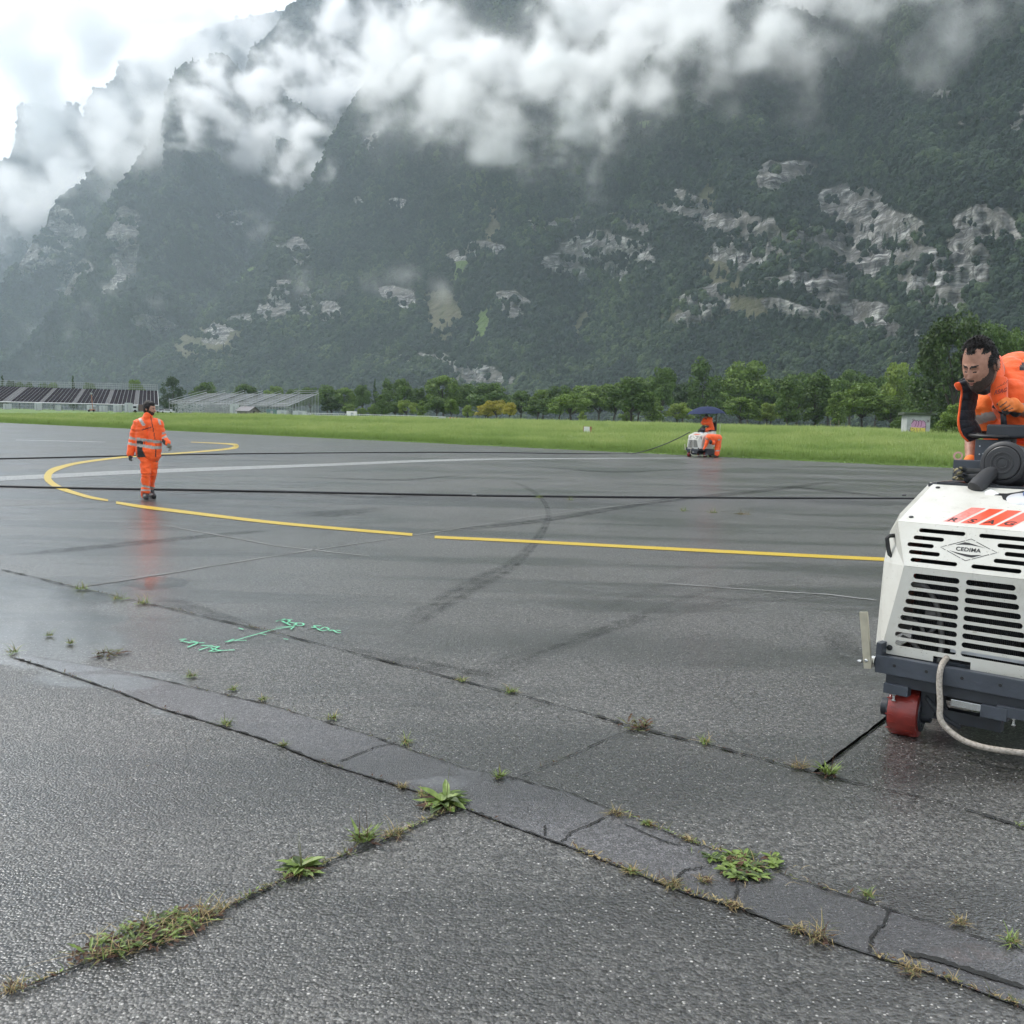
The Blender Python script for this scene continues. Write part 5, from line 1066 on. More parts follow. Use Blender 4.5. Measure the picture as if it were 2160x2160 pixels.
def tyre_marks():
    m, n, L, b = nodes('tyre_film'); b.inputs['Base Color'].default_value = (.012, .012, .012, 1); b.inputs['Roughness'].default_value = .30; geo = n.new('ShaderNodeNewGeometry'); nz = n.new('ShaderNodeTexNoise'); nz.inputs['Scale'].default_value = 5; nz.inputs['Detail'].default_value = 8; nz.inputs['Roughness'].default_value = .75
    L.new(geo.outputs['Position'], nz.inputs[0]); cr = n.new('ShaderNodeValToRGB'); e = cr.color_ramp.elements; e[0].position = .36; e[1].position = .66; L.new(nz.outputs[0], cr.inputs[0]); at = n.new('ShaderNodeAttribute'); at.attribute_name = 'fade'
    mm = n.new('ShaderNodeMath'); mm.operation = 'MULTIPLY'; L.new(cr.outputs[0], mm.inputs[0]); L.new(at.outputs['Fac'], mm.inputs[1]); L.new(mm.outputs[0], b.inputs['Alpha'])
    T = [([(960,905),(1010,930),(1033,960),(1030,990),(1003,1030),(960,1070),(900,1100),(830,1140),(750,1190)], [4,8,11,16,20,26,34,38,40], .55),([(0,1048),(150,1035),(300,1020),(420,1008),(520,1000)], [4,9,9,7,4], .8),([(640,1222),(720,1240),(850,1262),(950,1275)], [8,26,22,8], .5),([(250,1140),(330,1140),(420,1165),(520,1195)], [6,26,24,8], .5),([(540,970),(640,968),(740,958)], [6,14,6], .7),
         ([(870,1300),(1050,1225),(1250,1145),(1350,1112),(1560,1088)], [20,22,14,10,6], .28),([(780,1006),(1000,985),(1250,945),(1450,925),(1600,905)], [5,9,9,7,4], .8),([(1040,1190),(1250,1105),(1360,1072)], [14,16,8], .2),([(760,1330),(1000,1230),(1300,1150),(1640,1110)], [24,26,20,12], .22),([(1440,915),(1560,925),(1700,940)], [3,5,3], .8),([(1000,880),(1150,890),(1300,885)], [2,4,2], .7),([(300,935),(500,925),(700,938),(880,930)], [3,5,4,3], .6),([(560,900),(760,905),(900,893)], [2,4,2], .7),
         ([(1560,1180),(1590,1220),(1640,1260)], [40,60,30], .35)]
    for q, (l, wd, st) in enumerate(T):
        C = catmull([(x*OV, y*OV, t) for (x, y), t in zip(l, wd)], 8); V, F, A = [], [], []; n_ = len(C)
        for i, c in enumerate(C):
            t = C[min(i+1, n_-1)]-C[max(i-1, 0)]; t = Vector((t.x, t.y)).normalized(); sv = Vector((-t.y, t.x))*c.z*OV/2; en = min(1, i/5, (n_-1-i)/5)
            for k in range(7): u = k/3-1; V.append(G(c.x+sv.x*u, c.y+sv.y*u, .0030+.00005*q)); A.append(st*en*(1-u*u)**.8*(1-.5*(abs(u) < .2)))
            if i:
                for k in range(6): a = (i-1)*7+k; F.append((a, a+1, a+8, a+7))
        tag(mesh_obj('tyre_mark', V, F, m, attrs={'fade': A}), kind='structure')
tyre_marks()
# ------------------------------------------------------------------ floor saw (machine), built in its own frame: x right, y back, z up
MO = Vector((2.278, 4.713, 0)); MTH = R(-40.7)
MW = Matrix.Translation(MO) @ Matrix.Rotation(MTH, 4, 'Z'); MI_ = MW.inverted()
def on_plane(px, py, p0, nrm):
    """pixel -> machine-frame point on a machine-frame plane"""
    d = Vector(ray(px, py)); o = MI_ @ Vector((0, 0, CAM_H)); dl = MI_.to_3x3() @ d; n_ = Vector(nrm); p0 = Vector(p0)
    return o+dl*((p0-o).dot(n_)/dl.dot(n_))
M_cream = mat('cream_paint', (.60, .59, .54), .34, var=.10, scale=4, coat=.3, spec=.5)
def dirty_cream():
    m, n, L, b = nodes('dirty_cream_paint'); b.inputs['Coat Weight'].default_value = .25; b.inputs['Coat Roughness'].default_value = .2; tc = n.new('ShaderNodeTexCoord')
    def nz(sc, det, rg, p0, p1, mp=(1, 1, 1)):
        k = n.new('ShaderNodeMapping'); k.inputs['Scale'].default_value = mp; L.new(tc.outputs['Object'], k.inputs[0]); q = n.new('ShaderNodeTexNoise'); q.inputs['Scale'].default_value = sc; q.inputs['Detail'].default_value = det; q.inputs['Roughness'].default_value = rg; L.new(k.outputs[0], q.inputs[0])
        c = n.new('ShaderNodeValToRGB'); c.color_ramp.elements[0].position = p0; c.color_ramp.elements[1].position = p1; L.new(q.outputs[0], c.inputs[0]); return c.outputs[0]
    def mix(f, a, c, k=1.0):
        mm = n.new('ShaderNodeMath'); mm.operation = 'MULTIPLY'; L.new(f, mm.inputs[0]); mm.inputs[1].default_value = k; q = n.new('ShaderNodeMix'); q.data_type = 'RGBA'; L.new(mm.outputs[0], q.inputs[0])
        for i, v in ((6, a), (7, c)):
            if isinstance(v, tuple): q.inputs[i].default_value = (*v, 1)
            else: L.new(v, q.inputs[i])
        return q.outputs[2]
    c = mix(nz(3, 5, .6, .35, .7), (.58, .57, .52), (.50, .485, .43)); c = mix(nz(9, 7, .8, .56, .70, (1, 1, .35)), c, (.30, .27, .22), .45)
    c = mix(nz(75, 3, .7, .66, .72), c, (.20, .17, .13), .8); c = mix(nz(30, 2, .5, .70, .75), c, (.33, .30, .25), .6)
    L.new(c, b.inputs['Base Color']); r_ = mix(nz(14, 4, .6, .4, .6), (.28, .28, .28), (.5, .5, .5)); L.new(r_, b.inputs['Roughness']); return m
M_cream = dirty_cream()
M_slate = mat('slate_paint', (.045, .052, .065), .42, var=.15, scale=8, bump=.08, bscale=60)
M_slate2 = mat('slate_paint_dark', (.022, .025, .031), .5, var=.15)
M_black = mat('black_plastic', (.012, .012, .013), .45, var=.1); M_redpu = mat('red_tyre', (.20, .018, .012), .4, var=.25, scale=12, coat=.3)
M_chrome = mat('bright_steel', (.55, .55, .53), .25, metal=1, var=.1); M_zinc = mat('zinc_bar', (.50, .46, .36), .35, metal=.7, var=.15, scale=14)
M_hosegrey = mat('dirty_hose', (.30, .265, .225), .55, var=.35, scale=90); M_radi = mat('radiator', (.015, .016, .018), .6, var=.3)
M_decal = mat('red_decal', (.72, .07, .025), .3, coat=.4); M_decal2 = mat('wet_red_decal', (.74, .19, .15), .25, coat=.6, var=.25, scale=60); M_ink = mat('black_ink', (.012, .010, .010), .4)
M_blue = mat('blue_cap', (.03, .09, .25), .4); M_tank = mat('tank_plastic', (.55, .56, .58), .3, var=.05); M_pipe = mat('inner_pipe', (.09, .085, .08), .5, var=.4, scale=20)
def plate(name, M2, outline, holes, mtl, parent, th=.005):
    """flat plate with cut openings: 2D outline in plane coordinates, M2 maps plane -> machine"""
    cu = bpy.data.curves.new(name, 'CURVE'); cu.dimensions = '2D'; cu.fill_mode = 'BOTH'; cu.extrude = th/2
    for pts in [outline]+holes:
        s = cu.splines.new('POLY'); s.points.add(len(pts)-1); s.use_cyclic_u = True
        for q, p in zip(s.points, pts): q.co = (p[0], p[1], 0, 1)
    tmp = bpy.data.objects.new('tmp', cu); COL.objects.link(tmp); dg = bpy.context.evaluated_depsgraph_get(); me = bpy.data.meshes.new_from_object(tmp.evaluated_get(dg)); bpy.data.objects.remove(tmp)
    me.transform(M2); me.materials.clear(); me.materials.append(mtl); me.name = name; o = link(bpy.data.objects.new(name, me), parent); return o
def slot(x0, y0, x1, y1, r):
    a = Vector((x0, y0)); b_ = Vector((x1, y1)); t = (b_-a).normalized(); an = math.atan2(t.y, t.x); a = a+t*r; b_ = b_-t*r
    return [(b_.x+r*math.cos(an+R(k)), b_.y+r*math.sin(an+R(k))) for k in range(-90, 91, 30)]+[(a.x+r*math.cos(an+R(k)), a.y+r*math.sin(an+R(k))) for k in range(90, 271, 30)]
def plane_mat(o, ux, uy):
    o, ux, uy = Vector(o), Vector(ux).normalized(), Vector(uy).normalized(); n_ = ux.cross(uy); return Matrix(((ux.x, uy.x, n_.x, o.x), (ux.y, uy.y, n_.y, o.y), (ux.z, uy.z, n_.z, o.z), (0, 0, 0, 1)))
def text_obj(name, s, size, M2, mtl, parent, th=.0012, shear=0, space=1.0, bold=.02):
    cu = bpy.data.curves.new(name, 'FONT'); cu.body = s; cu.offset = bold*size; cu.size = size; cu.extrude = th; cu.align_x = 'CENTER'; cu.align_y = 'CENTER'; cu.shear = shear; cu.space_character = space
    tmp = bpy.data.objects.new('tmp', cu); COL.objects.link(tmp); dg = bpy.context.evaluated_depsgraph_get(); me = bpy.data.meshes.new_from_object(tmp.evaluated_get(dg)); bpy.data.objects.remove(tmp)
    me.transform(M2); me.materials.clear(); me.materials.append(mtl); me.name = name; return link(bpy.data.objects.new(name, me), parent)
def z2(x, y): return 1780+x/3.116, 980+y/3.116
def z6(x, y): return 1930+x/8.4, 920+y/8.4
def hexbolt(bm, c, ax, r=.012, h=.008): lathe(bm, c, ax, [(r, 0), (r, h*.6), (r*.6, h)], 10)
def make_saw():
    rt = empty('floor_saw', MO, 'large cream and grey ride-on floor saw at the right edge, close to the camera', 'floor saw', 'ride-on floor saws', MTH)
    A0, A1, A2, A3 = Vector((.387, 0, .428)), Vector((.287, -.02, .907)), Vector((.371, .09, 1.125)), Vector((.368, .634, 1.304))
    B0, B1, B1b, B2, B3 = Vector((.447, .097, .445)), Vector((.453, .156, .892)), Vector((.457, .234, 1.053)), Vector((.448, .351, 1.147)), Vector((.434, .80, 1.309))
    C0, C1, C2, C3 = Vector((.447, 1.22, .445)), Vector((.453, 1.22, .892)), Vector((.448, 1.22, 1.147)), Vector((.434, 1.22, 1.309))
    mx = lambda v, s: Vector((v.x*s, v.y, v.z))
    # lower plate with nine pairs of slots
    n1 = (A1-A0); up = Vector((0, n1.y, n1.z)); M2 = plane_mat((0, 0, .428), (1, 0, 0), up); H = up.length
    nrm = M2.to_3x3() @ Vector((0, 0, 1)); Mi = M2.inverted()
    def uv1(x, y): q = Mi @ on_plane(*z2(x, y), (0, 0, .428), nrm); return q.x, q.y
    cx = .5*(uv1(755, 760)[0]+uv1(797, 760)[0]); holes = []
    L_ = [(450,735,755,762),(434,790,752,820),(416,845,750,880),(399,900,747,938),(383,955,744,995),(365,1008,741,1052),(349,1062,738,1112),(331,1115,735,1172),(331,1172,733,1228)]
    for a in L_:
        x0, y0 = uv1(a[0], a[1]); x1, y1 = uv1(a[2], a[3]); ym = (y0+y1)/2; x0 -= cx; x1 -= cx
        for s in (1, -1): holes.append(slot(min(s*x0, s*x1), ym, max(s*x0, s*x1), ym, .0145))
    w0, w1 = .387, .287
    outl = [(-w0, 0), (-.12, 0), (-.12, .03), (.06, .03), (.06, -.02), (w0, -.02), (w1+.002, H), (-w1-.002, H)]
    plate('front_panel', M2, outl, holes, M_cream, rt)
    # upper plate
    up2 = Vector((0, A2.y-A1.y, A2.z-A1.z)); M3 = plane_mat((0, A1.y, A1.z), (1, 0, 0), up2); H2 = up2.length; n3 = M3.to_3x3() @ Vector((0, 0, 1)); Mi3 = M3.inverted()
    def uv2(px, py): q = Mi3 @ on_plane(px, py, (0, A1.y, A1.z), n3); return q.x, q.y
    holes = []; wid = lambda v: .287+(.371-.287)*v/H2
    rows = [(495,433,800,456),(458,482,660,492),(418,524,592,538),(428,574,632,592),(438,626,746,656)]
    rrow = [(890,466),(1010,530),(1057,586),(985,632),(838,670)]
    for a, rr in zip(rows, rrow):
        x0, y0 = uv2(*z2(a[0], a[1])); x1, y1 = uv2(*z2(a[2], a[3])); ym = (y0+y1)/2; holes.append(slot(x0, ym, x1, ym, .0115)); xr, yr = uv2(*z2(*rr)); xe = wid(ym)-.03 if rr[0] != 838 else min(uv2(*z2(1168, 705))[0], wid(ym)-.03)
        holes.append(slot(xr, ym, xe, ym, .0115))
    gp = plate('grille_panel', M3, [(-.287, .001), (.287, .001), (.371, H2), (-.371, H2)], holes, M_cream, rt)
    # maker's emblem: broken diamond, two crescents, word
    zl = lambda x, y: uv2(1980+x/10.733, 1080+y/10.733); bm = bmesh.new()
    for st in ([(185,760),(45,800),(160,865)], [(190,878),(495,1048)], [(520,1060),(610,1110),(720,1078)], [(750,1075),(1145,968)], [(1175,965),(1325,925),(1205,860)], [(1170,850),(855,680)], [(830,662),(738,615),(630,650)], [(600,657),(220,755)]):
        stroke(bm, [zl(*p) for p in st], .0032, .0028, .0008)
    for cr in ([(380,745),(600,690),(700,705),(1075,830),(900,785),(720,755),(560,742)], [(235,870),(420,920),(560,950),(740,980),(985,978),(760,1038),(620,1015),(420,950)]):
        vs = [bm.verts.new((*zl(*p), .0036)) for p in cr]; bm.faces.new(vs)
    bmesh.ops.triangulate(bm, faces=[f for f in bm.faces if len(f.verts) > 4]); bmesh.ops.transform(bm, matrix=M3, verts=bm.verts[:]); em = bm_obj('emblem', bm, M_ink, gp)
    c = zl(672, 862); text_obj('lettering', 'CEDIMA', .031, M3 @ Matrix.Translation((c[0], c[1], .0036)) @ Matrix.Diagonal((1.0, .92, 1, 1)), M_ink, gp, .0006, 0, 1.05)
    # hood
    up3 = Vector((0, A3.y-A2.y, A3.z-A2.z)); M4 = plane_mat((0, A2.y, A2.z), (1, 0, 0), up3); H3 = up3.length; n4 = M4.to_3x3() @ Vector((0, 0, 1)); Mi4 = M4.inverted()
    def uv3(x, y): q = Mi4 @ on_plane(*z6(x, y), (0, A2.y, A2.z), n4); return q.x, q.y
    hole = [uv3(1405, 1055), uv3(1435, 1018), uv3(1630, 1025), uv3(1810, 1000), uv3(1932, 960)]; e_ = hole[-1]
    hole = [(p[0], min(p[1], H3-.02)) for p in hole]; hx = uv3(1605, 1110)
    hole2 = [uv3(1405, 1055), uv3(1535, 1065), uv3(1560, 1130), uv3(1700, 1180), uv3(1932, 1200)]; w_ = hole2[-1][0]
    ring = hole2+[(w_+.16, hole2[-1][1]), (w_+.2, hole2[-1][1]+.06), (w_+.16, H3-.03)]+hole[::-1]
    ring = [p for p in ring if p[0] < .34]
    hood = plate('hood', M4, [(-.371, .001), (.371, .001), (.368, H3), (-.368, H3)], [], M_cream, rt)
    vs = ring; bm = bmesh.new(); f = bm.faces.new([bm.verts.new((p[0], p[1], .0032)) for p in vs]); bmesh.ops.triangulate(bm, faces=[f]); bmesh.ops.transform(bm, matrix=M4, verts=bm.verts[:]); bm_obj('filler_recess', bm, M_black, hood)
    # four slanted red fields with letters
    for k, (a, b_, c_, d_) in enumerate((((500,1517),(748,1540),(1258,1287),(1002,1274)), ((805,1548),(1065,1563),(1578,1310),(1322,1296)), ((1125,1578),(1390,1592),(1898,1336),(1640,1322)), ((1440,1605),(1712,1620),(2220,1362),(1962,1348)))):
        P = [uv3(*p) for p in (a, b_, c_, d_)]; dm = bmesh.new(); dm.faces.new([dm.verts.new((*p, .0034)) for p in P]); bmesh.ops.transform(dm, matrix=M4, verts=dm.verts[:]); o = bm_obj('logo_field', dm, M_decal2 if k == 0 else M_decal, hood)
        cxy = ((675,1492),(1010,1515),(1335,1535),(1680,1560))[k]; q = uv3(*cxy); P0, P3 = Vector(P[0]), Vector(P[3]); sh = (P3.x-P0.x)/(P3.y-P0.y)
        Ms = Matrix(((1, sh*.8, 0, q[0]), (0, 1, 0, q[1]), (0, 0, 1, .0042), (0, 0, 0, 1)))
        text_obj('letter', 'RSAG'[k], .070, M4 @ Ms, M_ink, hood, .0004)
    for p in ((405,922),(-190,1060+0)):
        q = uv3(*p); bm = bmesh.new(); lathe(bm, M4 @ Vector((q[0], q[1], .003)), n4, [(.012, 0), (.012, .004), (.006, .006)], 12); bm_obj('panel_bolt', bm, M_black, hood)
    q = uv3(*( (1893-1930)*8.4+0, (1092-920)*8.4)) if False else (-.30, .06); bm = bmesh.new(); lathe(bm, M4 @ Vector((-.325, .065, .003)), n4, [(.012, 0), (.012, .004), (.006, .006)], 12); bm_obj('panel_bolt', bm, M_black, hood)
    for s in (-1, 1):
        bm = bmesh.new(); lathe(bm, M2 @ Vector((s*.340, .035, .003)), nrm, [(.015, 0), (.015, .005), (.008, .007)], 12); bm_obj('panel_bolt', bm, M_black, rt)
    # side shells
    for s in (-1, 1):
        bm = bmesh.new(); P = {k: bm.verts.new(mx(v, s)) for k, v in dict(A0=A0, A1=A1, A2=A2, A3=A3, B0=B0, B1=B1, B1b=B1b, B2=B2, B3=B3, C0=C0, C1=C1, C2=C2, C3=C3).items()}
        for f in (('A0', 'B0', 'B1', 'A1'), ('A1', 'B1', 'B1b'), ('A1', 'B1b', 'A2'), ('A2', 'B1b', 'B2'), ('A2', 'B2', 'B3', 'A3'), ('B0', 'C0', 'C1', 'B1'), ('B1', 'C1', 'B1b'), ('B1b', 'C1', 'C2', 'B2'), ('B2', 'C2', 'C3', 'B3')):
            bm.faces.new([P[k] for k in f])
        o = bm_obj('side_shell', bm, M_cream, rt)
        md = o.modifiers.new('t', 'SOLIDIFY'); md.thickness = .004; md.offset = -s if False else 0; md = o.modifiers.new('b', 'BEVEL'); md.width = .003; md.segments = 2; md.limit_method = 'ANGLE'
        # grab handle on the chamfer
        q = [(300,468),(283,480),(290,560),(300,590),(360,606)]; bm = bmesh.new()
        pl0 = Vector((-.43, .163, .886)); nn = (Vector(mx(B1, -1))-Vector(mx(A1, -1))).cross(Vector(mx(B1b, -1))-Vector(mx(A1, -1))).normalized()
        pts = [tuple(on_plane(*z2(*q_), (0, .12, 0), (0, 1, 0))) for q_ in ((348, 470), (300, 468), (284, 485), (290, 540), (300, 590), (318, 606), (368, 606))]; pts[0] = (pts[0][0]+.01, .20, pts[0][2]); pts[-1] = (pts[-1][0]+.01, .15, pts[-1][2])
        tube(bm, [Vector((p[0]*-s, p[1], p[2])) for p in pts], .0115, 8); bm_obj('grab_handle', bm, M_black, rt)
        # red pictogram decal on the side
        bm = bmesh.new(); box(bm, (s*.438, .70, .80), (.006, .16, .19)); bm_obj('side_decal', bm, M_decal2, rt)
    bm = bmesh.new(); box(bm, (0, .925, 1.300), (.80, .57, .02), bev=.004); box(bm, (0, .646, 1.305), (.70, .02, .03)); bm_obj('deck_plate', bm, M_slate2, rt)
    bm = bmesh.new(); box(bm, (0, .09, .66), (.52, .03, .46)); box(bm, (0, .30, .98), (.60, .03, .24)); box(bm, (0, .17, .905), (.58, .24, .01))
    for k in range(58): box(bm, (-.25+k*.0088, .068, .66), (.0022, .012, .44))
    bm_obj('radiator', bm, M_radi, rt)
    bm = bmesh.new()
    tube(bm, catmull([(-.27, .05, .80), (-.20, .055, .80), (-.14, .05, .72), (-.105, .045, .6), (-.095, .04, .5), (-.095, .02, .42)], 5), .015, 8)
    tube(bm, catmull([(-.30, .06, .62), (-.22, .055, .60), (-.18, .055, .55), (-.13, .05, .60)], 5), .011, 8); tube(bm, catmull([(-.30, .055, .52), (-.25, .05, .50), (-.20, .05, .46)], 5), .012, 8); box(bm, (-.16, .05, .655), (.05, .03, .05)); bm_obj('inner_pipe', bm, M_pipe, rt, smooth=True)
    bm = bmesh.new(); box(bm, (.12, .045, .50), (.34, .02, .03)); bm_obj('inner_bar', bm, M_tank, rt)
    # chassis
    bm = bmesh.new(); box(bm, (0, -.055, .382), (.77, .05, .092), bev=.003); box(bm, (-.372, -.0, .418), (.03, .15, .15), bev=.003); box(bm, (.372, -.0, .418), (.03, .15, .15), bev=.003); box(bm, (0, .6, .385), (.74, 1.1, .09), bev=.004)
    bm_obj('bumper_beam', bm, M_slate, rt); bm = bmesh.new()
    for x in (-.285, -.125, .045, .22): cyl(bm, (x, -.0815, .388), (x, -.079, .388), .0085)
    bm_obj('beam_hole', bm, M_black, rt)
    bm = bmesh.new(); box(bm, (0, -.01, .305), (.668, .09, .06), bev=.003); box(bm, (0, .5, .30), (.5, .9, .06)); bm_obj('lower_frame', bm, M_slate2, rt)
    for s in (-1, 1):
        bm = bmesh.new(); box(bm, (s*.272, -.052, .262), (.125, .06, .052), bev=.003); bm_obj('bumper_foot', bm, M_slate, rt)
        bm = bmesh.new(); hexbolt(bm, (s*.285, -.06, .237), (0, 0, -1), .011, .012); cyl(bm, (s*.285, -.06, .225), (s*.285, -.06, .198), .006); hexbolt(bm, (s*.285, -.06, .205), (0, 0, -1), .011, .01); bm_obj('foot_bolt', bm, M_chrome, rt)
    bm = bmesh.new(); box(bm, (.075, -.065, .255), (.15, .03, .035), bev=.002); bm_obj('bright_bar', bm, M_chrome, rt)
    bm = bmesh.new(); box(bm, (.20, -.06, .245), (.12, .05, .06), bev=.002); bm_obj('bar_socket', bm, M_slate, rt)
    # front red wheels
    for s in (-1, 1):
        w = bpy.data.objects.new('wheel', None); link(w, rt); w.location = (-.258, .075, .125) if s < 0 else (.36, .62, .125); w.rotation_euler = (0, 0, R(6)); w.empty_display_size = .05
        bm = bmesh.new(); lathe(bm, (-.075, 0, 0), (1, 0, 0), [(.105, 0), (.128, .004), (.136, .022), (.137, .07), (.136, .125), (.128, .146), (.105, .15)], 40)
        for k in range(20):
            a = 2*math.pi*k/20
            for x in (-.05, .045): box(bm, (x+(.01 if k % 2 else -.01), .1365*math.cos(a), .1365*math.sin(a)), (.035, .004, .006), Matrix.Rotation(a, 3, 'X'))
        bm_obj('tyre', bm, M_redpu, w, smooth=True, auto=40); bm = bmesh.new()
        for e in (-1, 1): lathe(bm, (e*.0745, 0, 0), (e, 0, 0), [(.10, 0), (.10, .008), (.085, .012), (.05, .006), (.045, .05), (.02, .052)], 28)
        for k in range(6): a = k*1.047; hexbolt(bm, (.082, .068*math.cos(a), .068*math.sin(a)), (1, 0, 0), .008, .008)
        bm_obj('rim', bm, M_slate2, w, smooth=True, auto=35)
        w = bpy.data.objects.new('wheel', None); link(w, rt); w.location = (s*.36, 1.15, .17); w.empty_display_size = .05
        bm = bmesh.new(); lathe(bm, (-.06, 0, 0), (1, 0, 0), [(.13, 0), (.165, .006), (.17, .06), (.165, .114), (.13, .12)], 32); bm_obj('tyre', bm, M_redpu, w, smooth=True, auto=40)
        bm = bmesh.new()
        for e in (-1, 1): lathe(bm, (e*.061, 0, 0), (e, 0, 0), [(.125, 0), (.125, .004), (.10, -.004), (.03, .004)], 24)
        bm_obj('rim', bm, M_tank, w, smooth=True, auto=35)
    bm = bmesh.new(); box(bm, (0, .07, .15), (.42, .06, .06)); box(bm, (-.14, .07, .2), (.07, .09, .13)); tube(bm, catmull([(-.17, .05, .26), (-.12, .02, .2), (-.06, .03, .14), (.02, .05, .1)], 5), .012, 8); tube(bm, catmull([(-.1, .1, .27), (-.05, .06, .17), (.05, .07, .12), (.2, .1, .16)], 5), .012, 8); bm_obj('front_axle', bm, M_slate2, rt)
    bm = bmesh.new(); box(bm, (0, .75, .24), (.5, .9, .16)); box(bm, (0, 1.15, .17), (.62, .08, .08)); bm_obj('underbody', bm, M_black, rt)
    # drain hose
    bm = bmesh.new(); hp = [(-.055, .0, .46), (-.055, -.08, .43), (-.052, -.11, .36), (-.035, -.13, .26), (-.02, -.145, .17), (.06, -.15, .11), (.15, -.15, .088), (.26, -.13, .085), (.40, -.06, .085), (.52, .05, .09), (.62, .25, .10), (.60, .5, .12)]
    tube(bm, catmull(hp, 6), .0150, 12); bm_obj('drain_hose', bm, M_hosegrey, rt, smooth=True)
    # upright flat bar on a boss at the left
    bm = bmesh.new(); box(bm, (-.428, -.115, .505), (.040, .02, .300), Matrix.Rotation(R(-8), 3, 'Y'), bev=.002); bm_obj('side_bar', bm, M_zinc, rt)
    bm = bmesh.new(); lathe(bm, (-.385, -.07, .39), (-1, 0, 0), [(.03, 0), (.03, .02), (.022, .024), (.022, .03)], 18); hexbolt(bm, (-.415, -.126, .40), (0, -1, 0), .01, .01); hexbolt(bm, (-.44, -.126, .39), (-1, 0, 0), .009, .02); hexbolt(bm, (-.387, -.02, .48), (-1, 0, 0), .014, .012); bm_obj('bar_boss', bm, M_chrome, rt)
    # top of the deck
    def face_box(name, x0, x1, y0, y1, ly, dep, m_, par, bev=.004, lab=None):
        a = on_plane(x0, y1, (0, ly, 0), (0, 1, 0)); b_ = on_plane(x1, y0, (0, ly, 0), (0, 1, 0)); bm = bmesh.new(); box(bm, ((a.x+b_.x)/2, ly+dep/2, (a.z+b_.z)/2), (abs(b_.x-a.x), dep, abs(b_.z-a.z)), bev=bev); return bm_obj(name, bm, m_, par)
    face_box('control_box', 2008, 2084, 973, 1013, .88, .16, M_slate, rt)
    tw = face_box('console_tower', 2052, 2130, 929, 1000, 1.04, .14, M_slate, rt)
    bm = bmesh.new()
    for x, y in ((2067,941),(2066,958),(2074,957),(2073,963),(2071,966)): q = on_plane(x, y, (0, 1.035, 0), (0, 1, 0)); lathe(bm, q, (0, -1, 0), [(.004, 0), (.004, .004)], 8)
    bm_obj('rivet', bm, M_tank, tw)
    face_box('console', 2079, 2200, 897, 922, 1.02, .22, M_slate2, rt, .012)
    bm = bmesh.new(); lathe(bm, on_plane(2125, 927, (0, 1.1, 0), (0, 1, 0)), (0, 0, 1), [(.05, -.03), (.05, .03)], 16); bm_obj('console_neck', bm, M_black, rt)
    q = on_plane(2106, 917, (0, 1.16, 0), (0, 1, 0)); bm = bmesh.new(); pts = [(q.x+.17*math.cos(a), q.y+.15*math.sin(a), q.z+.012*math.sin(a)) for a in [2*math.pi*k/36 for k in range(37)]]; tube(bm, pts, .012, 8, cap=False)
    for k in (0, 2.1, 4.2): tube(bm, [q, q+Vector((.17*math.cos(k), .15*math.sin(k), 0))], .009, 6)
    bm_obj('steering_wheel', bm, M_black, rt, smooth=True)
    a = on_plane(2118, 899, (0, 1.12, 0), (0, 1, 0)); b_ = on_plane(2115, 862, (0, 1.12, 0), (0, 1, 0)); bm = bmesh.new(); tube(bm, [a, b_], [.017, .015], 10); c = on_plane(2101, 853, (0, 1.10, 0), (0, 1, 0)); tube(bm, [b_+Vector((0, 0, -.02)), (b_+c)/2+Vector((0, 0, .012)), c, c+Vector((-.012, 0, -.022))], [.02, .02, .016, .012], 10); bm_obj('control_lever', bm, M_slate2, rt, smooth=True)
    # air filter drum facing forward
    c = on_plane(2115, 977, (0, .70, 0), (0, 1, 0)); ax = Vector((-.10, -.97, .10)).normalized(); dr = bpy.data.objects.new('air_filter', None); link(dr, rt); dr.location = c
    bm = bmesh.new(); lathe(bm, (0, 0, 0), ax, [(.110, -.22), (.118, -.21), (.118, -.03), (.122, -.028), (.122, -.004), (.112, .004), (.098, .006), (.094, .0)], 48); bm_obj('housing', bm, mat('filter_black', (.016, .016, .018), .5, var=.2), dr, smooth=True, auto=35)
    bm = bmesh.new(); lathe(bm, ax*.002, ax, [(.0935, 0), (.0935, .006), (.088, .009), (.062, .010), (.060, .013), (.052, .013), (.050, .010), (.036, .010), (.034, .013), (.027, .013), (.025, .010), (.001, .012)], 48); bm_obj('cover_cap', bm, mat('cap_black', (.013, .013, .015), .42), dr, smooth=True, auto=25)
    bm = bmesh.new(); pts = []; x_, y_, d_ = frame_of(ax)
    for k in range(12): a = -.2+k*.14; pts.append(ax*-.05+(x_*math.cos(a)+y_*math.sin(a))*.121)
    tube(bm, pts, .006, 6); bm_obj('clamp_band', bm, M_tank, dr)
    a = on_plane(2082, 1004, (0, .66, 0), (0, 1, 0)); b_ = on_plane(2056, 1031, (0, .58, 0), (0, 1, 0)); bm = bmesh.new(); tube(bm, [a+Vector((.02, .06, .02)), a, a.lerp(b_, .5), a.lerp(b_, .55), b_, b_+(b_-a).normalized()*.012], [.040, .043, .044, .047, .044, .012], 16); bm_obj('dust_valve', bm, mat('grey_rubber', (.028, .028, .030), .65, var=.2), rt, smooth=True, auto=40)
    q = on_plane(2165, 1052, (0, .56, 1.26), (0, 0, 1)) if False else on_plane(2162, 1050, (0, .50, 0), (0, 1, 0))
    bm = bmesh.new(); lathe(bm, q+Vector((0, .02, -.045)), (0, -.25, 1), [(.095, 0), (.098, .03), (.085, .048), (.035, .056)], 32); tk = bm_obj('water_tank', bm, M_tank, rt, smooth=True)
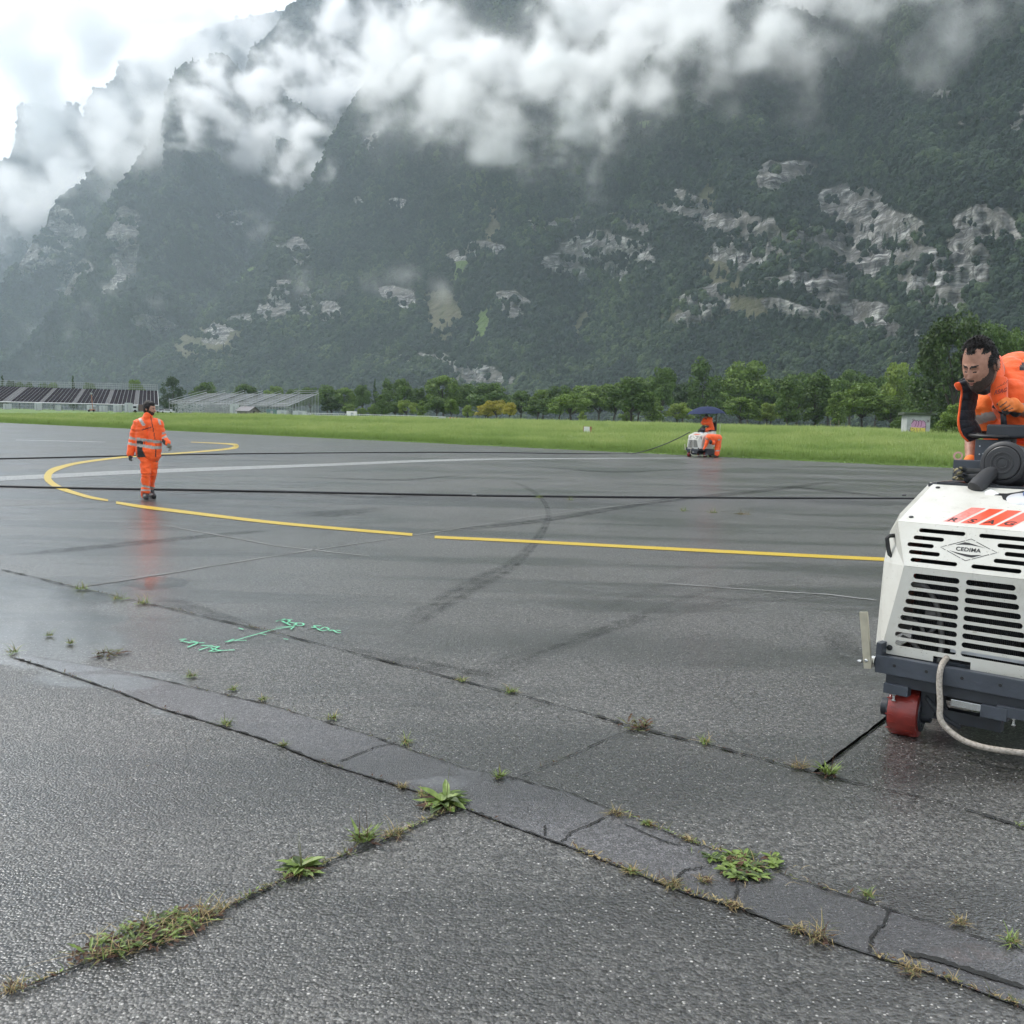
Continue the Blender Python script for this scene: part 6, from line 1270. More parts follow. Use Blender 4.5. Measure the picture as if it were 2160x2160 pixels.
    bm = bmesh.new(); lathe(bm, q+Vector((.02, .03, .006)), (0, -.2, 1), [(.036, 0), (.036, .022), (.030, .026)], 24); bm_obj('tank_cap', bm, M_blue, tk, smooth=True, auto=40)
    # seat column at the back, platform, blade guard on the right
    bm = bmesh.new(); box(bm, (.0, 1.50, .95), (.50, .42, .82), bev=.02); bm_obj('seat_column', bm, M_cream, rt)
    bm = bmesh.new(); box(bm, (.0, 1.50, 1.39), (.46, .44, .08), bev=.03); bm_obj('seat', bm, M_black, rt); bm = bmesh.new(); box(bm, (.0, 1.77, 1.62), (.42, .09, .46), bev=.03); bm_obj('backrest', bm, M_black, rt)
    bm = bmesh.new(); box(bm, (0, 1.45, .33), (.9, .8, .05), bev=.004); bm_obj('platform', bm, M_slate, rt)
    bm = bmesh.new(); box(bm, (.53, .90, .26), (.10, .95, .34), bev=.02); bm_obj('blade_guard', bm, M_slate, rt)
    bm = bmesh.new(); box(bm, (0, 1.235, .87), (.86, .03, .86)); bm_obj('rear_panel', bm, M_slate2, rt)
    bm = bmesh.new(); tube(bm, [(.38, 1.85, .35), (.38, 1.85, 1.75)], .008, 6); bm_obj('antenna_rod', bm, M_tank, rt)
    return rt
saw = make_saw()
def copy_tree(o, parent=None):
    c = o.copy(); COL.objects.link(c); c.parent = parent
    for ch in [q for q in bpy.data.objects if q.parent == o]: copy_tree(ch, c)
    return c
S2Y = 50.0
saw2 = copy_tree(saw)
p = G(1463, 963); TH2 = R(-46)
# front right wheel (x=.292,y=.06) and front left wheel straddle the known contact points
s2c = Vector((ray(1461, 960)[0]/ray(1461, 960)[1]*S2Y, S2Y, 0)); saw2.location = s2c; saw2.rotation_euler = (0, 0, TH2); saw2['label'] = 'distant white ride-on floor saw with a seated driver under a dark blue umbrella'
# loose things on the deck
def deck_things():
    def wp(px, py, ly): return MW @ on_plane(px, py, (0, ly, 0), (0, 1, 0))
    # work gloves: two lying on the deck
    gm = [mat('glove_black', (.015, .016, .017), .8), mat('glove_palm', (.20, .17, .09), .85, var=.6, scale=60)]
    for k, (tips, root_, lab) in enumerate((([(2013,990),(2014,996),(2016,1001),(2024,987)], (2064, 997), 'upper black and yellow work glove lying on the dark deck of the near saw'), ([(2012,1008),(2018,1011),(2022,1004),(2032,1000)], (2062, 1008), 'lower black and yellow work glove lying under the other one on the near saw'))):
        c0 = wp(*root_, .80-.05*k); caps = []
        m0 = c0.lerp(wp(*tips[1], .80-.05*k), .45)
        caps.append((c0, m0, .024, .027)); palms = m0
        for j, t in enumerate(tips): q = wp(*t, .82-.02*j-.05*k); mid = palms.lerp(q, .5)+Vector((0, 0, .006)); caps += [(palms, mid, .016, .012), (mid, q, .012, .009)]
        c1 = c0+(c0-m0)*.3; caps.append((c0, c1, .026, .028))
        def cl(P, N, m0=palms, c0=c0): ax = (c0-m0).normalized(); t = (P-m0).dot(ax); return 1 if t < -.02 and mnoise.noise(P*45) > .02 else 0
        o = remesh('work_glove', caps, .0055, gm, cl, smooth=2); tag(o, lab, 'glove', 'work gloves on the saw deck')
    c = wp(2021, 962, .92); bm = bmesh.new(); ax = (MW.to_3x3() @ Vector((.25, -1, .1))).normalized(); lathe(bm, c, ax, [(.0165, -.012), (.026, -.012), (.027, 0), (.026, .012), (.0165, .012), (.0165, -.012)], 28, False); tag(bm_obj('tape_roll', bm, mat('pink_tape', (.52, .29, .25), .5), smooth=True, auto=40), 'pinkish roll of tape standing on the grey box of the near saw', 'tape roll')
    M4 = None; bm = bmesh.new(); r = random.Random(4); n = 12
    base = on_plane(2072, 1048, (0, .10, 1.113), (0, -.557/.5875*0-.318, .948)); g = {}
    for i in range(n):
        for j in range(n):
            u, v = i/(n-1)-.5, j/(n-1)-.5; pk = max(0, .028*math.exp(-((u-.25)**2+(v-.2)**2)*18))+.006*abs(mnoise.noise(Vector((u*7, v*7, 3))))+.004
            q = base+Vector((u*.14+.02*mnoise.noise(Vector((v*4, 1, 0))), v*.11, v*.11*.335+pk)); g[i, j] = bm.verts.new(MW @ q)
    for i in range(n-1):
        for j in range(n-1): bm.faces.new((g[i, j], g[i+1, j], g[i+1, j+1], g[i, j+1]))
    m = mat('clear_film', (.8, .8, .78), .25, var=.03); tag(bm_obj('plastic_film', bm, m, smooth=True), 'crumpled whitish plastic film lying on the hood of the near saw', 'plastic film')
# ------------------------------------------------------------------ bodies
def capsule(bm, p0, p1, r0, r1, seg=14):
    p0, p1 = Vector(p0), Vector(p1); d = p1-p0
    if d.length < 1e-5: d = Vector((0, 0, 1e-4))
    L_ = d.length; prof = [(r0*math.sin(a), -r0*math.cos(a)) for a in [R(x) for x in (8, 25, 45, 65, 85)]]+[(r1*math.cos(a), L_+r1*math.sin(a)) for a in [R(x) for x in (5, 25, 45, 65, 82)]]
    lathe(bm, p0, d, prof, seg)
def remesh(name, caps, voxel, mats, classify=None, parent=None, smooth=3, wrinkle=0, wscale=12, seed=0):
    bm = bmesh.new()
    for c in caps:
        if c[0] == 'e':
            M_ = Matrix.Translation(c[1]) @ (c[3].to_4x4() if len(c) > 3 and c[3] is not None else Matrix()) @ Matrix.Diagonal((*c[2], 1)); bmesh.ops.create_uvsphere(bm, u_segments=20, v_segments=14, radius=1, matrix=M_)
        else: capsule(bm, *c)
    bmesh.ops.recalc_face_normals(bm, faces=bm.faces[:])
    me = bpy.data.meshes.new('tmp'); bm.to_mesh(me); bm.free(); t = bpy.data.objects.new('tmp', me); COL.objects.link(t)
    md = t.modifiers.new('r', 'REMESH'); md.mode = 'VOXEL'; md.voxel_size = voxel
    if smooth: md = t.modifiers.new('s', 'SMOOTH'); md.iterations = smooth; md.factor = .6
    dg = bpy.context.evaluated_depsgraph_get(); out = bpy.data.meshes.new_from_object(t.evaluated_get(dg)); bpy.data.objects.remove(t)
    if wrinkle:
        n = len(out.vertices); co = np.empty(n*3); out.vertices.foreach_get('co', co); co = co.reshape(-1, 3); nr = np.empty(n*3); out.vertices.foreach_get('normal', nr); nr = nr.reshape(-1, 3)
        wv = fbm(co[:, 0]*wscale*.6+co[:, 2]*wscale*.5, co[:, 1]*wscale*.6, co[:, 2]*wscale*1.6, 4, seed); co = co+nr*(-np.abs(wv)[:, None]*2+.6)*wrinkle; out.vertices.foreach_set('co', co.ravel()); out.update()
    bm = bmesh.new(); bm.from_mesh(out); bm.verts.ensure_lookup_table(); seen = set(); isl = []
    for v in bm.verts:
        if v.index in seen: continue
        st = [v]; seen.add(v.index); g_ = []
        while st:
            q = st.pop(); g_.append(q)
            for e in q.link_edges:
                o_ = e.other_vert(q)
                if o_.index not in seen: seen.add(o_.index); st.append(o_)
        isl.append(g_)
    if len(isl) > 1:
        isl.sort(key=len); bmesh.ops.delete(bm, geom=[v for g_ in isl[:-1] for v in g_], context='VERTS'); bm.to_mesh(out)
    bm.free()
    out.materials.clear()
    for m_ in mats: out.materials.append(m_)
    if classify: out.polygons.foreach_set('material_index', np.array([classify(p_.center, p_.normal) for p_ in out.polygons], np.int32))
    out.polygons.foreach_set('use_smooth', np.ones(len(out.polygons), bool)); out.name = name
    return link(bpy.data.objects.new(name, out), parent)
def fabric(name, col, **k): return mat(name, col, .75, var=k.get('var', .10), scale=k.get('scale', 10), bump=.35, bscale=k.get('b', 25), sheen=.2)
M_org = fabric('hivis_orange', (.86, .105, .012)); M_org2 = fabric('hivis_orange_shirt', (.86, .16, .018)); M_refl = mat('reflective_tape', (.36, .33, .30), .45, var=.2, scale=30); M_navy = fabric('navy_quilt', (.010, .011, .018), b=50); M_dkf = fabric('dark_fabric', (.013, .014, .015))
M_skin = mat('skin', (.36, .185, .125), .5, var=.16, scale=45, bump=.15, bscale=150); M_hair = mat('dark_hair', (.012, .009, .008), .6, var=.4, scale=90, bump=.8, bscale=120); M_beard = mat('beard', (.042, .026, .019), .7, var=.5, scale=150, bump=.6, bscale=200); M_lip = mat('lip', (.22, .075, .06), .5); M_boot = mat('boot', (.014, .014, .015), .5)
deck_things()
def head_mesh(name, loc, rot, sc, parent, beard=1, fringe=0):
    """rot maps head frame (x: subject's left-right, y: forward, z: up) to world"""
    nu, nv = 110, 80; V = []; F = []; MIx = []
    th = np.linspace(0, 2*math.pi, nu, endpoint=False); ph = np.linspace(.02, math.pi-.02, nv); TH, PH = np.meshgrid(th, ph)
    x = np.sin(PH)*np.sin(TH); y = np.sin(PH)*np.cos(TH); z = np.cos(PH)
    rx, ry, rz = .073, .098, (.140 if not fringe else .125)
    X, Y_, Z = x*rx, y*ry, z*rz
    low = np.clip(-z, 0, 1)
    X = X*(1-.26*low**1.5*(y > -.2)); Y_ = Y_+.012*low*(y > 0)-.02*low*(y < 0)
    def g(cx, cz, sx_, sz): return np.exp(-((x-cx)/sx_)**2-((z-cz)/sz)**2)*(y > 0)
    brow = .008*(g(.30, .17, .22, .07)+g(-.30, .17, .22, .07)); eye = -.013*(g(.32, .03, .15, .075)+g(-.32, .03, .15, .075)); lid = .0035*(g(.32, .02, .09, .035)+g(-.32, .02, .09, .035))
    nose = .012*g(0, .06, .07, .12)+.024*g(0, -.08, .085, .12)+.034*g(0, -.20, .10, .075)+.008*(g(.11, -.22, .06, .05)+g(-.11, -.22, .06, .05)); cheek = .006*(g(.45, -.12, .22, .16)+g(-.45, -.12, .22, .16))
    mouth = .006*g(0, -.42, .22, .07)+.004*g(0, -.52, .16, .05)-.004*g(0, -.465, .2, .02); chin = .014*g(0, -.72, .26, .14); beardb = (.006*g(0, -.70, .6, .28) if beard else 0)
    D_ = brow+eye+lid+nose+cheek+mouth+chin+beardb; Y_ = Y_+D_*1.0; X = X+x*.3*(cheek+beardb)
    P = np.stack([X, Y_, Z], -1).reshape(-1, 3)*sc
    for j in range(nv-1):
        for i in range(nu):
            i2 = (i+1) % nu; a = j*nu+i; F.append((a, j*nu+i2, (j+1)*nu+i2, (j+1)*nu+i))
            cx_, cy_, cz = x[j, i], y[j, i], z[j, i]; nz_ = .05*mnoise.noise(Vector((cx_*9, cy_*9, cz*9)))
            m_ = 0
            hl = .60-.10*max(0, abs(cx_)-.15)+nz_ if not fringe else .50+nz_   # receding at the temples handled below
            if cy_ > 0:
                temple = .26 < abs(cx_) < .62
                if cz > (hl+(.16 if temple and not fringe else 0)): m_ = 1
                if abs(cx_) > .90 and cz > .0: m_ = 1
            else:
                if cz > -.28+nz_ and not (abs(cx_) > .9 and cz < -.05): m_ = 1
            if cy_ > -.15 and m_ == 0 and beard:
                jl = -.40+.30*abs(cx_)**3+nz_
                if cz < jl-.02 and not (abs(cx_) < .14 and -.52 < cz < -.40) : m_ = 2
                if abs(cx_) > .92 and cz < .02+nz_: m_ = 2
                if abs(cx_) < .26 and -.40 < cz < -.325: m_ = 2
            if cy_ > 0 and .10 < abs(cx_) < .54 and .120+.12*abs(cx_) < cz < .205+.08*abs(cx_): m_ = 1
            if cy_ > 0 and .18 < abs(cx_) < .44 and -.022 < cz < .004: m_ = 1
            if cy_ > 0 and abs(cx_) < .17 and -.50 < cz < -.43: m_ = 3
            MIx.append(m_)
    V = P.tolist(); F += [tuple(range(nu))[::-1], tuple(range((nv-1)*nu, nv*nu))]; MIx += [1, 2 if beard else 0]
    # ears
    bm = bmesh.new(); vs = [bm.verts.new(v) for v in V]; 
    for f, mi in zip(F, MIx): q = bm.faces.new([vs[i] for i in f]); q.material_index = mi
    for s in (-1, 1):
        r = bmesh.ops.create_uvsphere(bm, u_segments=14, v_segments=10, radius=1, matrix=Matrix.Translation(Vector((s*.079, -.012, -.004))*sc) @ Matrix.Rotation(s*R(24), 4, 'Z') @ Matrix.Diagonal((.009*sc, .020*sc, .034*sc, 1)))
        for v in r['verts']:
            for f in v.link_faces: f.material_index = 0
    bmesh.ops.transform(bm, matrix=Matrix.Translation(loc) @ rot.to_4x4(), verts=bm.verts[:])
    return bm_obj(name, bm, [M_skin, M_hair, M_beard, M_lip], parent, smooth=True)
def hair_mesh(loc, rot, sc, parent, n, ln, seed, zmin=.2, fringe=0, up=.3):
    """short hair: many fine blades on the scalp, one mesh"""
    r = random.Random(seed); V, F = [], []
    for k in range(n):
        z = r.uniform(-.25, .99); a = r.random()*6.28; s = math.sqrt(1-z*z); x, y = s*math.sin(a), s*math.cos(a)
        lim = (.60+(.16 if .26 < abs(x) < .62 else 0) if not fringe else .50) if y > 0 else -.28
        if z < lim and not (abs(x) > .9 and z > .05): continue
        p = Vector((x*.079, y*.10, z*(.143 if not fringe else .128)))*sc; nn = Vector((x, y, z)).normalized(); t = Vector((r.uniform(-1, 1), r.uniform(-1, 1), r.uniform(-1, .6))); t = (t-nn*t.dot(nn)).normalized(); L_ = ln*r.uniform(.5, 1.1); w_ = t.cross(nn)*.0016*sc*1.4
        t = (t+Vector((0, -.5, .5))*(y > .2)).normalized(); q1 = p+nn*L_*up+t*L_*.5; q2 = q1+t*L_*.4+nn*L_*.1; i = len(V); V += [p-w_, p+w_, q1+w_, q1-w_, q2]; F += [(i, i+1, i+2, i+3), (i+3, i+2, i+4)]
    Mx = Matrix.Translation(loc) @ rot.to_4x4(); V = [Mx @ v for v in V]; return mesh_obj('hair', V, F, M_hair, parent)
def look_rot(fwd, up):
    y = Vector(fwd).normalized(); x = y.cross(Vector(up)).normalized(); z = x.cross(y); return Matrix((x, y, z)).transposed()
# ------------------------------------------------------------------ walking man
def in_poly(x, y, P):
    c = False; j = len(P)-1
    for i in range(len(P)):
        if (P[i][1] > y) != (P[j][1] > y) and x < (P[j][0]-P[i][0])*(y-P[i][1])/(P[j][1]-P[i][1])+P[i][0]: c = not c
        j = i
    return c
def walker():
    Y0 = G(312, 1052).y; z3 = lambda x, y, dy=0: D(220+x/7.43, 820+y/7.43, Y0+dy)
    def back(P): q = proj(np.array(P)); return (q[0]-220)*7.43, (q[1]-820)*7.43
    foot = z3(680, 1745); rt = empty('person', (foot.x, Y0, 0), 'person in orange hi-vis jacket and trousers walking on the left, head turned right', 'person', 'workers in orange clothing'); o0 = rt.location
    def loc(caps): return [tuple((Vector(a)-o0) if isinstance(a, Vector) else a for a in c) for c in caps]
    # body: one continuous figure
    hips = z3(715, 1040); chest = z3(705, 640); neck = z3(705, 430); S1, S2 = z3(515, 545), z3(865, 545); E1_, E2_ = z3(425, 800, .03), z3(925, 770, .05); W1_, W2_ = z3(400, 1030, -.08), z3(1000, 865, -.10)
    H1, H2 = z3(640, 1080), z3(790, 1080); K1, K2 = z3(645, 1330, -.1), z3(765, 1330, .05); A1_, A2_ = z3(650, 1610, -.05), z3(735, 1590, .22)
    hand = lambda w_, tips, rr: [(w_, tips[0], rr, rr*.8)]
    body = [(hips, chest, .06, .07), (chest, neck, .07, .05), (neck, z3(715, 330), .058, .062), (S1, S2, .06, .06), (S1, E1_, .05, .042), (E1_, W1_, .04, .030), (S2, E2_, .05, .042), (E2_, W2_, .04, .030), (H1, K1, .06, .05), (K1, A1_, .045, .04), (H2, K2, .055, .045), (K2, A2_, .042, .038), (H1, H2, .07, .07), (A1_, z3(660, 1700, -.1), .04, .04), (A2_, z3(760, 1690, .2), .04, .04)]
    skin = remesh('body', loc(body), .016, [M_skin], parent=rt, smooth=2)
    c = z3(717, 315)-o0; rot = look_rot(Vector((.95, -.32, -.10)), (0.03, 0, 1)); head_mesh('head', c, rot, 1.02, skin, beard=1, fringe=1)
    hair = remesh('hair', [('e', c+rot @ Vector((0, -.036, .040)), (.100, .104, .116), rot), ('e', c+rot @ Vector((0, -.058, -.03)), (.078, .062, .080), rot), ('e', c+rot @ Vector((0, .030, .098)), (.062, .056, .040), rot)], .010, [M_hair], parent=skin, smooth=1, wrinkle=.008, wscale=40)
    # jacket
    jk = [('e', z3(700, 640)-o0, (.235, .155, .24)), ('e', z3(700, 900)-o0, (.235, .16, .26)), ('e', z3(700, 520)-o0, (.19, .12, .10)), (z3(560, 545), z3(840, 545), .095, .095), (z3(600, 560), z3(620, 1010), .13, .14), (z3(800, 560), z3(780, 1010), .12, .125), (z3(700, 1000), z3(700, 1015), .16, .15),
          (z3(530, 555), z3(455, 790, .02), .098, .080), (z3(455, 790, .02), z3(405, 1020, -.07), .080, .060), (z3(850, 560), z3(905, 750, .03), .090, .074), (z3(905, 750, .03), z3(990, 850, -.08), .074, .056), (z3(670, 470), z3(690, 420), .085, .075), (z3(640, 1040), z3(780, 1045), .12, .12)]
    def cl(P, N):
        x, y = back(P+o0); 
        if N.y < .35:
            s = (x-500)/400.
            if 360 < x < 495 or x > 905:      # sleeves
                if x < 500 and (abs(y-(778+(x-440)*.25)) < 20 or abs(y-(868+(x-430)*.2)) < 20): return 1
                if x > 880 and (abs(y-(705-(x-900)*.3)) < 17 or abs(y-(775-(x-900)*.35)) < 17): return 1
                if x > 880 and y > 770 and x < 955 and y > 740+(x-880): return 2
            else:
                if 505 < x < 900 and abs(y-(785+min(s*60, 45))) < 22: return 1
                if 500 < x < 890 and abs(y-(880+min(s*60, 40))) < 24: return 1
                if in_poly(x, y, [(505, 800), (612, 820), (600, 960), (655, 1075), (520, 1075)]): return 2
                if in_poly(x, y, [(612, 820), (640, 825), (615, 980), (597, 970)]): return 2 if x > 628 else 0
            if in_poly(x, y, [(530, 470), (575, 460), (650, 570), (600, 590)]) or in_poly(x, y, [(830, 470), (870, 480), (895, 560), (860, 560)]): return 1
            zx = 730+(y-450)*.19 if y < 800 else 812-(y-800)*.03
            if 430 < y < 1070 and abs(x-zx) < 6: return 2
            if 590 < x < 735 and abs(y-(645-(x-590)*.28)) < 7: return 2
        return 0
    remesh('jacket', loc(jk), .0135, [M_org, M_refl, M_dkf], cl, rt, smooth=1, wrinkle=.016, wscale=9)
    tr = [(z3(650, 1020), z3(650, 1320, -.1), .105, .084), (z3(650, 1320, -.1), z3(650, 1480, -.08), .080, .070), (z3(650, 1480, -.08), z3(650, 1600, -.06), .070, .076), (z3(775, 1020), z3(755, 1320, .05), .095, .074), (z3(755, 1320, .05), z3(730, 1480, .14), .070, .058), (z3(730, 1480, .14), z3(728, 1560, .2), .056, .062), (z3(660, 1030), z3(765, 1030), .115, .115), (z3(625, 1610, -.06), z3(612, 1680, -.03), .05, .035)]
    def ct(P, N):
        x, y = back(P+o0)
        if abs(y-(1520+(x-600)*.22)) < 17 or abs(y-(1590+(x-640)*.02)) < 14: return 1
        if 1640 > y > 1500 and x > 705 and abs(y-1555) < 12: return 1
        return 0
    remesh('trousers', loc(tr), .0135, [M_org, M_refl], ct, rt, smooth=1, wrinkle=.022, wscale=11, seed=4)
    for k, (a, b_, c_) in enumerate(((z3(652, 1640, -.05), z3(652, 1700, -.10), z3(655, 1715, -.26)), (z3(738, 1620, .2), z3(742, 1690, .18), z3(775, 1700, .06)))):
        a, b_, c_ = a-o0, b_-o0, c_-o0; c_.z = .045; b_.z = .06; remesh('boot', [(a, b_, .058, .058), (b_, c_, .060, .050), (Vector((b_.x, b_.y+.02, .045)), c_, .05, .048), (Vector((b_.x, b_.y, .025)), Vector((c_.x, c_.y, .022)), .045, .042)], .011, [M_boot], parent=rt, smooth=2)
    # gloves, five fingers each
    for k, (w0, tips, th_) in enumerate(((z3(408, 1045, -.09), [(395, 1120), (408, 1128), (424, 1132), (440, 1122)], (446, 1075)), (z3(1003, 872, -.11), [(1052, 900), (1050, 950), (1030, 968), (1010, 968)], (985, 925)))):
        pc = w0.lerp(z3(*tips[1], -.12), .45); caps = [(w0, pc, .030, .036)]
        for j, t in enumerate(tips):
            q = z3(*t, -.12-.02*j); b0 = pc+(q-pc)*.25+Vector((.0, -.022+.015*j, 0)); m_ = b0.lerp(q, .5)+Vector((.008 if k else -.006, 0, .002)); caps += [(pc, b0, .018, .014), (b0, m_, .013, .012), (m_, q, .012, .009)]
        q = z3(*th_, -.17); caps += [(w0.lerp(pc, .5), q.lerp(w0, .4), .015, .013), (q.lerp(w0, .4), q, .013, .010)]
        remesh('glove', loc(caps), .0075, [M_dkf if k == 0 else mat('glove_grey', (.13, .12, .09), .7, var=.3, scale=30)], parent=rt, smooth=1)
walker()
# ------------------------------------------------------------------ bearded man at the controls of the near saw
def driver():
    z5 = lambda x, y, Y=5.75: D(2000+x/9.66, 700+y/9.66, Y)
    o0 = MW @ Vector((-.05, 1.45, .355)); rt = empty('person', o0, 'bearded person in open orange vest bending over the controls of the near saw', 'person', 'workers in orange clothing')
    def loc(caps): return [tuple((Vector(a)-o0) if isinstance(a, Vector) else a for a in c) for c in caps]
    def back(P): q = proj(np.array(P+o0)); return (q[0]-2000)*9.66, (q[1]-700)*9.66
    hc = z5(640, 665, 5.55)-o0; sc = 1.14
    rot = look_rot(Vector((-.74, -.56, -.42)), Vector((-.12, -.15, 1)))
    pel = MW @ Vector((.05, 1.55, 1.45)); chest = z5(1150, 1150, 6.05); neckb = z5(1010, 800, 5.85); SL = z5(1560, 820, 5.95); SR = z5(560, 1020, 6.15)
    EL = D(2190, 880, 5.75); WL = z5(1440, 1545, 5.62); ER = z5(470, 1850, 6.2); WR = D(2047, 968, 6.05)
    KL, KR = MW @ Vector((.22, 1.25, 1.35)), MW @ Vector((-.18, 1.25, 1.35)); FL_, FR_ = MW @ Vector((.24, 1.2, .46)), MW @ Vector((-.2, 1.2, .46))
    hn = lambda v: Vector(hc)+o0+rot @ Vector(v)
    body = [(pel, chest, .17, .19), (chest, neckb, .12, .06), (neckb, hn((0, -.02, -.07)), .06, .06), (SR, chest, .08, .12), (SL, chest, .09, .13), (SR, ER, .062, .052), (ER, WR, .046, .034), (SL, EL, .066, .055), (EL, WL, .050, .036), (pel, KL, .11, .08), (pel, KR, .11, .08), (KL, FL_, .07, .05), (KR, FR_, .07, .05)]
    b_ = remesh('body', loc(body), .016, [M_skin], parent=rt, smooth=3)
    head_mesh('head', hc, rot, sc, b_, beard=1); hair_mesh(hc, rot, sc, b_, 4200, .020, 3, up=.5)
    # orange T-shirt over torso
    sh = [(z5(930, 1480, 5.90), z5(960, 1760, 5.95), .13, .13), (z5(960, 1300, 5.95), z5(930, 1480, 5.90), .11, .13), (z5(1060, 1250, 5.95), z5(1150, 1050, 6.0), .13, .12), (z5(980, 1750, 5.95), pel, .14, .17), (z5(800, 1350, 5.92), z5(640, 1560, 5.88), .06, .045), (z5(640, 1560, 5.88), z5(700, 1700, 5.9), .045, .05), (SR, ER.lerp(SR, .45), .07, .07), (z5(1400, 1100, 6.0), z5(1300, 1500, 6.05), .15, .17)]
    def cs(P, N):
        x, y = back(P); yy = 1700-(x-600)*.28
        return 1 if yy < y < yy+190 and x < 1100 else 0
    remesh('shirt', loc(sh), .014, [M_org2, M_refl], cs, rt, smooth=2, wrinkle=.022, wscale=8)
    remesh('collar', loc([(z5(600, 1195, 5.72), z5(740, 1225, 5.70), .022, .022), (z5(740, 1225, 5.7), z5(850, 1160, 5.74), .022, .024)]), .010, [M_dkf], parent=rt, smooth=2)
    # vest: right side panel over shoulder, chest, back
    vest = [(z5(1190, 760, 5.86), z5(1500, 760, 6.0), .075, .10), (z5(1250, 850, 5.84), z5(1230, 1300, 5.76), .10, .10), (z5(1250, 1300, 5.74), z5(1370, 1560, 5.78), .10, .12), (z5(1400, 930, 5.95), z5(1420, 1400, 5.9), .15, .16), (z5(1500, 1300, 5.9), z5(1500, 1900, 5.9), .16, .17), (z5(1400, 1860, 5.82), z5(1400, 1900, 5.82), .12, .13), (z5(1560, 790, 6.0), z5(1800, 930, 6.05), .115, .13)]
    def cv(P, N):
        x, y = back(P)
        d_ = abs(math.hypot((x-1760)/370., (y-930)/400.)-1)
        if x > 1440 and y < 800 and math.hypot((x-1760)/370., (y-930)/400.) < 1: return 1
        return 0
    v = remesh('vest', loc(vest), .0125, [M_org, M_dkf], cv, rt, smooth=2, wrinkle=.022, wscale=7, seed=5)
    # upstanding collar of the vest
    def sheet(name, pts3, mats, parent, th=.02, quilt=0):
        """pts3: rows of points -> thick sheet"""
        nr, nc = len(pts3), len(pts3[0]); V = [Vector(p)-o0 for row in pts3 for p in row]; F = [(j*nc+i, j*nc+i+1, (j+1)*nc+i+1, (j+1)*nc+i) for j in range(nr-1) for i in range(nc-1)]
        o = mesh_obj(name, V, F, mats, parent, smooth=True); md = o.modifiers.new('s', 'SUBSURF'); md.levels = md.render_levels = 2; md = o.modifiers.new('t', 'SOLIDIFY'); md.thickness = th; md.offset = 0; return o
    sheet('vest_collar', [[z5(830, 680, 5.62), z5(905, 600, 5.66), z5(1035, 470, 5.74)], [z5(870, 760, 5.60), z5(965, 700, 5.62), z5(1085, 540, 5.70)], [z5(925, 860, 5.60), z5(1020, 820, 5.60), z5(1105, 700, 5.66)], [z5(940, 960, 5.60), z5(1040, 960, 5.58), z5(1150, 900, 5.62)]], [M_org], rt, .016)
    sheet('vest_front', [[z5(925, 850, 5.60), z5(1050, 900, 5.585), z5(1200, 920, 5.62)], [z5(900, 1000, 5.60), z5(1020, 1060, 5.57), z5(1200, 1080, 5.60)], [z5(865, 1150, 5.60), z5(1000, 1200, 5.565), z5(1200, 1240, 5.60)], [z5(875, 1350, 5.60), z5(1000, 1380, 5.565), z5(1200, 1400, 5.60)], [z5(935, 1480, 5.60), z5(1060, 1520, 5.57), z5(1220, 1540, 5.62)], [z5(1010, 1600, 5.60), z5(1130, 1650, 5.58), z5(1240, 1680, 5.64)]], [M_org], rt, .014)
    # hanging open left side with navy quilted lining and orange piping
    out_ = [(225, 1040), (262, 1110), (285, 1250), (262, 1400), (240, 1600), (215, 1800), (235, 1980), (300, 2120), (420, 2230)]
    inn = [(420, 960), (520, 1060), (560, 1200), (540, 1400), (490, 1600), (500, 1800), (570, 1900), (620, 2000), (640, 2150)]
    rows = [];
    for (a, b2), (c, d_) in zip(out_, inn): rows.append([z5(a, b2, 5.76), z5(a+(c-a)*.35, b2+(d_-b2)*.35, 5.755), z5(a+(c-a)*.7, b2+(d_-b2)*.7, 5.765), z5(c+30, d_, 5.80)])
    # puff the quilting
    pr = []
    for k, r0 in enumerate(rows):
        pr.append(r0)
        if k < len(rows)-1: r1 = rows[k+1]; pr.append([a.lerp(b2, .12)+Vector((0, -.010, 0)) for a, b2 in zip(r0, r1)]); pr.append([a.lerp(b2, .88)+Vector((0, -.010, 0)) for a, b2 in zip(r0, r1)])
    li = sheet('vest_lining', pr, [M_navy], rt, .012)
    bm = bmesh.new(); tube(bm, catmull([z5(a-4, b2, 5.755)-o0 for a, b2 in out_], 5), .0075, 8); bm_obj('piping', bm, M_org, li, smooth=True)
    sheet('collar_flap', [[z5(112, 1052, 5.76), z5(170, 1036, 5.76), z5(232, 1018, 5.76)], [z5(138, 1115, 5.75), z5(195, 1105, 5.75), z5(256, 1092, 5.75)], [z5(185, 1190, 5.75), z5(230, 1196, 5.75), z5(276, 1196, 5.76)]], [M_org], rt, .010)
    bm = bmesh.new(); tube(bm, [z5(225, 1022, 5.77)-o0, z5(330, 965, 5.77)-o0, z5(395, 940, 5.77)-o0], .009, 6); bm_obj('collar_edge', bm, M_navy, rt)
    # sleeve edge of the left arm
    remesh('sleeve', loc([(z5(1620, 900, 5.9), z5(1700, 1350, 5.8), .13, .12), (z5(1560, 1000, 5.86), z5(1560, 1250, 5.8), .10, .10)]), .014, [M_org2], parent=rt, smooth=3, wrinkle=.008)
    # trousers and boots
    remesh('trousers', loc([(pel, KL, .15, .105), (pel, KR, .15, .105), (KL, FL_+Vector((0, 0, .05)), .10, .075), (KR, FR_+Vector((0, 0, .05)), .10, .075)]), .018, [M_org], parent=rt, smooth=3, wrinkle=.01)
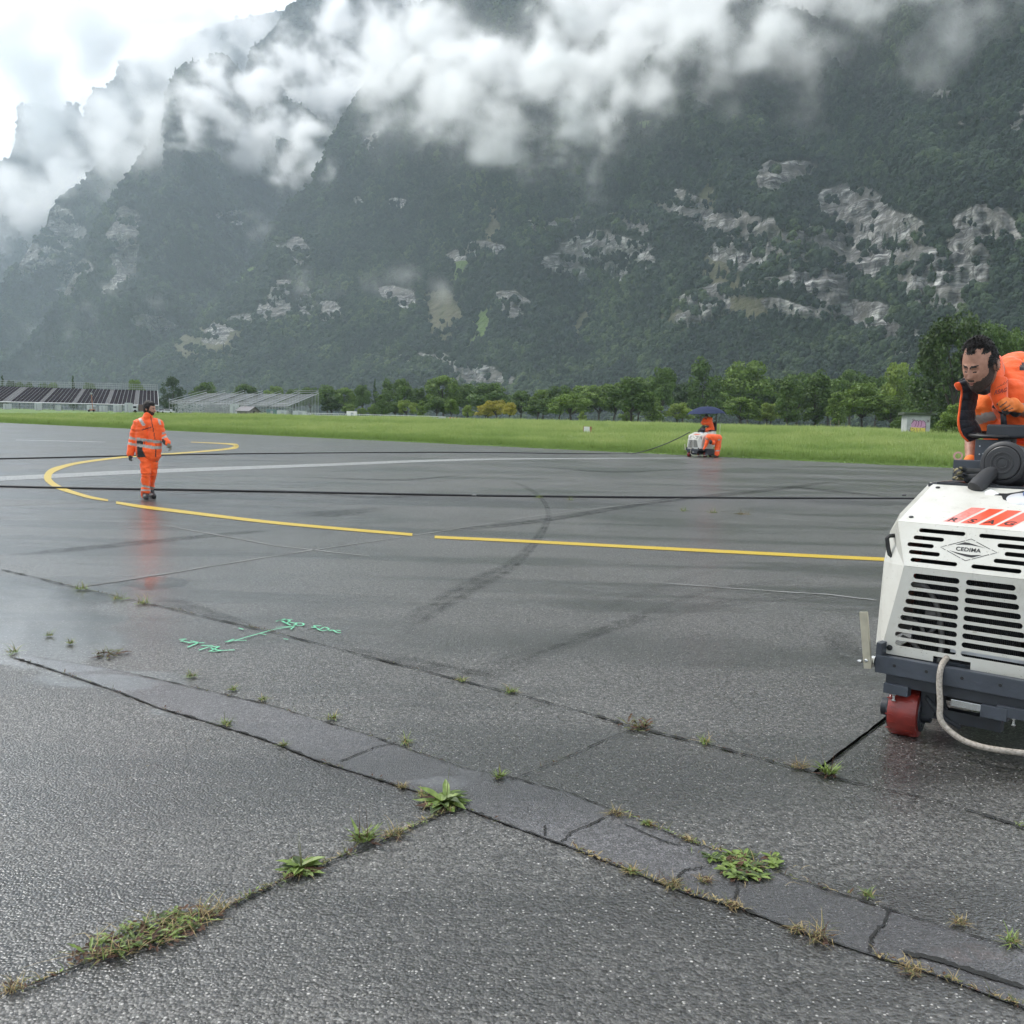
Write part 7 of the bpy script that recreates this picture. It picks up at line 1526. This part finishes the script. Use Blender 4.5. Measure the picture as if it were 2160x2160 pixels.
    for f in (FL_, FR_): remesh('boot', loc([(f, f+Vector((0, 0, -.04)), .055, .055), (Vector((f.x, f.y, .40)), Vector((f.x-.1, f.y-.14, .40)), .045, .042)]), .013, [M_boot], parent=rt, smooth=2)
    # embroidered logo and letters on the vest chest
    P0, PX, PY = z5(1045, 1215, 5.565)-o0, z5(1145, 1190, 5.575)-o0, z5(1050, 1115, 5.57)-o0; ux = (PX-P0).normalized(); uyv = (PY-P0).normalized(); Mt = plane_mat(P0+Vector((0, -.010, 0)), ux, uyv)
    text_obj('chest_lettering', 'RSAG', .034, Mt, mat('red_thread', (.20, .02, .012), .7), rt, .001, .3, 1.1)
    bm = bmesh.new()
    for k in range(4): x = -.04+k*.018; stroke(bm, [(x, .026+k*.004), (x+.014, .026+k*.004), (x+.02+.006*k, .034+k*.008)], .003, 0, .002)
    bmesh.ops.transform(bm, matrix=Mt, verts=bm.verts[:]); bm_obj('chest_logo', bm, mat('red_thread2', (.25, .03, .015), .7), rt)
    # gloved hand closed round the lever (orange backs, black palm and cuff)
    gb, gp_ = mat('glove_orange', (.80, .20, .035), .7), M_dkf
    w0 = z5(1425, 1560, 5.62); kn = [z5(1180, 1385, 5.56), z5(1240, 1440, 5.56), z5(1290, 1500, 5.57), z5(1340, 1560, 5.58)]; pc = z5(1320, 1480, 5.60)
    md_ = [z5(1100, 1420, 5.54), z5(1130, 1490, 5.53), z5(1160, 1550, 5.54), z5(1215, 1600, 5.55)]; tp = [z5(1025, 1475, 5.57), z5(1085, 1560, 5.57), z5(1130, 1625, 5.58), z5(1190, 1655, 5.59)]
    caps = [(w0, pc, .032, .042)]
    for k_, m_, t in zip(kn, md_, tp): caps += [(pc, k_, .025, .018), (k_, m_, .016, .0145), (m_, t, .0145, .012)]
    caps += [(w0.lerp(pc, .5), z5(1180, 1640, 5.66), .02, .018), (z5(1180, 1640, 5.66), z5(1080, 1560, 5.68), .017, .014), (w0, z5(1380, 1640, 5.64), .036, .03)]
    def cg(P, N):
        x, y = back(P)
        if y > 1640-(1400-x)*.12 or x < 1010: return 1
        for k_, m_, t in zip(((1190,1430),(1255,1500),(1315,1555)), ((1120,1480),(1160,1560),(1200,1600)), ((1060,1530),(1100,1600),(1150,1640))):
            for a, b2 in ((k_, m_), (m_, t)):
                A, B = Vector(a), Vector(b2); Q = Vector((x, y)); u_ = max(0, min(1, (Q-A).dot(B-A)/(B-A).length_squared)); 
                if (Q-A.lerp(B, u_)).length < 11: return 1
        return 0
    remesh('glove', loc(caps), .0058, [gb, gp_], cg, rt, smooth=2)
    q = D(2047, 972, 6.0); caps = [(q, q+Vector((.0, 0, -.06)), .04, .045)]
    for j in range(4): a = q+Vector((-.035+.024*j, -.01, -.06)); caps += [(a, a+Vector((0, -.015, -.06)), .015, .013), (a+Vector((0, -.015, -.06)), a+Vector((.005, .01, -.09)), .013, .011)]
    caps += [(q+Vector((.03, -.02, -.02)), q+Vector((.065, -.03, -.05)), .016, .012)]
    remesh('glove', loc(caps), .008, [gb], parent=rt, smooth=2)
driver()
# ------------------------------------------------------------------ two distant workers and the umbrella
def distant():
    Y = S2Y+.5; z4 = lambda x, y, Y=Y: D(1400+x/12.07, 830+y/12.07, Y)
    o0 = z4(1180, 950, Y+.6); rt = empty('person', o0, 'person in orange jacket sitting on the distant saw beneath the umbrella', 'person', 'workers in orange clothing')
    def loc(caps, o=None): o = o or o0; return [tuple((Vector(a)-o) if isinstance(a, Vector) else a for a in c) for c in caps]
    Ys = Y+.6; P = lambda x, y, dy=0: z4(x, y, Ys+dy)
    b_ = remesh('body', loc([(P(1200, 900), P(1150, 700), .14, .15), (P(1150, 700), P(1100, 600, -.05), .10, .06), (P(1200, 650), P(1170, 740, -.1), .07, .05), (P(1170, 740, -.1), P(980, 775, -.25), .045, .035), (P(1060, 650), P(1000, 730, -.1), .06, .05), (P(1000, 730, -.1), P(970, 780, -.25), .045, .035), (P(1200, 900), P(1060, 920, -.3), .10, .08), (P(1060, 920, -.3), P(1050, 1150, -.3), .07, .05), (P(970, 780, -.25), P(935, 790, -.3), .04, .03)]), .022, [M_skin], parent=rt)
    remesh('jacket', loc([(P(1200, 905), P(1140, 690), .20, .19), (P(1140, 690), P(1110, 640), .17, .12), (P(1190, 650), P(1180, 745, -.12), .11, .10), (P(1180, 745, -.12), P(1000, 775, -.25), .095, .07), (P(1040, 660), P(985, 750, -.15), .10, .08), (P(1140, 690), P(1040, 670), .12, .10), (P(1060, 680), P(1010, 775, -.22), .08, .07)]), .02, [M_org], parent=rt, wrinkle=.015, wscale=6)
    remesh('trousers', loc([(P(1210, 910), P(1070, 930, -.3), .14, .10), (P(1070, 930, -.3), P(1055, 1120, -.3), .09, .07)]), .022, [M_org], parent=rt)
    c = P(1085, 590, -.1)-o0; rot = look_rot((-.4, -.9, -.25), (0, 0, 1)); head_mesh('head', c, rot, 1.0, b_, 1, 1); remesh('cap', [('e', c+rot @ Vector((0, -.015, .04)), (.095, .11, .10), rot)], .014, [M_dkf], parent=b_)
    # bending worker
    Yb = S2Y-.15; Q = lambda x, y, dy=0: z4(x, y, Yb+dy); f0 = Q(1340, 1590); rt2 = empty('person', (f0.x, Yb, 0), 'person in orange rain suit bending down beside the distant saw', 'person', 'workers in orange clothing'); o2 = rt2.location
    hip = Q(1400, 1150, .15); sh_ = Q(1130, 1150, -.15); 
    b2 = remesh('body', loc([(hip, sh_, .14, .14), (sh_, Q(1060, 1360, -.2), .055, .045), (Q(1060, 1360, -.2), Q(1000, 1420, -.25), .04, .03), (sh_, Q(1080, 1200, -.1), .07, .06), (hip, Q(1350, 1370, .1), .09, .07), (Q(1350, 1370, .1), Q(1340, 1570), .06, .05), (hip, Q(1400, 1350, .3), .09, .07), (Q(1400, 1350, .3), Q(1370, 1560, .35), .06, .05), (Q(1000, 1420, -.25), Q(1012, 1450, -.25), .035, .025)], o2), .022, [M_skin], parent=rt2)
    def cb(P_, N):
        q = proj(np.array(P_+o2)); x, y = (q[0]-1400)*12.07, (q[1]-830)*12.07; return 1 if (1380 < x < 1440 and abs(y-1180) < 18) or (y > 1420 and abs(y-1460) < 14) else 0
    remesh('rain_suit', loc([(Q(1390, 1140, .15), Q(1160, 1130, -.12), .20, .20), (Q(1260, 1120, .05), Q(1250, 1180, .05), .19, .19), (Q(1120, 1170, -.15), Q(1060, 1350, -.2), .11, .08), (Q(1060, 1350, -.2), Q(1025, 1400, -.24), .08, .06), (Q(1230, 1190, -.1), Q(1260, 1260, -.2), .12, .11), (hip, Q(1355, 1370, .1), .17, .12), (Q(1355, 1370, .1), Q(1345, 1560), .115, .105), (hip, Q(1405, 1350, .3), .15, .11), (Q(1405, 1350, .3), Q(1375, 1540, .35), .10, .09)], o2), .02, [M_org, M_refl], cb, rt2, wrinkle=.02, wscale=6)
    for q_ in (Q(1335, 1570), Q(1372, 1570, .35)):
        q_ = q_-o2; remesh('boot', [(Vector((q_.x, q_.y, .10)), Vector((q_.x, q_.y, .05)), .07, .07), (Vector((q_.x, q_.y, .06)), Vector((q_.x-.12, q_.y-.08, .05)), .06, .055)], .02, [M_boot], parent=rt2)
    c = Q(1195, 1235, -.35)-o2; remesh('head', [('e', c, (.085, .10, .12))], .014, [M_hair], parent=b2)
    # umbrella
    U = z4(1105, 520, Y+.75); rt3 = empty('umbrella', (U.x, U.y, 1.40), 'dark blue umbrella shading the driver of the distant saw', 'umbrella'); navy = mat('umbrella_cloth', (.028, .036, .075), .9, var=.1, spec=.12)
    zt_ = z4(1120, 330, Y+.75).z-1.40; ze = z4(1100, 525, Y+.75).z-1.40; rad = (z4(1545, 500, Y+.75).x-z4(600, 500, Y+.75).x)/2*1.08; bm = bmesh.new(); n = 8; rings = []
    for j in range(9):
        t = j/8; row = []
        for k in range(n*4):
            a = 2*math.pi*k/(n*4)+.2; sag = 1-.05*t*abs(math.sin(a*4-.8)); r_ = rad*t*sag; z = zt_-(zt_-ze)*(t**2.1)+(.03*t*abs(math.sin(a*4-.8))); row.append(bm.verts.new((r_*math.cos(a), r_*math.sin(a), z)))
        rings.append(row)
    for a, b2_ in zip(rings, rings[1:]):
        for k in range(n*4): bm.faces.new((a[k], a[(k+1) % (n*4)], b2_[(k+1) % (n*4)], b2_[k]))
    bmesh.ops.remove_doubles(bm, verts=bm.verts[:], dist=1e-4); cn = bm_obj('canopy', bm, navy, rt3); md = cn.modifiers.new('t', 'SOLIDIFY'); md.thickness = .006; cn.rotation_euler = (0, R(-3), 0)
    bm = bmesh.new(); tube(bm, [(0, 0, zt_+.05), (.05, .05, -.0)], .014, 8); bm_obj('pole', bm, M_steel, rt3)
    for k in range(8):
        a = 2*math.pi*k/8+.2; bm = bmesh.new(); tube(bm, [(0, 0, zt_-.03), (rad*.55*math.cos(a), rad*.55*math.sin(a), zt_-.03-(zt_-ze)*.28), (rad*.97*math.cos(a), rad*.97*math.sin(a), ze-.0)], .006, 5); bm_obj('rib', bm, M_steel, rt3)
distant()
